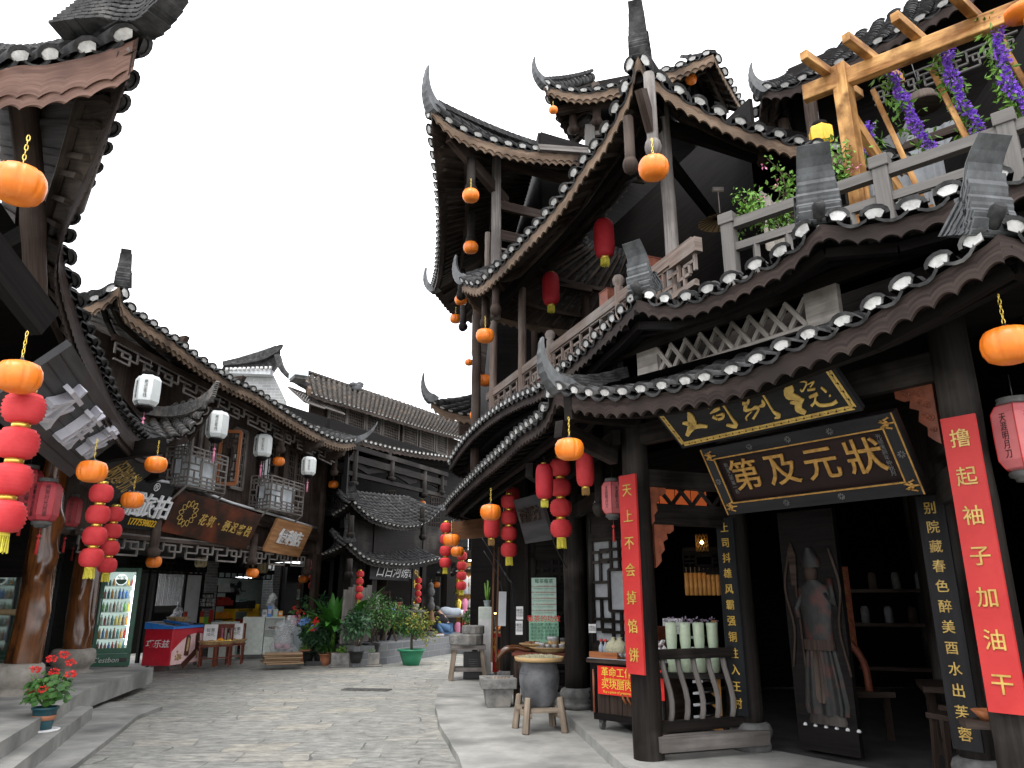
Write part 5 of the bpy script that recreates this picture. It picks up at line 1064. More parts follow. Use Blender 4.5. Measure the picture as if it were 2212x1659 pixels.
for px, py, w, lb in [
    (40, 400, 108, 'orange pumpkin lantern hanging by the log under the huge upswept eave corner'),
    (40, 815, 92, 'orange pumpkin lantern just above a string of four red globes beside the white lettered sign'),
    (199, 1019, 62, 'orange pumpkin lantern at the lower corner of the white lettered grey board'),
    (286, 1081, 47, 'orange pumpkin lantern in front of the black studio sign with a telephone number'),
    (337, 1004, 46, 'orange pumpkin lantern beside the lattice cage nearest the trunk columns'),
    (421, 919, 27, 'orange pumpkin lantern half hidden under the small tiled roof tip'),
    (332, 1214, 33, 'orange pumpkin lantern on a round ended post above the shop with the green fridge'),
    (545, 1238, 27, 'orange pumpkin lantern on a round ended post above the shop opening with the fan'),
    (656, 1251, 22, 'orange pumpkin lantern above the pair of red carved shutters'),
    (602, 997, 26, 'orange pumpkin lantern between two white lanterns of the guesthouse upper floor'),
    (720, 1047, 22, 'orange pumpkin lantern below the end post of the guesthouse upper eave'),
    (758, 1059, 18, 'orange pumpkin lantern half hidden behind the finial of the upper gate roof'),
    (747, 1245, 21, 'orange pumpkin lantern under the corner of the lower gate roof'),
    (761, 1157, 17, 'orange pumpkin lantern half hidden behind the finial of the lower gate roof'),
    (911, 1088, 17, 'small orange pumpkin lantern hanging from the gallery of the long house'),
    (915, 1179, 17, 'small orange pumpkin lantern between the two tiled gate roofs'),
    (942, 1263, 17, 'small orange pumpkin lantern at the lane end of the lower gate roof'),
    (1412, 364, 66, 'orange pumpkin lantern under the corner of the great hall roof'),
    (1017, 423, 37, 'upper of two orange pumpkin lanterns hanging from the front tower posts'),
    (1017, 535, 33, 'lower of two orange pumpkin lanterns hanging from the front tower posts'),
    (1195, 238, 20, 'small orange pumpkin lantern under the topmost tower roof horn'),
    (996, 648, 28, 'orange pumpkin lantern under the far tip of the great hall eave'),
    (984, 689, 25, 'orange pumpkin lantern at the bottom of the tower underside, below its neighbour'),
    (1048, 726, 40, 'orange pumpkin lantern beside the far end of the wooden balcony rail'),
    (1047, 822, 33, 'orange pumpkin lantern partly hidden by the last balcony post'),
    (1028, 898, 27, 'orange pumpkin lantern just above the far skirt roof of the timber inn'),
    (1230, 971, 63, 'orange pumpkin lantern right under the corner of the inn porch roof'),
    (1060, 1107, 46, 'orange pumpkin lantern in front of a red lantern and brown hanging board'),
    (975, 1167, 36, 'upper orange pumpkin lantern of the close pair at the end of the porch eave'),
    (988, 1192, 29, 'lower orange pumpkin lantern of the close pair at the end of the porch eave'),
    (2178, 747, 106, 'big orange pumpkin lantern above the tall red banner by the frame edge'),
    (1493, 172, 25, 'pale orange pumpkin lantern under the topmost tower gable')]:
    s = {1230: .92, 1195: .70, 1493: .9}.get(px, 1); use(PUM, first, atD(px, py, .27*s*FPX/w), lb, 'lantern', 'orange pumpkin lanterns', random.random()*.8, s)
o = use(PUM, first, atD(1013, 783, 15), 'yellow gourd lantern half behind the tower edge against the sky', 'lantern', 'orange pumpkin lanterns', .3, .62)
# strings of four ribbed red globes
def ribprof(R, H, n=9, d=.0035):
    out = []
    for k in range(2*n+1):
        t = -1+2*k/(2*n); z = H*t*.5; r = .42*R+.58*R*sqrt(max(0, 1-abs(t)**2.3)); out.append((r+(d if k % 2 else -d), z))
    return out
def make_string():
    r = empty('red_lantern_string', (0, 0, 0))
    for k in range(4):
        z = -.235*k; m = MB(); m.lathe((0, 0, z), ribprof(.125, .205, 8, .0052), 32); g_ = m.build('globe', 'lantern_red', r)
        m = MB(); m.lathe((0, 0, z), [(.052, .1), (.056, .102), (.056, .132), (.052, .134), (.0, .134)], 20); m.build('gold_ring', 'gold_foil', g_)
    m = MB(); z = -.235*3-.1; m.lathe((0, 0, z), [(.052, .0), (.054, -.02), (.05, -.022), (0, -.022)], 18); 
    for k in range(40): t = 2*pi*k/40; rr = .048 if k % 2 else .036; p = V((rr*cos(t), rr*sin(t), z-.02)); m.bar(p, p+V((random.uniform(-.008, .008), random.uniform(-.008, .008), -.085-random.random()*.025)), .007, .004)
    m.build('tassel', 'tassel_gold', r)
    m = MB(); m.tube([(0, 0, .13), (0, 0, .32)], .003, 5); m.build('cord', 'black_plastic', r)
    return r
STR = make_string(); first = [True]
for px, py, w, lb, s in [
    (52, 882, 82, 'largest string of four red globe lanterns with gold tassel, below a pumpkin lantern', 1),
    (219, 1066, 48, 'string of four red globe lanterns with a pumpkin right above, beside the two trunk columns', 1),
    (248, 1111, 38, 'shorter string of four red globe lanterns in front of the black studio sign corner', 1),
    (1210, 1010, 46, 'string of four red globe lanterns below the pumpkin at the inn porch corner', 1),
    (1100, 1084, 36, 'string of four red globe lanterns in shade beside the slanted carved board', 1),
    (964, 1140, 26, 'string of four red globe lanterns at the very end of the porch eave', 1),
    (998, 1201, 22, 'string of four red globe lanterns in the lane below a pair of pumpkins', 1),
    (1030, 1188, 17, 'string of red globe lanterns half hidden behind the thin grey lane post', .9),
    (678, 1215, 17, 'string of four red globe lanterns on the guesthouse post beside the red shutters', .85),
    (778, 1240, 16.5, 'string of four red globe lanterns by the broad leaved plants under the gate roof', .75),
    (904, 1254, 14.5, 'string of four red globe lanterns beside the yellow lettered black banner', .75)]:
    use(STR, first, atD(px, py, .25*s*FPX/w), lb, 'lantern string', 'strings of red globe lanterns', random.random(), s)
# tall ribbed red lanterns
def make_tall(mat, nm, tm='tassel_gold'):
    r = empty(nm, (0, 0, 0)); m = MB(); n = 20; pr = []
    for k in range(2*n+1):
        t = -1+2*k/(2*n); rr = .06+.075*(max(0, 1-abs(t)**4.5))**.5; pr.append((rr+(.0022 if k % 2 else -.0022), .27*t))
    m.lathe((0, 0, 0), pr, 30); m.build('lantern_body', mat, r)
    m = MB(); m.lathe((0, 0, 0), [(.06, -.265), (.062, -.30), (.03, -.302), (0, -.302)], 18); m.lathe((0, 0, 0), [(.055, .27), (.055, .285), (0, .29)], 16); m.build('gold_ring', 'gold_foil', r)
    m = MB()
    for k in range(36): t = 2*pi*k/36; rr = .055 if k % 2 else .04; p = V((rr*cos(t), rr*sin(t), -.3)); m.bar(p, p+V((0, 0, -.075-random.random()*.03)), .008, .004)
    m.build('tassel', tm, r)
    m = MB(); m.tube([(0, 0, .28), (0, 0, .5)], .003, 5); m.build('cord', 'black_plastic', r)
    return r
TALL = make_tall('lantern_wine', 'tall_red_lantern'); first = [True]
for px, py, w, lb in [(1305, 515, 44, 'tall ribbed red lantern under the great hall roof nearest its corner post'), (1190, 624, 37, 'tall ribbed red lantern under the great hall roof further along the balcony'),
                      (1176, 1040, 38, 'tall dull red lantern partly behind a string of globes under the porch'), ]:
    s = .72 if py > 900 else 1; use(TALL, first, atD(px, py, .27*s*FPX/w), lb, 'lantern', 'tall ribbed red lanterns', 0, s)
LIT = make_tall('lantern_red', 'lit_red_lantern', 'gold_dull'); first = [True]
for px, py, w, lb in [(1264, 1012, 40, 'tall red lantern glowing inside, right of the porch corner pumpkin'), (1062, 1128, 34, 'small lit red lantern hanging right below a pumpkin lantern'), (1108, 1085, 32, 'glowing red lantern half behind a shaded string of globes')]:
    s = .7 if px > 1200 else .85; o = use(LIT, first, atD(px, py, .27*s*FPX/w+.15), lb, 'lantern', 'lit red lanterns', 0, s)
# six sided paper lanterns with black filigree caps
def make_hex(nm, mat, cap, chars, ink, tassel, R=.165, H=.46, slim=1):
    r = empty(nm, (0, 0, 0)); m = MB(); h = H/2; m.lathe((0, 0, 0), [(R*.58, -h), (R*.78, -h*.93), (R*.98, -h*.70), (R, -h*.3), (R, h*.3), (R*.98, h*.70), (R*.78, h*.93), (R*.58, h)], 6, smooth=False); bdy = m.build('lantern_body', mat, r)
    m = MB()
    for k in range(6):
        t = 2*pi*k/6; m.tube([V((a*cos(t)*1.005, a*sin(t)*1.005, z)) for a, z in ((R*.58, -h), (R*.78, -h*.93), (R*.98, -h*.7), (R, 0), (R*.98, h*.7), (R*.78, h*.93), (R*.58, h))], .004, 5)
    m.build('rib', mat if tassel == 'pink' else (tassel or mat), bdy)
    m = MB()
    for s, zz in ((1, h), (-1, -h)): m.lathe((0, 0, 0), [(R*.60, zz), (R*.66, zz+s*.012), (R*.60, zz+s*.03), (R*.64, zz+s*.045), (R*.3, zz+s*.05)] if s > 0 else [(R*.3, zz-.075), (R*.42, zz-.07), (R*.46, zz-.05), (R*.62, zz-.04), (R*.66, zz-.02), (R*.60, zz)], 24)
    m.build('filigree_cap', cap, r)
    for k in (3, 4):
        t = 2*pi*(k+.5)/6; n = V((cos(t), sin(t), 0)); rt = V((-n.y, n.x, 0))
        if chars: text(chars, R*.40, n*(R*.866+.001), rt, (0, 0, 1), ink, 'brush_lettering', bdy, .001, 0, .75, True, .95)
    if tassel:
        m = MB(); m.tube([(0, 0, -h-.07), (0, 0, -h-.15)], .004, 5); m.lathe((0, 0, -h-.17), [(0, .03), (.03, 0), (0, -.03)], 4); m.tube([(0, 0, -h-.2), (0, 0, -h-.22), (0, 0, -h-.38)], [.008, .016, .020], 8); m.build('tassel', tassel, r)
    m = MB(); m.tube([(0, 0, h), (0, 0, h+.22)], .004, 5); m.build('cord', 'black_plastic', r)
    return r
PK = make_hex('pink_paper_lantern', 'lantern_pink', 'stone_dark', '天涯明月刀', 'ink', 'banner_red'); first = [True]
for px, py, w, lb, rz in [(1323, 1076, 50, 'pink six sided lantern with black brush writing beside the shorter banner', .3), (2204, 945, 104, 'large pink six sided lantern hanging beside the tall red banner at the frame edge', -.15)]:
    s = .72 if px < 2000 else .92; use(PK, first, atD(px, py, .33*s*FPX/w), lb, 'lantern', 'pink paper lanterns', rz, s)
RS = make_hex('rose_paper_lantern', 'lantern_rose', 'stone_dark', '间隙时光民宿', 'ink', 'banner_red'); first = [True]
for px, py, w, lb in [(58, 1052, 56, 'rose red six sided lantern half behind the largest string of red globes'), (97, 1084, 60, 'rose red six sided lantern in front of the nearest trunk column'), (150, 1106, 46, 'rose red six sided lantern just past the nearest trunk column'),
                      (166, 1135, 40, 'rose red six sided lantern overlapping the one past the trunk column'), (196, 1150, 34, 'rose red six sided lantern behind the string of globes by the second trunk'), (70, 1160, 30, 'small dark red lantern deep in the shade of the shop'), (237, 1120, 30, 'rose red lantern between the two small strings of globes')]:
    use(RS, first, atD(px, py, .33*FPX/w), lb, 'lantern', 'rose paper lanterns', .2+.5*random.random())
WH = make_hex('white_paper_lantern', 'lantern_white', 'dark_wood', '栖迟客栈', 'stone_dark', 'pink', .165, .44); first = [True]
for px, py, w, lb in [(318, 845, 46, 'white six sided lantern partly behind the small tiled roof tip'), (469, 918, 40, 'white six sided lantern in front of the open orange shutter'), (568, 963, 33, 'white six sided lantern above the second lattice cage'), (667, 1007, 27, 'white six sided lantern nearest the end of the guesthouse')]:
    s = .86 if px == 667 else 1; use(WH, first, atD(px, py, .33*s*FPX/w), lb, 'lantern', 'white guesthouse lanterns', .30, 1.12*s)
CR = make_hex('cream_paper_lantern', 'lantern_cream', 'dark_wood', '栖迟客栈', 'ink', None, .14, .36); first = [True]
for px, py, w, lb in [(340, 1200, 20, 'cream box lantern behind the round ended post by the fridge shop'), (435, 1209, 25, 'cream box lantern on the brick pier left of the shop with the fan'), (568, 1224, 22, 'cream box lantern at the far side of the shop with the fan')]:
    use(CR, first, atD(px, py, .28*FPX/w), lb, 'lantern', 'cream box lanterns', .4)
YL = make_hex('yellow_paper_lantern', 'lamp_yellow', 'dark_wood', '', 'ink', None, .14, .28); tag(YL, 'bright yellow six sided lantern under the terrace house eave beside the pine pergola', 'lantern'); YL.location = atD(1774, 296, 9.0); YL.rotation_euler = (0, 0, .3)
# ================================================================ signs and banners
def board(name, label, TL, TR, BR, BL, mat, th=.05, grp=None, frame=None, fm=None, fw=.05):
    TL, TR, BR, BL = V(TL), V(TR), V(BR), V(BL); c = (TL+TR+BR+BL)/4; r = ((TR-TL)+(BR-BL)).normalized(); u = (TL-BL)+(TR-BR); u = (u-r*u.dot(r)).normalized(); w = ((TR-TL).length+(BR-BL).length)/2; h = ((TL-BL).length+(TR-BR).length)/2; n = r.cross(u)
    e = empty(name, c, label, 'sign', grp); m = MB(); m.bar(c-r*w/2-n*th/2, c+r*w/2-n*th/2, th, h, up=u) ; o = m.build('board', mat, e)
    if frame:
        m = MB()
        for s in (-1, 1): m.bar(c-r*w/2+u*(s*(h/2-fw/2))+n*.008, c+r*w/2+u*(s*(h/2-fw/2))+n*.008, .035, fw, up=u)
        for s in (-1, 1): m.bar(c+r*(s*(w/2-fw/2))-u*(h/2-fw)+n*.006, c+r*(s*(w/2-fw/2))+u*(h/2-fw)+n*.006, fw, .035, up=n)
        m.build('frame', frame, e)
    e['_'] = 0; del e['_']
    return e, c, r, u, n, w, h
def plane_hit(px, py, c, n):
    r = ray(px, py); o = V((0, 0, EYE)); return o+r*((c-o).dot(n)/r.dot(n))
def brush(strokes, f, n, mat, name, parent, k=1.0, th=.012):
    """brush strokes: lists of (x, y, width) in sketch units, f maps them to the board"""
    m = MB()
    for st in strokes:
        P = spline([(x, y, w) for x, y, w in st], max(6, 4*len(st))) if len(st) > 1 else [V(st[0])]
        up, lo = [], []
        for i, p in enumerate(P):
            a, b_ = P[max(0, i-1)], P[min(len(P)-1, i+1)]; d = V((b_.x-a.x, b_.y-a.y)); 
            if d.length < 1e-6: d = V((1, 0))
            d.normalize(); hw = max(1.2, p.z/2)*k*(.92+.16*random.random()); up.append(f(p.x-d.y*hw, p.y+d.x*hw)); lo.append(f(p.x+d.y*hw, p.y-d.x*hw))
        i = m.add(*up); j = m.add(*lo); i2 = m.add(*[q+n*th for q in up]); j2 = m.add(*[q+n*th for q in lo]); K = len(up)
        for q in range(K-1):
            m.face((i2[q], i2[q+1], j2[q+1], j2[q])); m.face((i[q], i[q+1], i2[q+1], i2[q])); m.face((j[q+1], j[q], j2[q], j2[q+1]))
        m.face((i[0], i2[0], j2[0], j[0])); m.face((i[-1], j[-1], j2[-1], i2[-1]))
    return m.build(name, mat, parent)
# upper black board over the entrance
z = 3.03; 
def at_off(off, px, py, z=None): q = on(*L(off), px, py); return q if z is None else V((q.x, q.y, z))
e, c, r, u, n, w, h = board('entrance_sign', 'upper black signboard with gold key border and brush characters, tilted over the inn entrance', at_off(-.55, 1407, 885), at_off(-.55, 1780, 780), at_off(-.2, 1875, 885), at_off(-.2, 1475, 968), 'charcoal_sign', .05)
m = MB()
def kb(a, b_, wd):      # gold key border
    Lb = (b_-a).length; d = (b_-a).normalized(); s = n.cross(d); N = int(Lb/.062)
    for o in (-wd/2, wd/2): m.bar(a+s*o, b_+s*o, .009, .004, up=n)
    for k in range(N):
        x = Lb*(k+.15)/N; st = Lb/N
        m.bar(a+d*x-s*wd*.22, a+d*(x+st*.62)-s*wd*.22, .0085, .004, up=n); m.bar(a+d*x-s*wd*.22, a+d*x+s*wd*.22, .0085, .004, up=n); m.bar(a+d*x+s*wd*.22, a+d*(x+st*.85)+s*wd*.22, .0085, .004, up=n); m.bar(a+d*(x+st*.62)-s*wd*.22, a+d*(x+st*.62)+s*wd*.02, .0085, .004, up=n)
iw, ih = w/2-.045, h/2-.045; cc = c+n*.003
for s in (-1, 1): kb(cc-r*iw+u*ih*s, cc+r*iw+u*ih*s, .032); kb(cc+r*iw*s-u*ih, cc+r*iw*s+u*ih, .032)
m.build('key_border', 'gold', e)
f = lambda x, y: plane_hit(1296+x/3, 486+y/3, c, n)
GL = [[[(572, 1207, 6), (590, 1245, 40), (600, 1290, 52), (585, 1325, 40), (566, 1362, 22)], [(538, 1280, 12), (575, 1283, 26), (610, 1295, 26)], [(575, 1320, 22), (640, 1300, 26), (698, 1303, 14)]],
      [[(705, 1185, 3), (740, 1157, 9), (782, 1148, 16), (805, 1170, 10), (850, 1240, 10), (885, 1298, 26), (822, 1292, 12)], [(716, 1217, 5), (755, 1193, 24), (778, 1185, 16)], [(732, 1238, 18), (764, 1256, 10)], [(755, 1230, 8), (800, 1222, 16), (798, 1245, 16), (768, 1256, 16)]],
      [[(912, 1132, 14), (935, 1115, 18), (962, 1112, 8), (960, 1150, 22), (925, 1152, 20)], [(955, 1150, 16), (942, 1192, 24), (980, 1192, 12), (1010, 1178, 22), (1030, 1192, 14), (995, 1252, 16)], [(985, 1205, 6), (950, 1240, 10), (955, 1262, 6)], [(1052, 1128, 5), (1062, 1160, 26), (1030, 1172, 8)], [(1018, 1087, 3), (1055, 1095, 8), (1082, 1135, 9), (1125, 1205, 10), (1163, 1232, 28), (1135, 1248, 8)]],
      [[(1192, 1025, 20), (1225, 1050, 58), (1228, 1095, 60), (1270, 1115, 34), (1320, 1140, 26)], [(1235, 1145, 14), (1285, 1150, 40), (1290, 1190, 40), (1335, 1215, 22)], [(1283, 1010, 4), (1340, 1016, 8), (1315, 1072, 10), (1300, 1060, 5)], [(1335, 1035, 3), (1388, 1010, 10), (1365, 1045, 8)], [(1348, 1066, 12), (1396, 1058, 14)], [(1358, 1112, 16), (1412, 1090, 24)], [(1402, 1095, 12), (1392, 1145, 12), (1372, 1168, 18)], [(1395, 1140, 12), (1430, 1165, 16), (1500, 1158, 18), (1535, 1138, 26)], [(1434, 1048, 7), (1470, 1080, 10)], [(1488, 1098, 9), (1496, 1106, 9)]]]
for k, g_ in enumerate(GL): brush(g_, f, n, 'gold', 'brush_character', e)
# lower framed board
e, c, r, u, n, w, h = board('plaque_sign', 'lower framed dark plaque with four fat gold characters above the entrance', at_off(-.1, 1518, 965), at_off(-.1, 1935, 890), at_off(.2, 2000, 1058), at_off(.2, 1575, 1112), 'plaque', .05) if 'plaque' in MT else board('plaque_sign', 'lower framed dark plaque with four fat gold characters above the entrance', at_off(-.1, 1518, 965), at_off(-.1, 1935, 890), at_off(.2, 2000, 1058), at_off(.2, 1575, 1112), 'burl_sign', .05)
m = MB(); fw = .10
for s in (-1, 1): m.bar(c-r*w/2+u*(s*(h/2-fw/2))+n*.01, c+r*w/2+u*(s*(h/2-fw/2))+n*.01, .05, fw, up=u); m.bar(c+r*(s*(w/2-fw/2))-u*(h/2-fw)+n*.01, c+r*(s*(w/2-fw/2))+u*(h/2-fw)+n*.01, fw, .05, up=n)
fr_ = m.build('frame', 'charcoal_sign', e); m = MB()
for s in (-1, 1): m.bar(c-r*(w/2-fw)+u*(s*(h/2-fw))+n*.036, c+r*(w/2-fw)+u*(s*(h/2-fw))+n*.036, .008, .010, up=u); m.bar(c+r*(s*(w/2-fw))-u*(h/2-fw)+n*.036, c+r*(s*(w/2-fw))+u*(h/2-fw)+n*.036, .010, .008, up=n); m.bar(c+r*(s*(w/2-.008))-u*(h/2)+n*.036, c+r*(s*(w/2-.008))+u*(h/2)+n*.036, .010, .008, up=n)
m.build('gilt_line', 'gold_dull', fr_); m = MB()
for a in (-1, 1):
    for b_ in (-1, 1):
        q = c+r*(a*(w/2-.07))+u*(b_*(h/2-.07))+n*.04
        for t in range(5): th = t*1.257; m.tube([q+r*(.05*cos(th)*s+.02*sin(9*s))+u*(.05*sin(th)*s) for s in (.1, .35, .6, .85, 1)], [.006, .009, .008, .006, .003], 5)
m.build('corner_ornament', 'gold_dull', fr_); m = MB()
for a, b_ in ((0, 1), (-.45, 1), (.45, 1), (-.3, -1), (.3, -1), (-1, 0), (1, 0)):
    q = c+r*(a*(w/2-.05))+u*(b_*(h/2-.05))+n*.037
    for t in range(8): th = t*pi/4; m.tube([q+r*(.008*cos(th))+u*(.008*sin(th)), q+r*(.026*cos(th))+u*(.026*sin(th))], [.003, .006], 5)
m.build('frame_carving', 'stone_dark', fr_)
for k, ch in enumerate('第及元狀'):
    text(ch, .285, c+r*((k-1.5)*w*.205)+n*.004, r, u, 'gold_dull', 'gilt_character', e, .006, .0045, 1.0)
text('欽定乙卯第一名', .042, c-r*(w*.425-.045)+n*.004, r, u, 'stone_dark', 'small_lettering', e, .002, 0, 1, True, .95); text('光緒庚辰年仲秋月', .042, c+r*(w*.425-.045)+n*.004, r, u, 'stone_dark', 'small_lettering', e, .002, 0, 1, True, .95)
# vertical banners and tablets on the columns
def vboard(name, label, cx, cy, z0, z1, w, mat, chars, tm, size, gap, th=.022, top=.12, off=.004, grp=None):
    c = V((cx, cy, (z0+z1)/2)); e = empty(name, (cx, cy, z0), label, 'banner' if 'banner' in name else 'tablet', grp); m = MB(); m.bar(c-V((0, 0, (z1-z0)/2)), c+V((0, 0, (z1-z0)/2)), w, th, up=-AN); m.build('board', mat, e)
    n = -AN; r = AD; N = len(chars)
    for k, ch in enumerate(chars):
        z = z1-top-(z1-z0-2*top)*(k/(N-1)); text(ch, size, V((cx, cy, z))+n*(th/2+.002), r, (0, 0, 1), tm, 'gilt_character', e, .003, off, 1)
    return e
vboard('red_banner', 'red vertical banner on the front column beside the food counter', 1.085, 6.92, .87, 2.62, .215, 'banner_red', '天上不会掉馅饼', 'gold', .125, .23, top=.15)
vboard('red_banner', 'red vertical banner on the nearest column, by the frame edge', 2.845, 4.60, .87, 2.62, .205, 'banner_red', '撸起袖子加油干', 'gold', .125, .23, top=.15)
vboard('black_tablet', 'black tablet of twelve gold characters beside the curved balustrade', 2.10, 7.40, .47, 2.27, .205, 'tablet_black' if 'tablet_black' in MT else 'charcoal_sign', '土司抖雄风霸强铜柱入王村', 'gold', .098, .15, top=.10)
vboard('black_tablet', 'black tablet of gold characters on the column behind the tall red banner', 3.235, 5.76, .47, 2.27, .205, 'charcoal_sign', '别院藏春色醉美酉水出芙蓉', 'gold', .098, .15, top=.10)
# signs of the near shop
e, c, r, u, n, w, h = board('shop_sign', 'grey plank signboard with thick white characters tilted under the huge upswept eave', (-3.62, 5.64, 3.5), (-4.92, 9.13, 3.5), (-5.5, 9.3, 2.98), (-4.22, 5.82, 2.98), 'grey_board', .06)
m = MB()
for k in range(1, 7): m.bar(c-r*w/2+u*(h*(k/7-.5))+n*.002, c+r*w/2+u*(h*(k/7-.5))+n*.002, .008, .012, up=u)
m.build('plank_joint', 'ink', e)
for k, (ch, qx, qy) in enumerate((('衣', 112, 872), ('族', 160, 921), ('花', 199, 951))): text(ch, (.53, .53, .50)[k], plane_hit(qx, qy, c, n)+n*.004, r, u, 'letter_white', 'raised_character', e, .05, .012, (1.0, 1.0, 1.0)[k])
e, c, r, u, n, w, h = board('black_shop_sign', 'black tilted signboard with thin gold grass script behind a pumpkin lantern', (-5.13, 9.8, 3.5), (-5.9, 12.0, 3.5), (-6.5, 12.15, 2.98), (-5.73, 9.95, 2.98), 'charcoal_sign', .05)
text('闲逸时光', .40, c+n*.003, r, u, 'gold', 'script_character', e, .004, 0, 1.2, shear=.5)
# guesthouse signs, tilted out from the wall
def gsign(name, label, TL, TR, BR, BL, mat, o1=-.38, o2=-.1, th=.05, frame=None): return board(name, label, ip(*TL, o1), ip(*TR, o1), ip(*BR, o2), ip(*BL, o2), mat, th, None, frame)
e, c, r, u, n, w, h = gsign('studio_sign', 'black studio signboard with thick white characters and a yellow telephone number', (287, 1033), (377, 1051), (339, 1147), (255, 1138), 'charcoal_sign')
text('旅拍', .44, c+r*(w*.17)-u*.02+n*.004, r, u, 'white_paint', 'raised_character', e, .02, .005); text('17775980222', .165, c+r*(w*.10)-u*h*.36+n*.004, r, u, 'yellow_paint', 'telephone_number', e, .006, .004, .85); text('®', .2, c+r*.05+u*h*.40+n*.004, r, u, 'white_paint', 'mark', e, .004, 0); text('猫', .44, c-r*(w*.36)-u*.02+n*.004, r, u, 'white_paint', 'raised_character', e, .03, .012)
e, c, r, u, n, w, h = gsign('guesthouse_sign', 'dark red burl signboard with a gold flower emblem and gold running script', (388, 1057), (561, 1113), (537, 1188), (350, 1148), 'burl_sign')
m = MB(); q = c-r*w*.33+u*.02
for k in range(12):
    th = 2*pi*k/12; d = r*cos(th)+u*sin(th); s = n.cross(d); P = [q+d*(.13+.13*t)+s*(.045*sin(pi*t)) for t in [j/8 for j in range(9)]]+[q+d*(.13+.13*t)-s*(.045*sin(pi*t)) for t in [1-j/8 for j in range(9)]]
    m.tube([p+n*.006 for p in P], .008, 5)
m.build('flower_emblem', 'gold', e)
for k, ch in enumerate('花筑·栖迟客栈'): text(ch, .24, c-r*w*.16+r*(w*.094*k)-u*.03+n*.004, r, u, 'gold', 'script_character', e, .006, .004, .9, shear=.15)
e, c, r, u, n, w, h = gsign('store_sign', 'light wooden signboard with three thick white characters at the guesthouse corner', (601, 1120), (671, 1139), (651, 1204), (568, 1190), 'sign_wood')
text('便利店', .37, c+n*.004, r, u, 'white_paint', 'raised_character', e, .022, .004, .95)
# brown board and slanted carved board by the inn's street side
a, b_ = atD(980, 1128, 14.2), atD(1088, 1140, 12.8); e = empty('hanging_board', a, 'plain brown wooden board hanging under the porch eave behind a pumpkin lantern', 'sign'); m = MB(); m.bar(V((a.x, a.y, 2.75)), V((b_.x, b_.y, 2.72)), .05, .34); m.build('board', 'sign_wood_dark' if 'sign_wood_dark' in MT else 'orange_wood', e); m = MB(); m.tube([V((a.x, a.y, 2.9)), V((a.x, a.y, 3.1))], .006, 5); m.tube([V((b_.x, b_.y, 2.9)), V((b_.x, b_.y, 3.1))], .006, 5); m.build('hook', 'steel', e)
e, c, r, u, n, w, h = board('carved_board', 'dark slanted board with raised brown characters beside the shaded string of globes', atD(1112, 1075, 10.6), atD(1165, 1072, 10.0), atD(1192, 1160, 9.9), atD(1132, 1180, 10.6), 'grey_board', .05)
for k, ch in enumerate('酉洞坊'): text(ch, .22, c-r*w*.25+r*w*.25*k+u*.06+n*.004, r, u, 'brown_wood', 'raised_character', e, .012, .006)
# tea posters on the lattice door
def poster(name, label, px0, py0, px1, py1, Yd, mat, th=.01, slope=0):
    a, b_ = atY(px0, py1, Yd), atY(px1, py0, Yd); c = (a+b_)/2; e = empty(name, V((c.x, c.y, a.z)), label, 'poster'); m = MB(); m.box(c, (b_.x-a.x, th, b_.z-a.z)); m.build('sheet', mat, e); return e, c-V((0, th/2+.001, 0)), b_.x-a.x, b_.z-a.z
X, Zv = V((1, 0, 0)), V((0, 0, 1))
e, c, w, h = poster('tea_poster', 'upper pale green tea poster with small print and a bowl picture', 1149, 1248, 1201, 1386, 11.55, 'poster_pale')
text('莓茶莓茶', .07, c+Zv*(h*.44), X, Zv, 'poster_text', 'print_title', e, .001, .001)
for k in range(5):
    text('这是一种古老的野生藤茶清香甘甜回味长', .021, c+Zv*(h*(.36-.095*k)), X, Zv, 'snack_red', 'print_line', e, .001); text('It is a mysterious tea of the ancient', .021, c+Zv*(h*(.325-.095*k)), X, Zv, 'poster_text', 'print_line', e, .001)
text('15343231899\n15343231806', .03, c-Zv*(h*.46)-X*.05, X, Zv, 'ink', 'print_line', e, .001)
m = MB(); m.lathe(c-Zv*(h*.25)-V((0, .004, 0)), [(.09, -.05), (.10, 0), (.08, .03), (.03, .05), (0, .055)], 20, sq=(1, .06)); m.build('bowl_picture', 'paper', e)
e, c, w, h = poster('benefit_poster', 'lower green poster with a red heading and two columns of dark print', 1143, 1333, 1206, 1408, 11.5, 'poster_green')
text('莓茶的功效', .10, c+Zv*(h*.44), X, Zv, 'petal_red', 'print_title', e, .001, .001)
text('·降低血糖\n·调理血压\n·清炎清热\n·降低血脂\n·保肝护肝', .048, c-X*w*.24+Zv*h*.08, X, Zv, 'poster_text', 'print_line', e, .001, .001); text('·改善便秘\n·增强免疫力\n·调理肠胃\n·改善睡眠\n·慢性咽炎', .048, c+X*w*.24+Zv*h*.08, X, Zv, 'poster_text', 'print_line', e, .001, .001)
text('!!!必喝人群', .06, c-Zv*h*.32, X, Zv, 'petal_red', 'print_title', e, .001, .001)
for k, (x0, y0, x1, y1, Yd, lb) in enumerate([(1115, 1310, 1130, 1338, 11.3, 'upper small white notice on the black post beside the tea posters'), (1114, 1341, 1129, 1371, 11.3, 'lower small white notice on the black post beside the tea posters'), (1432, 1336, 1474, 1352, 8.6, 'upper pale shop notice hanging in the dark room behind the balustrade'), (1434, 1353, 1476, 1370, 8.6, 'lower pale shop notice hanging in the dark room behind the balustrade'), (1272, 1348, 1287, 1367, 9.15, 'small white card on the door frame beside the food counter')]):
    e, c, w, h = poster('notice_card', lb, x0, y0, x1, y1, Yd, 'paper'); text('欢迎进店\n拍照请勿' if k in (2, 3) else '温馨提示\n今日特惠\n欢迎品尝', h*.2, c, X, Zv, 'ink', 'print_line', e, .001)
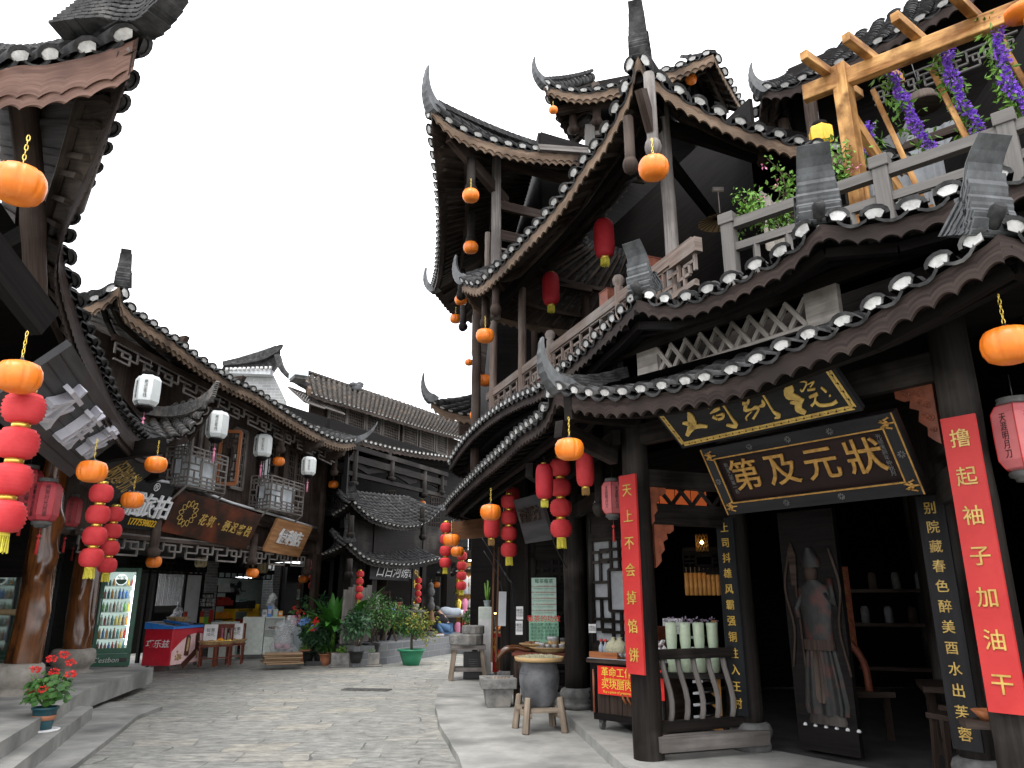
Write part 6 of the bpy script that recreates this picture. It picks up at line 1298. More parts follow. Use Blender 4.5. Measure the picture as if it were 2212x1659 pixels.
# food counter banner is built with the counter; lane banner:
q = [on(f0, f1, 880, 1270), on(f0, f1, 896, 1355)]; e = empty('lane_banner', V((q[0].x, q[0].y, .9))-N4*.25, 'tall black banner with yellow characters beside the gate plants', 'banner'); c = V((q[0].x, q[0].y, 1.75))-N4*.25; m = MB(); m.bar(c-Zv*.85, c+Zv*.85, .36, .04, up=-N4); m.build('board', 'charcoal_sign', e)
for k, ch in enumerate('背包猫·旅拍'): text(ch, .24, c+Zv*(.72-.285*k)-N4*.024, V((.8, .6, 0)) if False else D4, Zv, 'yellow_paint', 'yellow_character', e, .003, .004)
e = empty('blue_badge', on(f0, f1, 855, 1322)+N4*.3, 'small round blue badge sign hanging in the dark gate room', 'sign'); q = on(f0, f1, 854, 1322)+N4*.2; m = MB(); m.lathe((0, 0, 0), [(0, -.02), (.17, -.02), (.19, 0), (.17, .02), (0, .02)], 20); R_ = Matrix.Rotation(pi/2, 4, 'X'); m.v = [R_ @ p+q for p in m.v]; m.build('disc', 'blue_badge' if 'blue_badge' in MT else 'petal_blue', e); text('老街\n好店', .10, q-V((.0, .03, 0)), X, Zv, 'paper', 'print_line', e, .002)
# ================================================================ plants and goods: helpers
def leafcloud(m, c, R, n, s, droop=.3, asp=.5, shell=.55, fold=.25):
    c = V(c)
    for k in range(n):
        d = V((random.gauss(0, 1), random.gauss(0, 1), random.gauss(0, 1))).normalized(); q = random.uniform(shell, 1)**.7
        p = c+V((d.x*R[0]*q, d.y*R[1]*q, d.z*R[2]*q)); a = (d+V((random.uniform(-1, 1), random.uniform(-1, 1), random.uniform(-1, .4)-droop))*.8).normalized()
        t = a.cross(V((random.uniform(-1, 1), random.uniform(-1, 1), random.uniform(-1, 1)))).normalized(); l = s*random.uniform(.6, 1.3); w = l*asp; nn = a.cross(t)
        i = m.add(p, p+a*l*.45+t*w*.5+nn*w*fold, p+a*l, p+a*l*.45-t*w*.5+nn*w*fold, p+a*l*.45)
        m.face((i[0], i[4], i[2], i[1])); m.face((i[0], i[3], i[2], i[4]))
    return m
def blade(m, p, d, l, w, bend=.5, cup=.18, K=8, up=V((0, 0, 1))):
    # long leaf that leaves p along d and bends over
    p, d = V(p), V(d).normalized(); sd = d.cross(up); sd = sd.normalized() if sd.length > .05 else V((1, 0, 0)); rows = []
    for k in range(K+1):
        t = k/K; ww = w*sin(pi*min(.97, .10+.88*t))**.75*.5; rows.append([p-sd*ww+up*ww*cup*2, p.copy(), p+sd*ww+up*ww*cup*2]); d = (d-V((0, 0, bend/K*(.4+1.4*t)))).normalized(); p = p+d*(l/K)
    m.grid(rows, True); return m
def pot(parent, c, r, h, mat, rim=1.12, taper=.72, soil=True, nm='pot', n=24):
    m = MB(); c = V(c); m.lathe(c, [(r*taper, 0), (r*(taper+1)/2*1.02, h*.5), (r, h*.9), (r*rim, h*.9), (r*rim, h), (r*.92, h), (r*.88, h*.9), (0, h*.88)], n); return m.build(nm, mat, parent)
def bumps(m, c, rx, ry, n, r, z=0, sq=.8):
    for k in range(n):
        a = random.random()*2*pi; q = sqrt(random.random())*.85; p = V(c)+V((cos(a)*rx*q, sin(a)*ry*q, z+random.uniform(0, r*.8)*(1-q*.6))); rr = r*random.uniform(.7, 1.2)
        m.lathe(p, [(0, -rr*sq), (rr*.75, -rr*.55*sq), (rr, 0), (rr*.75, rr*.55*sq), (0, rr*sq)], 8)
    return m
def basket(parent, c, r, h, mat='bamboo', nm='basket'):
    m = MB(); K = 5; pr = []
    for k in range(K+1): z = h*k/K; pr += [(r*(.72+.28*k/K)+.006*(k % 2), z)]
    pr += [(r*1.06, h), (r*1.04, h+.015), (r*.96, h), (r*.8, h*.35), (0, h*.3)]; m.lathe(c, pr, 28, rib=lambda t: 1+.012*cos(26*t)); return m.build(nm, mat, parent)
# ---------------------------------------------------------------- near left: potted geranium and garden stone
gp_ = empty('geranium_pot', atZ(90, 1580, .2), 'potted red geranium on the lower step beside the nearest trunk column', 'potted plant'); c = V(gp_.location)
m = MB(); m.lathe(c, [(.155, 0), (.165, .012), (.165, .022), (.14, .022), (0, .02)], 28); m.build('saucer', 'paper', gp_)
po = pot(gp_, c+V((0, 0, .02)), .115, .215, 'pot_blue', 1.1, .74, nm='flower_pot'); m = MB(); m.lathe(c+V((0, 0, .02)), [(.105, .09), (.1095, .115), (.113, .135)], 28); m.build('painted_band', 'terracotta', po)
m = MB()
for k in range(34):
    a = random.random()*6.28; rr = random.uniform(.04, .2); z = random.uniform(.30, .56)
    m.tube([c+V((0, 0, .22)), c+V((rr*.5*cos(a), rr*.5*sin(a), .22+(z-.22)*.6)), c+V((rr*cos(a), rr*sin(a), z))], .004, 5)
m.build('stem', 'leaf_lime', gp_); m = MB()
for k in range(170):
    a = random.random()*6.28; rr = .23*sqrt(random.random()); z = .24+.34*random.random()*(1-rr*1.6)+.03; p = c+V((rr*cos(a), rr*sin(a), z)); n_ = V((cos(a)*rr*3, sin(a)*rr*3-.3, .7+random.uniform(-.3, .3))).normalized(); t = n_.cross(V((0, 0, 1))).normalized(); u_ = n_.cross(t); s = random.uniform(.022, .042); N = 12; mid = m.add(p-n_*.008)[0]; ri = m.add(*[p+(t*cos(b)+u_*sin(b))*s*(1+.16*cos(5*b)) for b in [2*pi*j/N for j in range(N)]])
    for j in range(N): m.face((mid, ri[j], ri[(j+1) % N]))
m.build('foliage', 'leaf', gp_); m = MB()
for (dx, dy, dz) in ((-.02, 0, .70), (.06, -.05, .58), (.16, .05, .66), (.22, -.02, .55), (-.1, -.1, .40), (.04, -.16, .42), (-.17, .0, .60), (.1, .02, .74)):
    p = c+V((dx, dy, dz)); leafcloud(m, p, (.045, .045, .026), 70, .022, .0, .9, .5)
m.build('flower_head', 'petal_red', gp_)
rk = empty('garden_stone', (-6.55, 8.0, .35), 'pale weathered stone ornament on a dark stand behind the nearest trunk column', 'ornament')
m = MB(); q = V((-7.0, 9.6, .35)); rk.location = q
for k in range(9): a = random.random()*6.28; m.lathe(q+V((.14*cos(a), .14*sin(a), .62+random.uniform(0, .4))), [(0, -.1), (.1, -.05), (.12, .02), (.07, .09), (0, .13)], 8)
m.build('stone', 'stone', rk); m = MB(); m.box(q+V((0, 0, .28)), (.6, .6, .56)); m.build('stand', 'dark_wood', rk)
# notice on the brick pier
def gnote(nm, label, cat, px0, py0, px1, py1, mat, o=-.02, txt=None, tm='ink', size=.05):
    a, b_ = gp(px0, py1, o), gp(px1, py0, o); z0, z1 = a.z, b_.z; c = V(((a.x+b_.x)/2, (a.y+b_.y)/2, (z0+z1)/2)); w = V((b_.x-a.x, b_.y-a.y, 0)).length; e = empty(nm, V((c.x, c.y, z0)), label, cat); m = MB(); m.bar(c-GD*w/2, c+GD*w/2, .015, z1-z0); m.build('sheet', mat, e)
    if txt: text(txt, size, c-GN*.012, GD, (0, 0, 1), tm, 'print_line', e, .002)
    return e
gnote('red_notice', 'small red notice with yellow print on the brick pier beside the green fridge', 'poster', 186, 1308, 206, 1333, 'banner_red', txt='温馨提示\n请勿触摸', tm='yellow_paint', size=.14); gnote('white_notice', 'pale notice above a red one on the brick pier beside the green fridge', 'poster', 190, 1273, 208, 1305, 'paper', txt='扫码', size=.1)
# ---------------------------------------------------------------- drinks fridge
fc = V((-8.55, 16.35, .11)); ang = math.atan2(.50, .87)
class Fr:      # local frame of a street object: x to the right, y away from the street
    def __init__(s, c, rx): s.c = V(c); s.x = V((cos(rx), sin(rx), 0)); s.y = V((-sin(rx), cos(rx), 0))
    def __call__(s, x, y, z): return s.c+s.x*x+s.y*y+V((0, 0, z))
    def box(s, m, x0, x1, y0, y1, z0, z1):
        m.box(s((x0+x1)/2, (y0+y1)/2, (z0+z1)/2), (x1-x0, y1-y0, z1-z0), math.atan2(s.x.y, s.x.x)); return m
f = Fr(atZ(190, 1452, .11), radians(28)); fr = empty('drinks_fridge', f(.36, 0, 0), 'tall green drinks fridge with a lit glass door full of bottles', 'fridge')
Hh = 2.02; Wd = .72; Dp = .62
m = MB(); f.box(m, 0, .04, 0, Dp, .10, Hh); f.box(m, Wd-.04, Wd, 0, Dp, .10, Hh); f.box(m, .04, Wd-.04, 0, Dp, Hh-.06, Hh); f.box(m, .04, Wd-.04, .0, Dp, .10, .33); f.box(m, .04, Wd-.04, Dp-.04, Dp, .33, Hh-.06); m.build('cabinet', 'green_paint', fr)
m = MB(); f.box(m, .045, Wd-.045, Dp-.06, Dp-.045, .34, Hh-.07); m.build('lit_back', 'fridge_in', fr)
m = MB(); f.box(m, 0, .075, -.05, -.004, .34, Hh); f.box(m, Wd-.10, Wd, -.05, -.004, .34, Hh); f.box(m, .075, Wd-.10, -.05, -.004, Hh-.09, Hh); f.box(m, .075, Wd-.10, -.05, -.004, .34, .44); dr = m.build('door', 'green_paint', fr, .01)
m = MB(); m.quad(f(.07, -.03, .43), f(Wd-.09, -.03, .43), f(Wd-.09, -.03, Hh-.08), f(.07, -.03, Hh-.08)); m.build('door_glass', 'glass', dr); m = MB(); m.tube([f(.035, -.06, .9), f(.035, -.10, .95), f(.035, -.10, 1.35), f(.035, -.06, 1.4)], .012, 6); m.build('handle', 'cab_white', dr)
m = MB(); f.box(m, Wd-.13, Wd-.105, .02, .05, .5, Hh-.16); m.build('light_strip', 'tube_light', fr)
m = MB()
for z in (.62, .88, 1.14, 1.40, 1.66): f.box(m, .05, Wd-.05, .06, .5, z-.012, z)
m.build('shelf', 'cab_white', fr)
bm = ['snack_red', 'blue_paint', 'green_bright', 'fruit_orange', 'fruit_yellow', 'goods_teal', 'ceramic', 'snack_brown']
def bottle(parent, p, r, h, mat, nm='bottle', cap='paper'):
    m = MB(); m.lathe(p, [(r, 0), (r, h*.6), (r*.9, h*.68), (r*.4, h*.85), (r*.4, h*.98), (0, h)], 10); return m.build(nm, mat, parent)
for li, z in enumerate((.35, .62, .88, 1.14, 1.40, 1.66)):
    h = (.22, .2, .2, .2, .2, .13)[li]
    for k in range(8):
        mt = random.choice(bm); bottle(fr, f(.10+.066*k, .14, z), .027, h*random.uniform(.85, 1.05), mt)
m = MB(); R_ = Matrix.Rotation(0, 4, 'Z'); cc = f(.36, -.055, Hh-.24); m.tube([cc, cc-f.y*.012], .10, 28); m.tube([cc, cc-f.y*.008], .112, 28); lg = m.build('round_badge', 'badge_lit', fr); m = MB(); P = [cc-f.y*.014+f.x*(.10*cos(t))+V((0, 0, .10*sin(t))) for t in [pi+pi*k/14 for k in range(15)]]; m.poly(P, -f.y*.003); m.build('badge_half', 'green_paint', lg); text('怡宝', .085, cc-f.y*.016+V((0, 0, .028)), f.x, (0, 0, 1), 'green_paint', 'badge_lettering', lg, .002, .002)
text("C'estbon", .135, f(.27, -.004, .21), f.x, (0, 0, 1), 'paper', 'brand_lettering', fr, .002, .002, shear=.2); m = MB(); f.box(m, .52, .66, -.008, 0, .17, .25); m.build('control_panel', 'black_plastic', fr)
m = MB()
for x in (.08, .62): 
    for y in (.05, .55): m.tube([f(x-.015, y, .04), f(x+.015, y, .04)], .04, 10)
m.build('caster', 'black_plastic', fr); m = MB(); f.box(m, .02, Wd-.02, .0, Dp-.02, .075, .1); m.build('underframe', 'stone_dark', fr)
# ---------------------------------------------------------------- ice cream freezer
f = Fr(V((-6.95, 16.0, .11)), radians(84)); fz_ = empty('ice_cream_freezer', f(.6, 0, 0), 'red ice cream chest freezer with a blue sliding lid and a picture of chocolate bars', 'freezer'); FW, FD = 1.28, .60
m = MB(); f.box(m, 0, FW, 0, FD, .09, .80); m.build('cabinet', 'red_paint', fz_, .012)
m = MB(); i = m.add(f(-.02, -.02, .80), f(FW+.02, -.02, .80), f(FW+.02, FD+.02, .80), f(-.02, FD+.02, .80), f(-.02, -.02, .85), f(FW+.02, -.02, .85), f(FW+.02, FD+.02, .94), f(-.02, FD+.02, .94))
for q in ((0, 1, 5, 4), (1, 2, 6, 5), (2, 3, 7, 6), (3, 0, 4, 7), (4, 5, 6, 7)): m.face(tuple(i[k] for k in q))
lid = m.build('lid_frame', 'blue_paint', fz_); m = MB(); m.quad(f(.08, .04, .864), f(FW-.08, .04, .864), f(FW-.08, FD-.04, .938), f(.08, FD-.04, .938)); m.build('lid_glass', 'dark_glass', lid); m = MB(); m.tube([f(.62, .02, .875), f(.64, FD, .955)], .02, 6); m.build('lid_handle', 'blue_paint', lid)
m = MB(); P = [f(.03, -.004, .10), f(FW-.02, -.004, .10), f(FW-.02, -.004, .66)]+[f(FW-.02-(FW-.05)*t, -.004, .66-.30*t+.14*sin(pi*t)) for t in [k/10 for k in range(1, 11)]]; m.face(tuple(m.add(*P))); pk = m.build('picture_swirl', 'pink_ice', fz_)
m = MB()
for (x, z, a, l, w) in ((.62, .46, .10, .42, .17), (1.02, .50, -.10, .40, .16), (.78, .20, 1.1, .66, .13)):
    dx, dz = sin(a), cos(a); P = [f(x+dx*l*(t-.5)+dz*w/2*q, -.007, z+dz*l*(t-.5)-dx*w/2*q) for t, q in ((0, -1), (.85, -1), (.97, -.5), (1, 0), (.97, .5), (.85, 1), (0, 1))]; m.poly(P, -f.y*.01)
m.build('choc_bar_picture', 'choc', pk); m = MB()
for (x, z, a, l, w) in ((.62, .47, .10, .27, .08), (1.02, .26, -.10, .16, .05)):
    dx, dz = sin(a), cos(a); P = [f(x+dx*l*(t-.5)+dz*w/2*q, -.018, z+dz*l*(t-.5)-dx*w/2*q) for t, q in ((0, -1), (1, -1), (1, 1), (0, 1))]; m.poly(P, -f.y*.004)
for k in range(16): p = f(.28+random.uniform(-.12, .12), -.008, .26+random.uniform(-.09, .09)); m.lathe(p, [(0, -.028), (.03, 0), (0, .028)], 7)
m.build('biscuit_picture', 'bamboo', pk); text('巧乐兹', .17, f(-.005, FD/2, .50), -f.y, (0, 0, 1), 'paper', 'brand_lettering', fz_, .003, .006, shear=.1)
m = MB()
for x in (.10, FW-.1):
    for y in (.08, FD-.08): m.tube([f(x-.015, y, .04), f(x+.015, y, .04)], .042, 10); m.tube([f(x, y, .04), f(x, y, .09)], .012, 6)
m.build('caster', 'stone_dark', fz_)
b_ = empty('walnut_basket', f(.85, .40, .93), 'woven basket of brown walnuts on top of the red ice cream freezer', 'basket'); basket(b_, f(.85, .40, .925), .22, .08); m = MB(); bumps(m, f(.85, .40, .97), .2, .2, 26, .04); m.build('nuts', 'snack_brown', b_)
# hanging bundles of clear bags
def bagbundle(label, p, h):
    e = empty('bag_bundle', p, label, 'plastic bags'); p = V(p); m = MB(); 
    for k in range(7): m.lathe(p+V((random.uniform(-.07, .07), random.uniform(-.03, .03), -h*(.12+.13*k))), [(.03, h*.14), (.10, h*.05), (.13, -h*.05), (.08, -h*.1), (0, -h*.11)], 7)
    m.build('bags', 'plastic_bag', e); m = MB(); m.tube([p, p+V((0, 0, .12))], .004, 5); m.build('hook', 'steel', e)
bagbundle('hanging bundle of clear packed bags left of the white door panel', gq(372, 1.32, -.2), .7); bagbundle('hanging bundle of clear packed bags on the brick pier right of the fan shop', gq(578, 1.65, -.18), .75)
# ---------------------------------------------------------------- small red chairs with baskets of fruit
def chair(label, c, rz, sc=1):
    f = Fr(c, rz); e = empty('red_chair', c, label, 'chair', 'small red wooden chairs by the shop'); s = .40
    m = MB(); f.box(m, -s/2, s/2, -s/2, s/2, .40, .44); m.build('seat', 'red_wood', e)
    for x in (-1, 1):
        for y in (-1, 1): m = MB(); m.bar(f(x*.16, y*.16, 0), f(x*.155, y*.155, .40 if y < 0 else .86), .035, .035, up=(1, 0, 0)); m.build('leg', 'red_wood', e)
    m = MB(); f.box(m, -.18, .18, .15, .175, .78, .86); 
    for x in (-.1, -.03, .04, .11): m.bar(f(x, .16, .44), f(x, .16, .8), .025, .02, up=(1, 0, 0))
    m.build('backrest', 'red_wood', e); m = MB(); f.box(m, -.15, .15, -.165, -.14, .16, .19); f.box(m, -.165, -.14, -.15, .15, .2, .23); f.box(m, .14, .165, -.15, .15, .2, .23); m.build('stretcher', 'red_wood', e); return f
c1, c2, c3 = atZ(448, 1440, .11), atZ(478, 1438, .11), atZ(505, 1434, .11)
fa = chair('small red chair beside the freezer, carrying the first basket', c1, .25); fb_ = chair('small red chair in the middle of three, carrying the tray of yellow fruit', c2, .25); fc_ = chair('small red chair farthest from the freezer, carrying the basket of bread', c3, .25)
for f, lb, mt, n_, nm in ((fa, 'shallow basket of pale roots on the red chair beside the freezer', 'bamboo', 22, 'roots'), (fb_, 'tray of yellow and orange fruit on the middle red chair', 'fruit_yellow', 16, 'fruit'), (fc_, 'shallow basket of pale bread rolls on the farthest red chair', 'bamboo', 18, 'bread')):
    e = empty('fruit_basket', f(0, -.02, .44), lb, 'basket', 'baskets on the red chairs'); basket(e, f(0, -.02, .44), .23, .07, nm='tray'); m = MB(); bumps(m, f(0, -.02, .49), .2, .2, n_, .042); m.build(nm, mt, e)
    if nm == 'fruit': m = MB(); bumps(m, f(-.05, -.06, .52), .13, .1, 6, .045); m.build('oranges', 'fruit_orange', e)
for f, lb in ((fa, 'white price card leaning on the first red chair'), (fc_, 'white price card leaning on the farthest red chair')):
    p = f(-.02, .1, .52); e = empty('price_card', p, lb, 'price card', 'white price cards on the chairs'); m = MB(); m.bar(p-f.x*.14+V((0, 0, .17)), p+f.x*.14+V((0, 0, .17)), .012, .34, up=V((0, 0, 1))+f.y*.2); m.build('card', 'paper', e); text('板栗\n10元', .09, p+V((0, 0, .17))-f.y*.012, f.x, V((0, 0, 1))+f.y*.2, 'ink', 'handwriting', e, .001)
# white machine and display cabinet
f = Fr(atZ(446, 1425, .11), .22); e = empty('white_machine', f(.25, 0, 0), 'white shop machine with a pink picture behind the red chairs', 'machine'); m = MB(); f.box(m, 0, .62, .1, .5, .0, .86); m.build('casing', 'cab_white', e, .01); m = MB(); f.box(m, .14, .34, .08, .097, .38, .78); m.build('pink_picture', 'pink', e); m = MB(); f.box(m, .4, .56, .08, .097, .6, .72); m.build('screen', 'dark_glass', e)
f = Fr(atZ(517, 1424, .11), .30); cb = empty('display_cabinet', f(.4, .2, 0), 'pale glass display cabinet with small goods in front of the fan shop', 'cabinet')
Wd, Dp = .98, .45; m = MB(); f.box(m, 0, .50, 0, Dp, .10, .97); f.box(m, .52, Wd, 0, Dp, .10, .50); f.box(m, .52, Wd, Dp-.03, Dp, .5, .94); f.box(m, .52, Wd, 0, Dp, .94, .97); f.box(m, Wd-.03, Wd, .0, Dp-.03, .5, .94); m.build('carcass', 'cab_white', cb); m = MB(); f.box(m, .52, Wd-.03, .01, Dp-.03, .66, .68); m.build('shelf', 'cab_white', cb); m = MB(); m.quad(f(.51, .005, .5), f(Wd, .005, .5), f(Wd, .005, .94), f(.51, .005, .94)); m.build('front_glass', 'glass', cb); m = MB(); f.box(m, .05, .13, .1, .3, 0, .1); f.box(m, Wd-.13, Wd-.05, .1, .3, 0, .1); m.build('foot', 'stone', cb)
e = empty('cabinet_goods', f(.7, .2, .68), 'row of small trinkets on the shelf of the pale display cabinet', 'goods'); m = MB(); bumps(m, f(.74, .2, .70), .2, .13, 16, .04); m.build('trinkets', 'snack_brown', e)
for x, mt, h, lb, nm in ((.48, 'paper', .17, 'white box standing on the pale display cabinet', 'white_box'), (.60, 'blue_paint', .26, 'blue box standing on the pale display cabinet', 'blue_box'), (.74, 'poster_pale', .18, 'pale green packet standing on the pale display cabinet', 'packet'), (.86, 'fruit_orange', .14, 'orange packet standing on the pale display cabinet', 'packet')):
    e = empty(nm, f(x, .2, .97), lb, 'box'); m = MB(); f.box(m, x-.05, x+.06, .15, .27, .97, .97+h); m.build('carton', mt, e, .006); m = MB(); f.box(m, x-.03, x+.04, .144, .149, .99+h*.2, .97+h*.7); m.build('printed_patch', 'paper' if mt != 'paper' else 'grey_cloth', e)
# shop interior
sh = empty('snack_shelf', gq(470, .11, .8), 'dark shelf rack of packed snacks inside the fan shop', 'shelf'); o = gq(456, .11, .5); m = MB(); bf = Fr(o, math.atan2(.949, .316)); 
for z in (.05, .45, .85, 1.2, 1.55): bf.box(m, 0, .8, 0, .35, z, z+.025)
for x in (0, .78): bf.box(m, x, x+.025, 0, .35, 0, 1.75)
m.build('rack', 'dark_wood', sh)
for k, z in enumerate((.075, .475, .875, 1.225, 1.575)):
    m = MB()
    for j in range(7): bf.box(m, .03+.105*j, .03+.105*j+.09, .03, .2, z, z+random.uniform(.12, .24))
    m.build('snack_row', random.choice(['snack_red', 'snack_brown', 'green_bright', 'fruit_orange', 'paper']), sh)
yr = empty('yellow_rack', gq(520, .11, .6), 'yellow and red snack stand with black cases on top inside the fan shop', 'display stand'); o = gq(500, .11, .45); yf = Fr(o, math.atan2(.949, .316)); m = MB(); yf.box(m, 0, 1.1, .0, .4, 1.05, 1.13); yf.box(m, 1.04, 1.1, 0, .4, .1, 1.25); yf.box(m, 0, .04, 0, .4, .1, 1.1); m.build('stand', 'yellow_paint', yr); text('Kindness 心意面', .09, yf(.45, -.008, 1.09), yf.x, (0, 0, 1), 'ink', 'stand_lettering', yr, .002)
for z, mt in ((.62, 'snack_red'), (.34, 'snack_brown'), (.06, 'snack_red')):
    m = MB(); yf.box(m, .05, 1.03, 0, .4, z, z+.03); 
    for j in range(9): yf.box(m, .07+.105*j, .155+.105*j, .04, .2, z+.03, z+random.uniform(.15, .26))
    m.build('snack_row', mt, yr)
m = MB(); yf.box(m, .08, .5, .05, .35, 1.13, 1.33); yf.box(m, .55, .95, .05, .35, 1.13, 1.36); m.build('black_case', 'black_plastic', yr, .02)
fn = empty('wall_fan', gq(500, 1.85, .6), 'black wall fan tilted inside the bright shop opening', 'fan'); c = gq(497, 1.82, .35); ax = V((-.3, -.9, -.25)).normalized(); sd = ax.cross(V((0, 0, 1))).normalized(); u_ = sd.cross(ax); m = MB()
for rr in (.05, .12, .18, .235): m.tube([c+sd*rr*cos(t)+u_*rr*sin(t)+ax*(.05*(1-(rr/.24)**2)) for t in [2*pi*k/28 for k in range(29)]], .005, 5, False)
for k in range(28): t = 2*pi*k/28; m.tube([c+ax*.05, c+(sd*cos(t)+u_*sin(t))*.13+ax*.035, c+(sd*cos(t)+u_*sin(t))*.235], .0035, 4, False)
m.build('guard', 'black_plastic', fn); m = MB()
for k in range(3): t = 2*pi*k/3+.3; d = sd*cos(t)+u_*sin(t); s2 = ax.cross(d); m.poly([c+d*.03-s2*.02, c+d*.1-s2*.07, c+d*.21-s2*.05, c+d*.21+s2*.05, c+d*.1+s2*.05], ax*-.01)
m.build('blade', 'black_plastic', fn); m = MB(); m.tube([c-ax*.02, c-ax*.18], .055, 10); m.tube([c-ax*.15, c-ax*.2+V((0, .1, -.15)), c+V((.1, .5, -.1))], .02, 6); m.build('motor', 'black_plastic', fn)
gnote('framed_certificate', 'small framed certificate on the pale wall behind the fan', 'frame', 517, 1295, 533, 1318, 'goods_teal', 1.6); gnote('wall_notice', 'small white notice on the pale wall right of the fan', 'poster', 540, 1308, 554, 1318, 'paper', 1.0, '营业执照', size=.07)
gnote('chalk_board', 'black chalkboard with chalk writing on the brick pier beside the shop', 'board', 432, 1281, 462, 1315, 'charcoal_sign', -.05, '今日推荐\n凉虾 米豆腐\n冰粉 酸梅汤', 'paper', .10)
gnote('card_on_panel', 'small printed card on the white door panel', 'poster', 396, 1321, 405, 1337, 'snack_red', -.02)
e = empty('toy_packets', gq(431, .9, -.08), 'red and green toy packets hanging on the brick pier under the chalkboard', 'packets'); 
for k, (x, z, mt) in enumerate(((428, 1.05, 'snack_red'), (437, .9, 'green_bright'), (444, .92, 'green_bright'), (448, 1.08, 'snack_red'), (429, 1.0, 'fruit_yellow'))): p = gq(x, z, -.06-.02*k); m = MB(); m.bar(p-GD*.07, p+GD*.07, .02, .32 if mt != 'fruit_yellow' else .14); m.build('packet', mt, e)
# ---------------------------------------------------------------- clutter and plants between the shop and the gate
def tub(nm, label, cat, px, py, r, h, mat, z=.05, rim=1.05, taper=.85): c = atZ(px, py, z); e = empty(nm, c, label, cat); pot(e, c, r, h, mat, rim, taper); return e, c
e, c = tub('black_barrel', 'black ribbed barrel beside the plants and the clear rubbish bag', 'barrel', 627, 1428, .23, .86, 'black_plastic'); m = MB(); 
for z in (.2, .42, .64): m.lathe(c, [(.215+.03*z, z-.03), (.24+.03*z, z), (.215+.03*z, z+.03)], 24)
m.build('hoop', 'black_plastic', e)
e, c = tub('grey_urn', 'tall pale grey pot with pink and red flowers right of the black barrel', 'potted plant', 648, 1429, .24, .80, 'pot_grey', .05, 1.0, .62); m = MB(); leafcloud(m, c+V((.0, 0, 1.05)), (.3, .25, .28), 160, .10); m.build('foliage', 'leaf', e); m = MB(); 
for k in range(5): leafcloud(m, c+V((random.uniform(-.25, .25), -.15, 1.05+random.uniform(-.05, .25))), (.035, .035, .03), 20, .035, 0, .9)
m.build('flower_head', 'petal_red', e); m = MB(); leafcloud(m, c+V((-.12, -.2, .98)), (.10, .09, .09), 60, .06, 0, .9); m.build('pink_flower', 'pink', e)
e = empty('rubbish_bag', atZ(604, 1428, .11), 'big clear plastic bag of rubbish beside the black barrel', 'bag'); c = V(e.location); m = MB()
for k in range(7): m.lathe(c+V((random.uniform(-.2, .2), random.uniform(-.1, .1), .22+.10*k)), [(0, -.22), (.2, -.14), (.26-.02*k, 0), (.16, .14), (0, .2)], 9)
m.build('bag_film', 'plastic_bag', e); m = MB(); bumps(m, c+V((0, 0, .3)), .2, .15, 9, .09); m.build('rubbish', 'pink', e)
e = empty('cardboard_stack', atZ(608, 1434, .11), 'flattened cardboard stack on the kerb under the clear rubbish bag', 'cardboard'); c = V(e.location)
m = MB()
for k in range(6): m.box(c+V((random.uniform(-.06, .06), random.uniform(-.03, .03), .02+.04*k)), (.8, .45, .03), .4+random.uniform(-.1, .1))
m.build('sheets', 'cardboard', e)
e = empty('low_brick_wall', atZ(600, 1420, .11), 'low grey brick wall with small pots behind the rubbish bag', 'wall'); c = gq(612, .5, -.5); m = MB(); m.quad(c-GD*.7-V((0, 0, .4)), c+GD*1.0-V((0, 0, .4)), c+GD*1.0+V((0, 0, .42)), c-GD*.7+V((0, 0, .42))); m.bar(c-GD*.7+V((0, 0, .0))+GN*.1, c+GD*1.0+GN*.1, .18, .84); m.build('masonry', 'grey_brick', e)
for k in range(3): m = MB(); q = c+GD*(-.5+.45*k)+GN*.08+V((0, 0, .42)); m.box(q+V((0, 0, .06)), (.3, .14, .12), 1.2); m.build('planter_box', 'paper' if k != 1 else 'terracotta', e)
# leafy plants
def bush(nm, label, px, py, z, r, h, n, s, lm, pm='terracotta', pr=.16, ph=.26, stems=6, asp=.5, R=None):
    c = atZ(px, py, z); e = empty(nm, c, label, 'plant'); pot(e, c, pr, ph, pm); m = MB(); R = R or (r, r, r*.9)
    for k in range(stems): a = random.random()*6.28; q = random.uniform(.1, .7)*r; m.tube([c+V((0, 0, ph*.9)), c+V((q*.4*cos(a), q*.4*sin(a), (ph+h)*.5)), c+V((q*cos(a), q*sin(a), h+random.uniform(-.3, .4)*R[2]))], [.014, .010, .005], 5)
    m.build('stem', 'bark', e); m = MB()
    for k in range(5): a = random.random()*6.28; leafcloud(m, c+V((R[0]*.5*cos(a), R[1]*.5*sin(a), h+random.uniform(-.5, .5)*R[2])), (R[0]*.62, R[1]*.62, R[2]*.6), n//5, s, .3, asp, .35)
    m.build('foliage', lm, e); return e, c
bush('money_tree', 'bushy green plant with round clumps behind the grey urn, against the dark wall', 672, 1424, .05, .38, 1.25, 520, .10, 'leaf_deep', 'black_plastic')
bush('lime_shrub', 'bright lime green low shrub between the grey urn and the broad leaved plants', 668, 1430, .05, .26, .85, 260, .09, 'leaf_lime', 'black_plastic')
e, c = bush('hydrangea', 'plant with pale blue flower heads behind the terracotta pot', 664, 1432, .05, .28, .72, 200, .12, 'leaf_deep', 'black_plastic'); m = MB()
for dx, dz in ((-.14, .92), (.16, .80), (-.04, .97)): leafcloud(m, c+V((dx, -.2, dz)), (.075, .075, .06), 110, .035, 0, .9, .5)
m.build('flower_head', 'petal_blue', e)
e, c = bush('red_flower_shrub', 'dark shrub with thin leaves and a few red flowers left of the broad leaved plants', 690, 1432, .05, .36, .72, 420, .13, 'leaf_deep', 'black_plastic', asp=.25); m = MB()
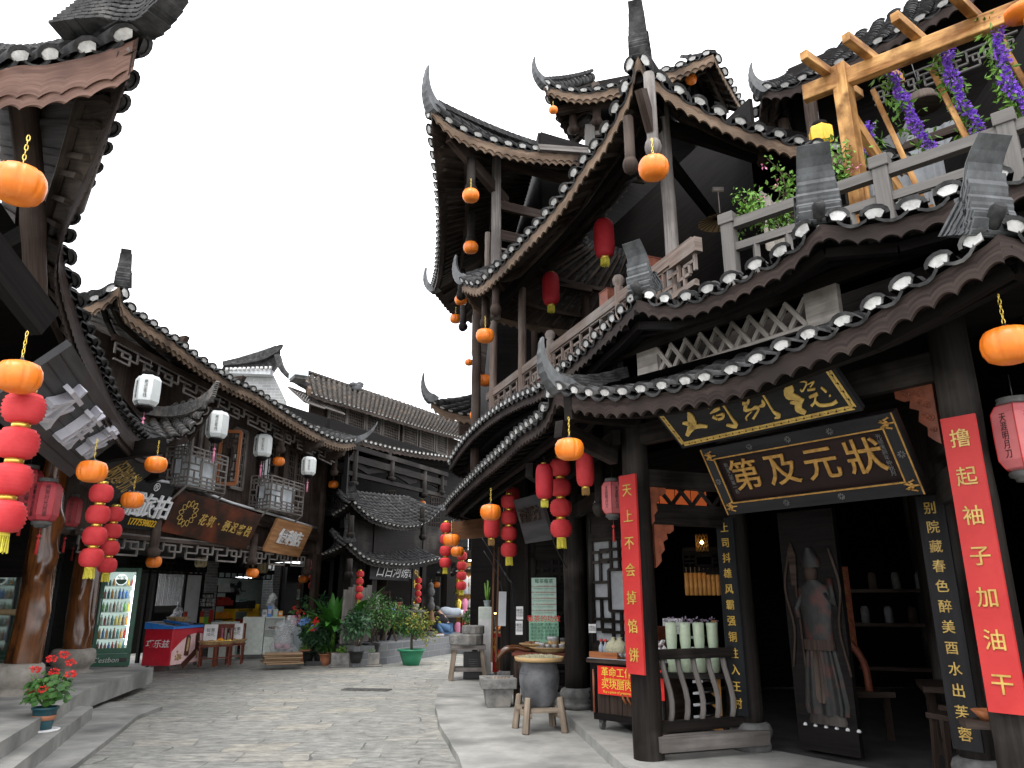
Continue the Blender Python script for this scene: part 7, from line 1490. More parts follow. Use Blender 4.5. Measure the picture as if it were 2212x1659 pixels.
for k in range(4): leafcloud(m, c+V((random.uniform(-.3, .3), -.3, .75+random.uniform(0, .3))), (.04, .04, .03), 22, .05, 0, .9)
m.build('flower_head', 'petal_red', e)
bush('terracotta_succulent', 'small terracotta pot with a trailing succulent on the kerb', 658, 1432, .05, .13, .33, 120, .05, 'leaf_lime', 'terracotta', .13, .3)
bush('spider_grass', 'low tuft of strap leaves in a brown pot at the foot of the plant group', 702, 1437, .0, .26, .42, 10, .1, 'leaf', 'terracotta', .17, .26); c = atZ(702, 1437, 0); e = bpy.data.objects['spider_grass']; m = MB()
for k in range(90): a = random.random()*6.28; blade(m, c+V((0, 0, .25)), (cos(a), sin(a), random.uniform(.6, 2)), random.uniform(.3, .5), .035, 1.6, .2, 6)
m.build('strap_leaves', 'leaf', e)
e = empty('bonsai', atZ(684, 1437, 0), 'small bonsai with a pale forked trunk in a flat black tray', 'bonsai'); c = V(e.location); m = MB(); m.box(c+V((0, 0, .05)), (.5, .3, .1), .2); m.build('tray', 'black_plastic', e); m = MB(); m.tube([c+V((-.08, 0, .08)), c+V((-.05, 0, .25)), c+V((0, 0, .4))], [.04, .03, .02], 7); m.tube([c+V((.08, 0, .08)), c+V((.04, 0, .22)), c+V((-.02, 0, .33))], [.035, .03, .02], 7); m.build('trunk', 'stone', e); m = MB(); leafcloud(m, c+V((0, 0, .52)), (.26, .22, .14), 160, .06); m.build('crown', 'leaf_deep', e)
# bananas
def banana(nm, label, px, py, h, leaves, pm='pot_cream', pr=.26, ph=.55, z=.0):
    c = atZ(px, py, z); e = empty(nm, c, label, 'plant'); pot(e, c, pr, ph, pm, 1.06, .75); m = MB(); m.tube([c+V((0, 0, ph*.8)), c+V((.02, 0, h*.55)), c+V((.0, 0, h*.7))], [.07, .055, .035], 8); m.build('stem', 'leaf_lime', e); m = MB()
    for (a, el, l, w, bd) in leaves: blade(m, c+V((.04*cos(a), .04*sin(a), h*.55)), (cos(a)*cos(el), sin(a)*cos(el), sin(el)), l, w, bd, .22, 10)
    m.build('foliage', 'leaf_banana', e); return e
banana('banana_plant', 'tall banana plant with one great upright leaf beside the gate', 752, 1434, 1.35, [(1.2, 1.45, 1.35, .42, .12), (-.2, .8, 1.2, .36, 1.0), (2.0, 1.2, 1.1, .34, .4), (-1.6, .7, .9, .32, 1.1), (-.9, 1.0, 1.1, .3, .8), (.5, 1.0, 1.2, .30, .7), (-1.1, .5, .9, .28, 1.2), (2.7, .9, 1.0, .26, .9), (-.6, .3, .8, .3, 1.3), (3.4, .6, .9, .24, 1.1), (.1, 1.1, 1.3, .24, .6)])
e = banana('canna_plant', 'bushy pale stemmed plant with many narrow upright leaves left of the banana plant', 714, 1436, 1.35, [(random.random()*6.28, random.uniform(.4, 1.45), random.uniform(.7, 1.15), random.uniform(.13, .20), random.uniform(.5, 1.2)) for k in range(34)], 'terracotta', .2, .3)
bush('trailing_shrub', 'fine leaved trailing shrub hanging right of the banana plant', 800, 1428, .1, .55, 1.05, 900, .075, 'leaf', 'black_plastic', .2, .4, R=(.62, .4, .5))
bush('dark_shrub', 'dark leafy shrub low behind the stone trough', 768, 1432, .1, .4, .75, 380, .13, 'leaf_deep', 'black_plastic')
tr = empty('stone_trough', atZ(767, 1440, 0), 'low rough stone trough planted with small green leaves', 'planter'); f = Fr(atZ(767, 1441, 0), .25); m = MB(); f.box(m, -.55, .55, 0, .1, .04, .30); f.box(m, -.55, .55, .34, .44, .04, .30); f.box(m, -.55, -.45, .1, .34, .04, .30); f.box(m, .45, .55, .1, .34, .04, .30); f.box(m, -.6, .62, -.03, .5, 0, .04); f.box(m, -.45, .45, .1, .34, .1, .25); m.build('basin', 'stone', tr, .02); m = MB(); leafcloud(m, f(0, .22, .36), (.46, .18, .08), 340, .05, 0, .8); m.build('leaves', 'leaf_lime', tr)
# tree in a green pot
e = empty('potted_tree', atZ(888, 1437, 0), 'small yellowing tree with a thin trunk in a round green pot', 'potted tree'); c = V(e.location); pot(e, c, .30, .36, 'pot_green', 1.12, .62); m = MB(); m.tube([c+V((0, 0, .3)), c+V((-.01, 0, .6)), c+V((.02, 0, .9))], [.035, .028, .02], 7)
for k in range(16): a = random.random()*6.28; q = random.uniform(.3, .62); z = random.uniform(-.1, .62); m.tube([c+V((.01, 0, .65+.12*(k % 3))), c+V((q*.5*cos(a), q*.5*sin(a), .86+z*.4)), c+V((q*cos(a), q*sin(a), .88+z*.7))], [.014, .008, .003], 5)
m.build('trunk', 'bark', e); m = MB()
for k in range(16): a = random.random()*6.28; q = random.uniform(.15, .5); leafcloud(m, c+V((q*cos(a), q*sin(a), .84+random.uniform(-.12, .42))), (.24, .24, .18), 70, .085, .3, .5, .2)
m.build('crown', 'leaf', e); m = MB()
for k in range(9): a = random.random()*6.28; q = random.uniform(.15, .5); leafcloud(m, c+V((q*cos(a), q*sin(a), .84+random.uniform(-.2, .36))), (.22, .22, .18), 45, .075, .3, .5, .2)
m.build('yellow_leaves', 'leaf_yellow', e)
# picket boards, tall plank, white sign behind the plants
e = empty('picket_planter', on(f0, f1, 745, 1300), 'row of old grey picket boards behind the banana plants', 'fence'); 
for k in range(6): p = on(f0, f1, 722+10*k, 1380)-N4*.25; m = MB(); m.bar(V((p.x, p.y, .5)), V((p.x+.02, p.y, 1.72+.06*(k % 3))), .2, .03, up=N4); m.build('picket', 'grey_wood', e)
# table with gnarled legs on the plinth
q = on(f0, f1, 845, 1390)-N4*.3; f = Fr(V((q.x, q.y, .46)), .35); tb_ = empty('gnarled_table', q, 'rough wooden table on twisted root legs in front of the gate', 'table'); tb_.location.z = .46; m = MB(); f.box(m, -.5, .6, -.22, .22, .70, .76); m.build('table_top', 'grey_wood', tb_)
for x, y in ((-.42, -.15), (.45, -.15), (-.4, .15), (.48, .15)): m = MB(); m.tube([f(x-.1, y, 0), f(x-.03, y-.02, .2), f(x+.05, y, .42), f(x, y+.02, .71)], [.06, .045, .05, .06], 8); m.build('leg', 'stool_wood', tb_)
for x, lb in ((-.1, 'red flower pot standing on the gnarled table'), (.38, 'small pale pot standing on the gnarled table')): e = empty('table_pot', f(x, 0, .76), lb, 'pot'); pot(e, f(x, 0, .76), .10 if x < 0 else .08, .2 if x < 0 else .15, 'terracotta' if x < 0 else 'pot_cream'); m = MB(); leafcloud(m, f(x, 0, .98), (.12, .1, .08), 40, .06); m.build('foliage', 'leaf_deep', e)
q = on(f0, f1, 812, 1390)-N4*.25; f = Fr(V((q.x, q.y, .46)), .5); ch = empty('folding_chair', f(0, 0, 0), 'dark ladder backed wooden chair left of the gnarled table', 'chair'); m = MB(); f.box(m, -.25, .25, -.2, .25, .42, .46); m.build('seat', 'brown_wood', ch); m = MB(); 
for s in (-.24, .24): m.bar(f(s, .1, .2), f(s, .45, 1.25), .05, .04)
for z, y in ((.6, .24), (.85, .33), (1.2, .44)): m.bar(f(-.24, y, z), f(.24, y, z), .03, .10)
m.build('backrest', 'brown_wood', ch)
for x, y0, y1 in ((-.24, -.25, .2), (.24, -.25, .2), (-.24, .4, -.1), (.24, .4, -.1)): m = MB(); m.bar(f(x, y0, 0), f(x, y1, .45), .05, .04); m.build('leg', 'brown_wood', ch)
q = on(f0, f1, 838, 1240)+N4*.4; e = empty('round_sieve', V((q.x, q.y, 1.2)), 'dark round sieve hanging in the gate room', 'sieve'); m = MB(); m.lathe((0, 0, 0), [(0, 0), (.30, 0), (.33, .03), (.33, -.03), (.30, -.03)], 24); R_ = Matrix.Rotation(pi/2-.1, 4, 'X'); qq = V((q.x, q.y, 1.95)); m.v = [R_ @ p+qq for p in m.v]; m.build('disc', 'brown_wood', e)
q = on(f0, f1, 812, 1325)+N4*.2; e = empty('pale_sheet', V((q.x, q.y, 1.1)), 'pale blank sheet on the gate wall above the banana plants', 'sheet'); m = MB(); m.bar(V((q.x-.22, q.y, 1.42)), V((q.x+.22, q.y+.1, 1.42)), .02, .38); m.build('sheet', 'paper', e)
# gourds strung on the gate column, costume stall light
for k in range(3):
    q = on(f0, f1, 914+random.uniform(-2, 2), 1275+30*k)-N4*.28; e = empty('dried_gourd', q, ['dark wavy dried gourd hung highest on the gate column', 'dark dried gourd hung in the middle of the gate column', 'pale brown gourd hung lowest on the gate column'][k], 'gourd', 'gourds on the gate column'); m = MB(); m.lathe(q, [(0, -.2), (.10, -.14), (.13, -.04), (.08, .08), (.09, .14), (.04, .22), (0, .24)], 12); m.build('gourd_body', 'stone_dark' if k < 2 else 'snack_brown', e); m = MB(); m.tube([q+V((0, 0, .23)), q+V((.02, .02, .30))], .012, 5); m.build('stalk', 'bark', e)
# crouching person and the laundry bench
def skinned(nm, verts, edges, rad, mat, parent, lv=2):
    me = bpy.data.meshes.new(nm); off = parent.location; me.from_pydata([tuple(V(v)-off) for v in verts], edges, []); o = bpy.data.objects.new(nm, me); S.collection.objects.link(o); md = o.modifiers.new('skin', 'SKIN'); sv = me.skin_vertices[0].data
    for k, r in enumerate(rad): sv[k].radius = (r, r) if not isinstance(r, tuple) else r
    sv[0].use_root = True; md.use_smooth_shade = True; sb = o.modifiers.new('sub', 'SUBSURF'); sb.levels = lv; sb.render_levels = lv
    m2 = bpy.data.meshes.new_from_object(o.evaluated_get(bpy.context.evaluated_depsgraph_get())); bpy.data.objects.remove(o); m2.materials.clear(); m2.materials.append(MT[mat]); ob = bpy.data.objects.new(nm, m2); S.collection.objects.link(ob); ob.parent = parent; return ob
q = on(f0, f1, 927, 1392)-N4*.55; f = Fr(V((q.x, q.y, .46)), .30); pe = empty('person', f(0, 0, 0), 'person in a black jacket and blue jeans crouching by the bench outside the gate', 'person'); pe.location.z = .46
# facing left (-x): pelvis low, knees forward, trunk bent, arms reaching down
J = {'pel': (0.06, 0, .23), 'sp': (-.02, 0, .40), 'ch': (-.10, 0, .55), 'nk': (-.19, 0, .66), 'hd': (-.26, 0, .72), 'top': (-.31, 0, .79),
     'hl': (.04, -.10, .22), 'kl': (-.30, -.16, .36), 'al': (-.12, -.15, .08), 'fl': (-.30, -.17, .03), 'hr': (.04, .10, .22), 'kr': (-.30, .16, .36), 'ar': (-.12, .15, .08), 'fr': (-.30, .17, .03),
     'sl': (-.12, -.17, .56), 'el': (-.30, -.22, .42), 'wl': (-.46, -.14, .26), 'sr': (-.12, .17, .56), 'er': (-.30, .22, .42), 'wr': (-.46, .14, .26), 'hnl': (-.50, -.12, .21), 'hnr': (-.50, .12, .21)}
def sk(nm, names, ed, rad, mat): return skinned(nm, [f(*J[a]) for a in names], [(names.index(a), names.index(b)) for a, b in ed], rad, mat, pe)
allj = list(J); R0_ = {'pel': .125, 'sp': .125, 'ch': .135, 'nk': .05, 'hd': .075, 'top': .06, 'hl': .09, 'hr': .09, 'kl': .062, 'kr': .062, 'al': .042, 'ar': .042, 'fl': .035, 'fr': .035, 'sl': .058, 'sr': .058, 'el': .042, 'er': .042, 'wl': .028, 'wr': .028, 'hnl': .03, 'hnr': .03}
E_ = [('pel', 'sp'), ('sp', 'ch'), ('ch', 'nk'), ('nk', 'hd'), ('hd', 'top'), ('pel', 'hl'), ('hl', 'kl'), ('kl', 'al'), ('al', 'fl'), ('pel', 'hr'), ('hr', 'kr'), ('kr', 'ar'), ('ar', 'fr'), ('ch', 'sl'), ('sl', 'el'), ('el', 'wl'), ('wl', 'hnl'), ('ch', 'sr'), ('sr', 'er'), ('er', 'wr'), ('wr', 'hnr')]
sk('body', allj, E_, [R0_[k]*.92 for k in allj], 'skin')
nj = ['sp', 'ch', 'sl', 'el', 'wl', 'sr', 'er', 'wr']; J['sp'] = (.03, 0, .33); sk('jacket', nj, [('sp', 'ch'), ('ch', 'sl'), ('sl', 'el'), ('el', 'wl'), ('ch', 'sr'), ('sr', 'er'), ('er', 'wr')], [.165, .165, .075, .058, .042, .075, .058, .042], 'jacket')
nj = ['pel', 'hl', 'kl', 'al', 'hr', 'kr', 'ar']; sk('jeans', nj, [('pel', 'hl'), ('hl', 'kl'), ('kl', 'al'), ('pel', 'hr'), ('hr', 'kr'), ('kr', 'ar')], [.155, .11, .078, .056, .11, .078, .056], 'denim')
m = MB(); m.lathe(f(-.285, 0, .755), [(.0, -.05), (.085, -.045), (.098, 0), (.085, .06), (.05, .09), (0, .1)], 14); m.build('hair', 'hair', pe)
for y in (-.16, .16):
    m = MB(); m.bar(f(-.08, y, .035), f(-.34, y, .03), .085, .06); m.build('shoe', 'paper', pe, .02)
hand = MB()
for y in (-.12, .12):
    for k in range(5): hand.tube([f(-.49, y+.013*(k-2), .215), f(-.525, y+.017*(k-2), .185), f(-.53 if k else -.50, y+.018*(k-2), .155)], [.009, .008, .006], 6)
hand.build('fingers', 'skin', pe)
q = on(f0, f1, 950, 1390)-N4*.5; f = Fr(V((q.x, q.y, .46)), .35); bn = empty('laundry_bench', f(0, 0, 0), 'small wooden bench on the stone plinth behind the crouching person', 'bench'); bn.location.z = .46; m = MB(); f.box(m, -.45, .3, -.18, .18, .52, .57); m.build('seat', 'grey_wood', bn)
for x in (-.4, .25):
    for y in (-.14, .14): m = MB(); m.bar(f(x, y, 0), f(x, y, .52), .045, .045, up=(1, 0, 0)); m.build('leg', 'brown_wood', bn)
e = empty('cloth_bundle', f(-.1, 0, .57), 'rolled pale blue grey cloth bundle lying on the small bench', 'cloth'); m = MB(); P = [f(-.50+.09*k, .0, .66+.02*sin(k)) for k in range(9)]; m.tube(P, [.06, .12, .14, .15, .145, .14, .13, .11, .05], 12); m.build('cloth_roll', 'grey_cloth', e); m = MB(); m.tube([f(.18, 0, .66), f(.24, -.03, .64)], [.06, .09], 8); m.build('loose_end', 'white_cloth', e)
# costume stall seen down the lane
q = atY(1003, 1375, 25.6); cs = empty('costume_stall', V((q.x, q.y, .1)), 'lit stall of silver and pink costumes at the end of the lane', 'stall'); x0, x1 = atY(985, 1300, 25.8), atY(1024, 1300, 25.8); m = MB(); m.box(((x0.x+x1.x)/2, 26.1, 1.5), (x1.x-x0.x, .05, 2.4)); m.build('lit_backing', 'shop_dim' if 'shop_dim' in MT else 'gold_dull', cs)
for k in range(9):
    p = V((x0.x+.08+(x1.x-x0.x-.16)*(k % 3)/2, 25.75, 2.1-.75*(k//3))); m = MB(); m.lathe(p, [(.0, .18), (.06, .16), (.14, .05), (.09, -.15), (.16, -.42), (.12, -.44), (0, -.44)], 10, sq=(1, .5)); m.build('costume', ['gold_foil', 'steel', 'white_cloth', 'gold_foil', 'pink', 'steel', 'pink', 'snack_red', 'pink'][k], cs)
m = MB(); m.lathe((x0.x+.5, 25.6, 2.75), [(0, -.03), (.1, -.02), (.1, .02), (0, .03)], 12); m.build('lamp', 'warm_bulb', cs)
# ================================================================ right: goods on the pavement and in the entrance
NM = names()
# clay jar on a log stool with a tray of drying tea
jc = atZ(1166, 1578, .075); js = empty('log_stool', jc, 'rough four legged log stool carrying a big grey clay jar', 'stool'); f = Fr(jc, .25)
for x, y in ((-.20, -.20), (.20, -.20), (-.20, .20), (.20, .20)):
    m = MB(); a = 1.18; m.bar(f(x*a*1.12, y*a*1.12, 0), f(x*a*.92, y*a*.92, .43), .085, .085, up=(.3, 1, 0), w2=.075, h2=.075); m.build('leg', 'stool_wood', js, .012)
m = MB()
for s in (-1, 1): m.bar(f(-.27, s*.20, .27), f(.27, s*.20, .27), .045, .06); m.bar(f(s*.20, -.27, .21), f(s*.20, .27, .21), .045, .06)
m.build('rail', 'stool_wood', js); m = MB(); f.box(m, -.19, .19, -.19, .19, .245, .275); m.build('seat_board', 'brown_wood', js)
cj = empty('clay_jar', f(0, 0, .275), 'big round grey clay jar standing on the log stool', 'jar'); m = MB(); m.lathe(f(0, 0, .275), [(.155, 0), (.19, .05), (.235, .16), (.262, .28), (.27, .38), (.262, .46), (.242, .53), (.235, .55), (.25, .565), (.24, .58), (.2, .58), (.2, .5), (0, .5)], 36, rib=lambda t: 1+.006*sin(3*t)); m.build('jar_body', 'clay_jar', cj); m = MB(); m.lathe(f(0, 0, .275), [(.2635, .43), (.266, .44), (.2635, .45)], 36); m.build('shoulder_line', 'clay_jar', cj)
e = empty('tea_tray', f(0, 0, .86), 'wide round bamboo tray of drying green tea on the clay jar', 'tray'); m = MB(); m.lathe(f(0, 0, .86), [(0, 0), (.31, .0), (.325, .01), (.335, .055), (.318, .055), (.31, .02), (0, .02)], 44); m.build('tray', 'bamboo', e); m = MB(); 
for k in range(620): a = random.random()*6.28; q = .29*sqrt(random.random()); p = f(q*cos(a), q*sin(a), .885+.035*(1-(q/.3)**2)+random.random()*.018); d = V((random.gauss(0, 1), random.gauss(0, 1), random.gauss(0, .5))).normalized()*.022; m.bar(p-d, p+d, .006, .005)
m.lathe(f(0, 0, .88), [(.285, 0), (.2, .028), (0, .036)], 26); m.build('tea_leaves', 'straw', e)
shrink(made_since(NM), jc, .86); NM = names()
# stone planter
c = atZ(1075, 1525, .075); sp_ = empty('stone_planter', c, 'square grey stone planter tapering downward beside the clay jar', 'planter'); m = MB(); rt = pi/4+.1; q2 = sqrt(2)
m.lathe(c, [(.17*q2, 0), (.21*q2, .30), (.255*q2, .30), (.262*q2, .47), (.19*q2, .47), (.17*q2, .40), (0, .40)], 4, rot=rt, smooth=False); m.build('basin', 'stone', sp_, .012); m = MB(); 
for k in range(5): a = random.random()*6; m.bar(c+V((-.1+.05*k, -.1, .42)), c+V((-.06+.05*k, .12, .44)), .03, .025)
m.build('wood_scraps', 'cardboard', sp_)
sp_.scale = (.95, .95, .80); NM = names()
# carved table with trays and tins
c = V((.40, 11.25, .17)); f = Fr(c, -.12); tt = empty('carved_table', c, 'dark red carved table holding tea tins under the green posters', 'table'); m = MB(); f.box(m, -.45, .75, -.28, .3, .78, .83); m.build('table_top', 'red_wood', tt, .006)
for x in (-.40, .70):
    for y in (-.22, .24): m = MB(); m.bar(f(x, y, 0), f(x, y, .78), .06, .06, up=(1, 0, 0)); m.build('leg', 'brown_wood', tt)
m = MB(); f.box(m, -.38, .68, -.24, -.21, .66, .78); f.box(m, -.36, .02, -.235, -.21, .42, .66); 
for k in range(9): m.tube([f(-.34+.04*k, -.245, .46+.05*(k % 3)), f(-.33+.04*k, -.25, .56), f(-.31+.04*k, -.245, .62)], .016, 6)
m.build('carved_apron', 'brown_wood', tt); m = MB(); f.box(m, -.36, .68, -.18, .2, .28, .31); f.box(m, -.36, .68, -.18, .2, .52, .55); m.build('shelf', 'dark_wood', tt)
e = empty('tea_basket', f(.12, -.02, .83), 'round woven tray of shiny tea tins on the carved table', 'tray'); basket(e, f(.18, -.02, .83), .34, .07, nm='woven_tray')
for k, (x, y, r, h) in enumerate(((.05, -.12, .05, .09), (.15, -.2, .045, .07), (.26, -.18, .045, .07), (.38, -.14, .05, .08), (-.03, -.06, .05, .10))):
    g_ = empty('tea_tin', f(x, y, .885), 'small silver tea tin on the woven tray', 'tin', 'small silver tea tins'); m = MB(); m.lathe(f(x, y, .885), [(r, 0), (r, h*.75), (r*1.04, h*.76), (r*1.04, h), (0, h)], 16); m.build('tin_body', 'steel', g_); m = MB(); m.lathe(f(x, y, .885), [(r*.6, h), (r*.55, h+.006), (0, h+.006)], 12); m.build('lid', 'paper', g_)
for x, r, h, mt, lb in ((.22, .10, .19, 'steel', 'widest silver tin with a glass side on the carved table'), (.42, .075, .17, 'stone_dark', 'dark tall tin right of the widest silver tin')):
    g_ = empty('large_tin', f(x, .06, .90), lb, 'tin'); m = MB(); m.lathe(f(x, .06, .885), [(r, 0), (r, h*.8), (r*1.04, h*.82), (r*1.04, h), (0, h)], 20); m.build('tin_body', mt, g_); m = MB(); m.lathe(f(x, .06, .885), [(r*1.01, h*.2), (r*1.01, h*.65)], 20); m.build('window_band', 'bamboo', g_)
e = empty('snack_tray', f(-.12, .1, .83), 'raised bamboo tray of small packets at the left end of the carved table', 'tray'); basket(e, f(-.10, .1, .90), .25, .05, nm='woven_tray'); m = MB(); bumps(m, f(-.1, .1, .95), .2, .16, 22, .04); m.build('packets', 'snack_brown', e); m = MB(); f.box(m, -.25, .05, 0, .2, .83, .90); m.build('stand', 'brown_wood', e)
e = empty('driftwood_stump', f(-.5, -.1, .83), 'twisted brown driftwood branch resting on the corner of the carved table', 'driftwood'); m = MB(); m.tube(spline([f(-.72, -.16, .72), f(-.58, -.14, .86), f(-.40, -.1, .90), f(-.2, -.1, .86), f(-.1, -.08, .87)], 16), [.02+.035*sin(pi*min(1, (k+3)/17)) for k in range(17)], 9); m.build('branch', 'varnish', e)
shrink(made_since(NM), (.40, 11.25, .17), .84, (0, 0, -.09)); NM = names()
# food counter with a red banner
f = Fr(V((1.0, 8.70, .17)), math.atan2(-.55, .62)); fcn = empty('food_counter', f(.4, 0, 0), 'brown wooden food counter on casters with a red banner beside the front column', 'counter')
f = Fr(atZ(1290, 1578, .17)+V((.03, .35, 0)), math.atan2(-.70, .71)); Wc = 1.05
m = MB(); f.box(m, 0, Wc, .02, .5, .12, .72); m.build('cabinet', 'brown_wood', fcn); m = MB(); f.box(m, -.06, Wc+.06, -.06, .56, .78, .83); m.build('counter_top', 'stool_wood' if False else 'brown_wood', fcn, .005); m = MB(); f.box(m, -.02, Wc, -.01, .5, .72, .78); f.box(m, 0, .05, -.005, .02, .12, .72); f.box(m, Wc-.05, Wc, -.005, .02, .12, .72); f.box(m, .05, Wc-.05, -.005, .02, .12, .2); m.build('frame', 'dark_wood', fcn)
for k in range(5): m = MB(); f.box(m, .06+.19*k, .24+.19*k, .004, .02, .2, .72); m.build('door_board', 'brown_wood', fcn)
m = MB(); m.tube([f(.03, -.03, .2), f(.03, -.03, .7)], .014, 7); m.build('hinge_rod', 'carved_red', fcn); m = MB(); 
for s in (-.03, .04): m.tube([f(.5+s, -.03, .44), f(.5+s+.02, -.05, .40), f(.5+s+.05, -.03, .34)], .013, 6)
m.build('handle', 'orange_wood', fcn); m = MB()
for x in (.06, Wc-.1): m.tube([f(x, .06, .05), f(x+.04, .06, .05)], .045, 12); f.box(m, x-.01, x+.05, .03, .1, .08, .12)
m.build('caster', 'stone_dark', fcn)
rb_ = empty('counter_banner', f(.55, -.03, .45), 'red cloth banner with yellow writing on the front of the food counter', 'banner'); m = MB(); m.bar(f(.10, -.03, .585), f(Wc+.02, -.03, .585), .008, .33); m.build('cloth', 'counter_red' if 'counter_red' in MT else 'banner_red', rb_)
text('革命工作很辛苦', .118, f(.57, -.036, .675), f.x, (0, 0, 1), 'fruit_yellow', 'banner_lettering', rb_, .001, .002); text('买块腊肉补一补', .118, f(.57, -.036, .535), f.x, (0, 0, 1), 'fruit_yellow', 'banner_lettering', rb_, .001, .002); text('Revolutionary work is arduous', .048, f(.50, -.036, .603), f.x, (0, 0, 1), 'fruit_yellow', 'banner_lettering', rb_, .001); text('Buy a piece of preserved pork to nourish', .044, f(.55, -.036, .455), f.x, (0, 0, 1), 'fruit_yellow', 'banner_lettering', rb_, .001)
e = empty('counter_cloth', f(.6, .2, .83), 'blue and white patterned cloth spread on the food counter', 'cloth'); m = MB(); f.box(m, -.04, Wc+.04, -.055, .5, .832, .838); m.build('cloth', 'grey_cloth', e)
e = empty('wooden_tray', f(.1, .08, .84), 'shallow wooden tray with bottles at the left end of the food counter', 'tray'); m = MB(); f.box(m, -.02, .42, -.04, .0, .838, .91); f.box(m, -.02, .42, .24, .28, .838, .91); f.box(m, -.02, .0, 0, .24, .838, .91); f.box(m, .4, .42, 0, .24, .838, .91); m.build('rim', 'orange_wood', e)
for x in (.05, .12): b_ = empty('sauce_bottle', f(x, .12, .84), 'small clear sauce bottle with a red cap in the wooden tray', 'bottle', 'sauce bottles with red caps'); o = bottle(b_, f(x, .12, .84), .032, .19, 'grey_cloth', 'glass_body'); m = MB(); m.lathe(f(x, .12, .84), [(.018, .185), (.02, .19), (.02, .215), (0, .22)], 10); m.build('cap', 'snack_red', b_)
for x, lb in ((.23, 'left of two fat cream stoneware jugs on the food counter'), (.33, 'second fat cream stoneware jug on the food counter, nearer the bags')): b_ = empty('stoneware_jug', f(x, .14, .84), lb, 'jug'); m = MB(); m.lathe(f(x, .14, .84), [(.06, 0), (.095, .06), (.105, .12), (.08, .18), (.03, .21), (.028, .235), (.04, .245), (0, .245)], 18); m.build('jug_body', 'bamboo' if False else 'straw', b_); m = MB(); m.tube([f(x-.03, .14, 1.05), f(x-.06, .14, 1.03), f(x-.08, .14, .99)], .008, 6); m.build('handle', 'straw', b_)
for k in range(14):
    x, y, z = .50+.11*(k % 5)+random.uniform(-.02, .02), .02+.1*(k//5), .845+.075*(k//5); b_ = empty('meat_packet', f(x, y, z), 'silvery vacuum packet in the heap on the food counter', 'packet', 'silvery packets heaped on the counter'); m = MB(); rows = []; c = f(x, y, z+.04); M_ = Matrix.Rotation(random.uniform(-.7, .7), 3, 'X') @ Matrix.Rotation(random.random()*3, 3, 'Z')
    for i in range(6): rows.append([c+M_ @ V(((i/5-.5)*.17, (j/4-.5)*.12, .022*sin(i*2.3+k)+.02*cos(j*2.1+k))) for j in range(5)])
    m.grid(rows, False); m.build('foil', 'foil' if 'foil' in MT else 'steel', b_); m = MB(); m.lathe(c-V((0, 0, .02)), [(0, -.02), (.05, 0), (0, .02)], 8, sq=(1, .7)); m.build('meat', 'snack_brown', b_)
e = empty('gift_box', f(.62, .34, .84), 'tall dark red gift box with gold edging behind the silvery packets', 'box'); m = MB(); f.box(m, .45, .78, .30, .50, .84, 1.22); m.build('carton', 'carved_red', e); m = MB()
for k in range(26): p = f(.44+.014*k, .29, 1.23+random.uniform(-.05, .02)); m.bar(p, p+V((random.uniform(-.03, .03), -.02, random.uniform(-.05, .04))), .02, .012)
m.build('gold_trim', 'bamboo', e)
shrink(made_since(NM), V(f.c), .86, (-.05, -.28, 0))
# bamboo goods behind the balustrade
for k in range(4):
    p = V((1.62+.135*k, 7.95-.02*k, .80)); b_ = empty('pale_bamboo_jar', p, 'pale green bamboo tube jar in the row behind the curved balustrade', 'jar', 'pale bamboo jars'); m = MB(); m.lathe(p, [(.055, 0), (.058, .18), (.046, .22), (.055, .30), (.056, .42), (.06, .47), (.04, .475), (0, .45)], 18); m.build('tube', 'jade' if 'jade' in MT else 'poster_pale', b_); m = MB(); leafcloud(m, p+V((0, 0, .49)), (.06, .06, .02), 40, .03, 0); m.build('dried_top', 'petal_violet_dry' if 'petal_violet_dry' in MT else 'grey_cloth', b_)
e = empty('jar_shelf', V((1.8, 7.95, .74)), 'dark plank shelf under the pale bamboo jars', 'shelf'); m = MB(); m.bar(V((1.45, 8.0, .77)), V((2.2, 7.9, .77)), .25, .05); m.build('plank', 'black_wood', e); m = MB(); m.bar(V((1.5, 8.0, .17)), V((1.5, 8.0, .75)), .06, .06, up=(1, 0, 0)); m.bar(V((2.15, 7.9, .17)), V((2.15, 7.9, .75)), .06, .06, up=(1, 0, 0)); m.build('leg', 'black_wood', e)
kr = empty('knife_rack', atY(1550, 1600, 7.9), 'orange saw toothed wooden rack holding black handled knives', 'rack'); p0, p1 = atY(1542, 1340, 8.05), atY(1556, 1610, 7.75); d = (p1-p0); L_ = d.length; d.normalize(); P = []; Q = []; N = 11
for k in range(N): t0, t1 = k/N, (k+1)/N; P += [p0+d*L_*t0-V((.015, 0, 0)), p0+d*L_*(t0+.5/N)-V((.02, 0, 0)), p0+d*L_*(t0+.75/N)-V((.075, 0, -.02))]; 
m = MB(); m.poly(P+[p1-V((.015, 0, 0)), p1+V((.035, 0, 0)), p0+V((.035, 0, 0))], (0, .03, 0)); m.build('toothed_board', 'knife_orange' if 'knife_orange' in MT else 'pine', kr)
for k in range(1, 10, 1):
    p = p0+d*L_*((k+.7)/N)-V((.05, .02, 0)); b_ = empty('knife', p, 'black handled knife lying in the orange toothed rack', 'knife', 'knives in the orange rack'); m = MB(); m.tube([p+V((.02, 0, .03)), p+V((-.10, -.01, .015))], .013, 6); m.build('handle', 'black_plastic', b_); m = MB(); m.bar(p+V((-.10, -.01, .015)), p+V((-.20, -.01, .01)), .006, .025); m.build('guard_tip', 'steel', b_)
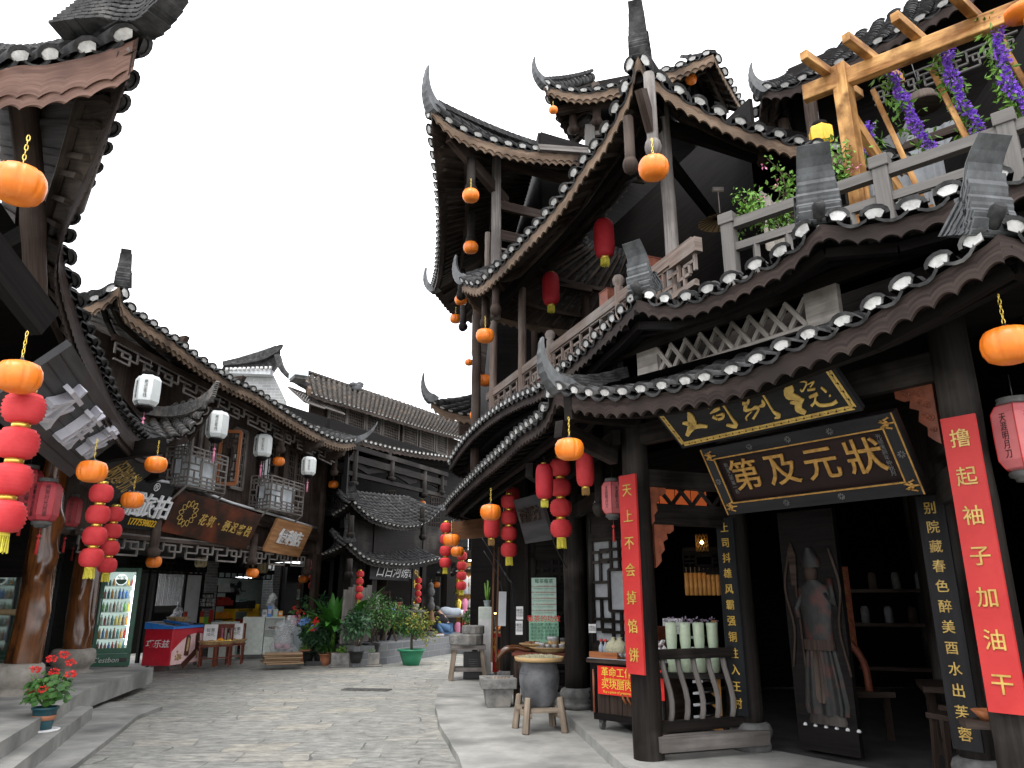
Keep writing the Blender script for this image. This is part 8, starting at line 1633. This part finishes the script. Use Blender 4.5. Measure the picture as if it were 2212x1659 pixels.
for k in range(9):
    p = atY(1484+9.5*k, 1262, 9.2); b_ = empty('bamboo_wine_tube', p, 'orange bamboo wine tube hanging in the row in the dark room', 'wine tube', 'hanging bamboo wine tubes'); m = MB(); m.lathe(p, [(.02, -.13), (.028, -.12), (.028, -.04), (.031, -.035), (.028, -.03), (.028, .06), (.031, .065), (.028, .07), (.028, .13), (0, .135)], 10); m.build('tube', 'knife_orange' if 'knife_orange' in MT else 'pine', b_); m = MB(); m.tube([p+V((0, 0, .13)), p+V((0, 0, .2))], .004, 5); m.build('cord', 'rope', b_)
e = empty('tube_rail', atY(1520, 1240, 9.3), 'dark carved hanging rail above the orange bamboo wine tubes', 'rail'); a, b_ = atY(1478, 1238, 9.25), atY(1568, 1236, 9.15); m = MB(); m.bar(a, b_, .04, .05); m.bar(a+V((0, 0, .28)), b_+V((0, 0, .28)), .04, .04); lattice(m, a, b_-a, (0, 0, 1), (b_-a).length, .28, 'panel', .02, .02); m.build('rail_bar', 'dark_wood', e)
e = empty('filigree_lamp', atY(1516, 1172, 9.0), 'small filigree lamp with a warm bulb glowing in the dark room', 'lamp'); p = atY(1516, 1172, 9.0); m = MB()
for k in range(12): t = 2*pi*k/12; m.tube([p+V((.07*cos(t+j*.25), .07*sin(t+j*.25), .10-.04*j)) for j in range(6)], .004, 4); m.tube([p+V((.07*cos(t-j*.25), .07*sin(t-j*.25), .10-.04*j)) for j in range(6)], .004, 4)
m.build('filigree', 'gold_dull', e); m = MB(); m.lathe(p, [(0, -.03), (.024, 0), (0, .03)], 10); m.build('bulb', 'warm_bulb', e)
a, b_ = on(PA, PC, 1440, 1010), on(PA, PC, 1530, 1050); e = empty('lit_packets', V((1.5, 7.9, 2.35)), 'red lit packets showing through the crossed lattice above the balustrade', 'packets'); 
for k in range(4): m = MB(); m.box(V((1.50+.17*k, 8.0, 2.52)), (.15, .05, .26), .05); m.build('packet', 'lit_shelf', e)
lt2 = MB(); lattice(lt2, V((1.32, 7.13, 2.37)), (PC[0]-PA[0], PC[1]-PA[1], 0), (0, 0, 1), .95, .26, 'cross', .035, .02, 4); lt2.build('crossed_lattice', 'black_wood', inn)
# security camera, bell, horn on the side wall
e = empty('security_camera', atD(1292, 1100, 8.4), 'white dome security camera under the carved post end', 'camera'); p = atD(1292, 1096, 8.4); m = MB(); m.lathe(p, [(0, -.075), (.035, -.06), (.045, -.03), (.04, 0), (.02, .01), (.018, .05), (.04, .055), (.04, .07), (0, .07)], 16); m.build('dome', 'paper', e); m = MB(); m.tube([p+V((-.05, 0, .05)), p+V((-.055, 0, -.04))], .006, 6); m.tube([p+V((.05, 0, .05)), p+V((.055, 0, -.04))], .006, 6); m.build('aerial', 'paper', e)
# interior of the entrance: red strip banner, table, stools, goods
e = empty('inner_banner', V((4.0, 8.3, 1.35)), 'narrow dark red banner hanging deep inside the open entrance', 'banner'); p = atY(1828, 1310, 8.4); m = MB(); m.bar(p-V((0, 0, .42)), p+V((0, 0, .42)), .13, .015, up=(0, 1, 0)); m.build('cloth', 'carved_red', e)
for k, ch in enumerate('匠坛天人心'): text(ch, .08, p+V((0, -.012, .32-.16*k)), X, Zv, 'gold_dull', 'gilt_character', e, .001)
def stool(label, c, nm='tea_stool'):
    e = empty(nm, c, label, 'stool', 'stools inside the entrance'); c = V(c); m = MB(); m.box(c+V((0, 0, .43)), (.34, .24, .04), .3); m.build('seat', 'brown_wood', e)
    for x in (-.13, .13):
        for y in (-.08, .08): m = MB(); m.bar(c+V((x*1.2, y*1.2, 0)), c+V((x, y, .42)), .04, .04, up=(1, 0, 0)); m.build('leg', 'brown_wood', e)
stool('low dark stool inside the entrance left of its table', (3.55, 6.45, .17)); stool('low dark stool inside the entrance in front of its table', (3.9, 6.9, .17))
e = empty('tea_table', V((4.3, 7.0, .17)), 'low dark table with pale cups inside the open entrance', 'table'); m = MB(); m.box((4.2, 7.0, .75), (1.1, .7, .05), -.4); m.build('table_top', 'brown_wood', e)
for x in (-.4, .4):
    for y in (-.25, .25): m = MB(); m.bar(V((4.2+x, 7+y, .17)), V((4.2+x, 7+y, .73)), .06, .06, up=(1, 0, 0)); m.build('leg', 'brown_wood', e)
e = empty('goods_shelf', V((5.0, 9.5, .17)), 'dim shelf of jars and packets deep inside the open entrance', 'shelf'); m = MB(); m.box((4.9, 9.4, 1.2), (1.4, .3, .04), -.4); m.box((4.9, 9.4, 1.6), (1.4, .3, .04), -.4); m.box((4.9, 9.4, .7), (1.4, .3, .04), -.4); m.build('plank', 'brown_wood', e)
for k in range(10): m = MB(); p = V((4.35+.12*k, 9.55-.05*k, 1.22+.4*(k % 2))); m.lathe(p, [(.05, 0), (.05, .16), (.03, .2), (0, .2)], 10); m.build('jar', ['stone_dark', 'brown_wood', 'clay_jar'][k % 3], e)
e = empty('brown_frame', V((3.3, 7.9, .17)), 'brown curved wooden chair standing behind the guardian door leaf', 'chair'); m = MB(); m.tube(spline([V((3.55, 7.9, .6)), V((3.52, 7.9, .9)), V((3.38, 7.95, 1.15))], 8), .035, 7); m.build('arm', 'carved_red', e); m = MB(); m.box((3.5, 8.0, .6), (.5, .4, .05)); m.build('seat', 'brown_wood', e)
for x in (3.3, 3.7): m = MB(); m.bar((x, 7.9, .17), (x, 7.9, .6), .05, .05, up=(1, 0, 0)); m.build('leg', 'brown_wood', e)
e = empty('wicker_bowl', V((3.15, 5.2, 1.0)), 'edge of a wicker bowl behind the tall red banner by the frame edge', 'bowl'); p = atY(2138, 1545, 4.95); e.location = p; m = MB(); m.lathe(p, [(.05, -.03), (.1, .03), (.09, .03), (0, -.01)], 18); m.build('bowl', 'orange_wood', e); m = MB(); m.bar(p+V((-.15, .05, -.05)), p+V((.3, -.1, -.05)), .2, .04); m.build('shelf', 'brown_wood', e)
# lane side: stone mill, white tower cabinet, showcase
NM = names(); c = atZ(1010, 1468, .075); ml = empty('mill_stand', c, 'old timber stand carrying flat millstones at the far end of the pavement', 'stand'); f = Fr(c, .1)
for x, y in ((-.36, -.25), (.36, -.25), (-.36, .28), (.36, .28)): m = MB(); m.bar(f(x*1.15, y*1.1, 0), f(x*.9, y*.9, .72), .12, .10, up=(1, 0, 0)); m.build('leg', 'stool_wood', ml)
m = MB(); f.box(m, -.42, .42, -.34, .36, .70, .80); f.box(m, -.38, .38, -.27, -.21, .2, .29); f.box(m, -.38, .38, .21, .27, .2, .29); m.build('frame', 'grey_wood', ml)
e = empty('lower_millstone', f(-.05, 0, .80), 'large lower millstone lying on the old timber stand', 'millstone'); m = MB(); m.lathe(f(-.05, 0, .80), [(.40, 0), (.42, .03), (.42, .22), (.40, .25), (0, .25)], 14, smooth=False); m.build('stone', 'stone', e)
e = empty('upper_millstone', f(.1, .05, 1.05), 'smaller upper millstone resting on the larger one', 'millstone'); m = MB(); m.lathe(f(.12, .05, 1.05), [(.27, 0), (.28, .03), (.28, .18), (.26, .20), (0, .2)], 14, smooth=False); m.build('stone', 'stone', e)
e = empty('black_cabinet', f(.1, .3, 0), 'black louvred box under the timber millstone stand', 'box'); m = MB(); f.box(m, -.1, .35, .0, .35, .02, .62); m.build('casing', 'black_plastic', e); m = MB(); 
for k in range(6): f.box(m, .02, .25, -.015, 0, .2+.05*k, .225+.05*k)
m.build('louvre', 'stone_dark', e)
shrink(made_since(NM), V(ml.location), .76); c = atZ(1047, 1462, .075); f = Fr(c, .06); e = empty('white_tower', c, 'tall white standing air conditioner beside the glass snack showcase', 'air conditioner'); m = MB(); f.box(m, -.13, .13, 0, .32, 0, 1.28); m.build('casing', 'cab_white', e, .015); m = MB(); f.box(m, -.06, .06, -.006, 0, .95, .98); m.build('slot', 'black_plastic', e); m = MB(); f.box(m, -.128, .128, -.008, 0, .05, 1.05); m.build('front_panel', 'paper', e)
e = empty('cactus_pot', f(0, .15, 1.28), 'grey pot of tall cactus on top of the white tower', 'potted plant'); pot(e, f(.04, .15, 1.28), .07, .12, 'pot_grey'); m = MB()
for k in range(8): a = random.random()*6.28; m.tube([f(.04, .15, 1.38), f(.04+.03*cos(a), .15+.03*sin(a), 1.5), f(.04+.06*cos(a), .15+.06*sin(a), 1.62+random.random()*.18)], [.022, .02, .008], 6)
m.build('cactus_stem', 'leaf_lime', e)
c = atZ(1030, 1440, .075); e = empty('creeper_pot', c, 'green creeper spilling from a tall brown pot left of the white tower', 'potted plant'); m = MB(); m.lathe(c, [(.09, 0), (.12, .4), (.15, .85), (.13, .86), (0, .8)], 16); m.build('pot', 'stone_base', e); m = MB(); leafcloud(m, c+V((-.08, -.1, .95)), (.2, .18, .32), 300, .075, .5, .8); m.build('foliage', 'leaf', e)
c = atZ(1082, 1452, .12); f = Fr(c, -.02); e = empty('snack_showcase', c, 'red snack stand with a lit glass showcase of snacks on top', 'stall'); m = MB(); f.box(m, -.17, .25, 0, .5, .0, .72); m.build('red_cabinet', 'counter_red' if 'counter_red' in MT else 'banner_red', e); m = MB(); f.box(m, -.10, .24, -.006, 0, .42, .66); m.build('dark_panel', 'charcoal_sign', e); m = MB(); f.box(m, -.10, .24, -.006, 0, .05, .34); m.build('brown_panel', 'orange_wood', e); text('现炸', .14, f(-.14, -.008, .5), f.x, (0, 0, 1), 'fruit_yellow', 'stall_lettering', e, .001, .002, 1, True)
gl_ = MB(); i = [f(-.16, .02, .74), f(.25, .02, .74), f(.25, .02, 1.12), f(-.16, .02, 1.12)]; gl_.quad(*i); gl_.quad(f(-.16, .02, .74), f(-.16, .45, .74), f(-.16, .45, 1.12), f(-.16, .02, 1.12)); gl_.quad(f(.25, .02, .74), f(.25, .45, .74), f(.25, .45, 1.12), f(.25, .02, 1.12)); gl_.build('glass_case', 'glass', e); m = MB(); f.box(m, -.18, .27, 0, .47, 1.12, 1.16); m.build('case_top', 'dark_wood', e); m = MB(); f.box(m, -.14, .23, .03, .06, 1.095, 1.115); m.build('light_strip', 'warm_bulb', e); m = MB(); bumps(m, f(.05, .2, .80), .17, .14, 26, .045); m.build('snacks', 'fruit_orange', e); m = MB(); f.box(m, -.18, .27, 0, .47, .72, .74); m.build('case_floor', 'bamboo', e)
c = atZ(1094, 1456, .12); f = Fr(c, 0); e = empty('cloth_stool', f(.1, -.1, 0), 'thin metal stool draped with a white cloth in front of the red snack stand', 'stool'); 
for x in (.0, .14): m = MB(); m.tube([f(x, -.1, 0), f(x, -.1, .5)], .01, 6); m.build('leg', 'steel', e)
m = MB(); rows = []
for z, r in ((.56, .02), (.56, .12), (.50, .14), (.40, .15), (.30, .17)): rows.append([f(.07+r*cos(t)*(1+.12*sin(5*t)*(r > .13)), -.1+r*sin(t)*(1+.12*cos(5*t)*(r > .13)), z-.05*sin(3*t)*(r > .14)) for t in [2*pi*k/24 for k in range(24)]])
m.grid(rows, True, True); m.build('white_cloth', 'white_cloth', e)
for k, (x0, y0, x1, y1) in enumerate(((1068, 1170, 1062, 1390), (1078, 1182, 1072, 1390))): e = empty('leaning_plank', atY(x1, y1, 13.6), ['long brown plank leaning beside the white tower, farther from the showcase', 'shorter brown plank leaning beside the showcase'][k], 'plank'); m = MB(); m.bar(atY(x1, y1+40, 13.6), atY(x0, y0, 13.9), .035, .07); m.build('board', 'sign_wood_dark', e); m = MB(); m.bar(atY(x0, y0, 13.9), atY(x0, y0-6, 13.9), .036, .072); m.build('cut_end', 'brown_wood', e)
e = empty('grey_light_box', atY(1084, 1350, 13.2), 'narrow grey light tube box fixed to the black post', 'light box'); m = MB(); m.bar(atY(1084, 1352, 13.2), atY(1086, 1278, 13.2), .13, .07, up=(0, 1, 0)); m.build('casing', 'plaster', e); m = MB(); m.tube(spline([atY(1086, 1278, 13.2), atY(1070, 1230, 13.5), atY(1045, 1190, 14)], 8), .008, 5); m.build('cable', 'black_plastic', e)
# ================================================================ on the balcony and terrace
e = empty('paper_umbrella', atD(1556, 475, 8.2), 'open brown paper umbrella hanging under the great hall roof', 'umbrella'); p = atD(1556, 470, 8.2); m = MB(); ax = V((.05, .05, -1)).normalized(); sd = ax.cross(V((0, 1, 0))).normalized(); u_ = sd.cross(ax); N = 22; mid = m.add(p-ax*.02)[0]; ri = []
for k in range(N): t = 2*pi*k/N; ri.append(m.add(p+(sd*cos(t)+u_*sin(t))*.25+ax*.06)[0])
for k in range(N): m.face((mid, ri[k], ri[(k+1) % N]))
m.build('canopy', 'umbrella_paper', e); m = MB()
for k in range(N): t = 2*pi*k/N; m.tube([p, p+(sd*cos(t)+u_*sin(t))*.25+ax*.062], .004, 4)
m.build('rib', 'brown_wood', e); m = MB(); m.tube([p, p+V((0, 0, .35))], .006, 5); m.tube([p+V((-.06, 0, .35)), p+V((.06, 0, .35))], .03, 8); m.build('hanger', 'grey_wood', e)
for k, (px, py, d, lb) in enumerate(((1322, 655, 9.2, 'dark red box on the balcony behind the nearer newel post'), (1408, 590, 8.4, 'dark red paper box behind the grey hall post'))):
    e = empty('red_box', atD(px, py, d), lb, 'box'); m = MB(); m.box(atD(px, py, d), (.24, .2, .28), .4); m.build('carton', 'carved_red', e); m = MB(); m.box(atD(px, py, d)+V((0, 0, .145)), (.25, .21, .02), .4); m.build('lid', 'red_wood', e)
e = empty('beige_cloth', atD(1665, 450, 8.0), 'beige cloth panel hanging behind the terrace rail plants', 'cloth'); a = atD(1640, 400, 8.0); b_ = atD(1700, 425, 8.0); m = MB(); rows = [[a.lerp(b_, k/12)+V((0, .03*sin(k*1.3), -.12*sin(pi*k/12))) for k in range(13)], [a.lerp(b_, k/12)+V((0, .03*sin(k*1.3), -.75)) for k in range(13)]]; m.grid(rows, True); m.build('cloth', 'bamboo' if False else 'stone_base', e)
def rambler(label, pts, n, fl=0):
    e = empty('bougainvillea', pts[0], label, 'plant'); m = MB(); lv = MB(); fw_ = MB()
    for k in range(len(pts)-1):
        for j in range(4):
            p = V(pts[k]); q = V(pts[k+1])+V((random.uniform(-.15, .15), random.uniform(-.1, .1), random.uniform(-.1, .2))); P = spline([p, p.lerp(q, .5)+V((random.uniform(-.1, .1), 0, random.uniform(0, .15))), q], 8); m.tube(P, [.009-.0008*i for i in range(9)], 5)
            for i in range(n):
                c = P[random.randrange(1, 9)]+V((random.gauss(0, .035), random.gauss(0, .035), random.gauss(0, .035))); leafcloud(lv, c, (.03, .03, .03), 3, .05, .2, .6)
    m.build('branch', 'bark', e); lv.build('foliage', 'leaf_lime', e)
    for k in range(fl): leafcloud(fw_, V(pts[-1])+V((random.uniform(-.2, .2), 0, random.uniform(-.1, .1))), (.02, .02, .02), 8, .03)
    if fl: fw_.build('flower', 'pink', e)
pp = lambda x, y, d=7.0: atD(x, y, d)
rambler('leafy bougainvillea sprawling over the grey terrace rail near its first post', [pp(1700, 500), pp(1640, 460), pp(1610, 450)], 14, 3); rambler('thin bougainvillea branches above the terrace rail beside the ridge horn', [pp(1690, 480), pp(1700, 420), pp(1690, 378)], 8, 2); rambler('green sprig rising behind the ridge horn toward the pine post', [pp(1780, 420, 6.6), pp(1800, 370, 6.6), pp(1818, 345, 6.6)], 10, 3); rambler('leafy mass hanging below the terrace rail left of the ridge horn', [pp(1720, 470), pp(1650, 490), pp(1625, 500)], 8, 0)
def wisteria(label, P, d):
    P = spline([atD(x, y, d) for x, y in P], 22); e = empty('flower_garland', P[0], label, 'garland'); m = MB(); m.tube(P, .008, 5); m.build('vine', 'bark', e); lv = MB(); fl = MB()
    for k, p in enumerate(P):
        for j in range(6):
            q = p+V((random.gauss(0, .035), random.gauss(0, .03), random.gauss(0, .03))); s = V((random.choice((-1, 1))*.6, random.uniform(-.6, .2), random.uniform(-.8, .3))).normalized()
            leafcloud(lv, q+s*.05, (.02, .02, .02), 2, .075, .3, .38)
        if 1 < k: 
            w = .035+.02*sin(k*.9); leafcloud(fl, p+V((.015*sin(k*.7), -.05, 0)), (w, w, .045), 34, .032, 0, .9, .5)
    lv.build('foliage', 'leaf_lime', e); fl.build('flower', 'petal_violet', e)
wisteria('purple flower garland nearest the pine post of the pergola', [(1915, 150), (1935, 200), (1965, 265), (1985, 300), (2002, 322)], 7.0); wisteria('purple flower garland in the middle of the pergola', [(2030, 100), (2048, 165), (2072, 230), (2095, 262), (2100, 285)], 6.7); wisteria('purple flower garland at the frame edge end of the pergola', [(2142, 45), (2152, 110), (2168, 180), (2190, 215), (2212, 240)], 6.3); wisteria('purple flower garland half hidden behind the pine post', [(1866, 275), (1872, 310), (1882, 345)], 7.4)
e = empty('basket_lamp', atD(1992, 215, 8.0), 'brown basket lampshade hanging behind the pergola flowers', 'lamp'); p = atD(1992, 215, 8.0); m = MB(); m.lathe(p, [(.19, -.09), (.19, -.06), (.13, .05), (.04, .10), (0, .10)], 20); m.build('lamp_shade', 'brown_wood', e); m = MB(); m.lathe(p, [(0, -.07), (.05, -.05), (.04, 0), (0, .02)], 10); m.build('bulb', 'plaster', e); m = MB(); m.tube([p+V((0, 0, .1)), p+V((-.05, 0, .5))], .005, 5); m.build('cord', 'black_plastic', e)
e = empty('orange_banner', atD(2203, 35, 6.0), 'orange and yellow cloth lantern edge at the upper frame corner', 'lantern'); p = atD(2210, 30, 6.0); m = MB(); m.lathe(p, [(.05, .10), (.13, .04), (.13, -.01), (.05, -.03)], 16); m.build('lantern_body', 'pumpkin', e); m = MB(); m.lathe(p-V((-.05, 0, .08)), [(.05, -.06), (.05, .05)], 12); m.build('yellow_band', 'lamp_yellow', e)
# cables along the porch
e = empty('cable_run', atD(1190, 930, 8), 'black cables looping along the side of the inn under the porch eave', 'cable'); m = MB()
for P in ([(1060, 1170, 13.5), (1090, 1240, 12.5), (1108, 1262, 12.0)], [(1040, 1160, 14), (1075, 1215, 13), (1108, 1262, 12)], [(1105, 1262, 12), (1112, 1320, 12), (1110, 1270, 12)], [(1190, 1150, 9.4), (1200, 1180, 9.5), (1225, 1230, 9.8)], [(1150, 985, 9), (1120, 1010, 10), (1090, 1040, 11)]): m.tube(spline([atD(*q) for q in P], 14), .007, 5)
m.build('cable', 'black_plastic', e)
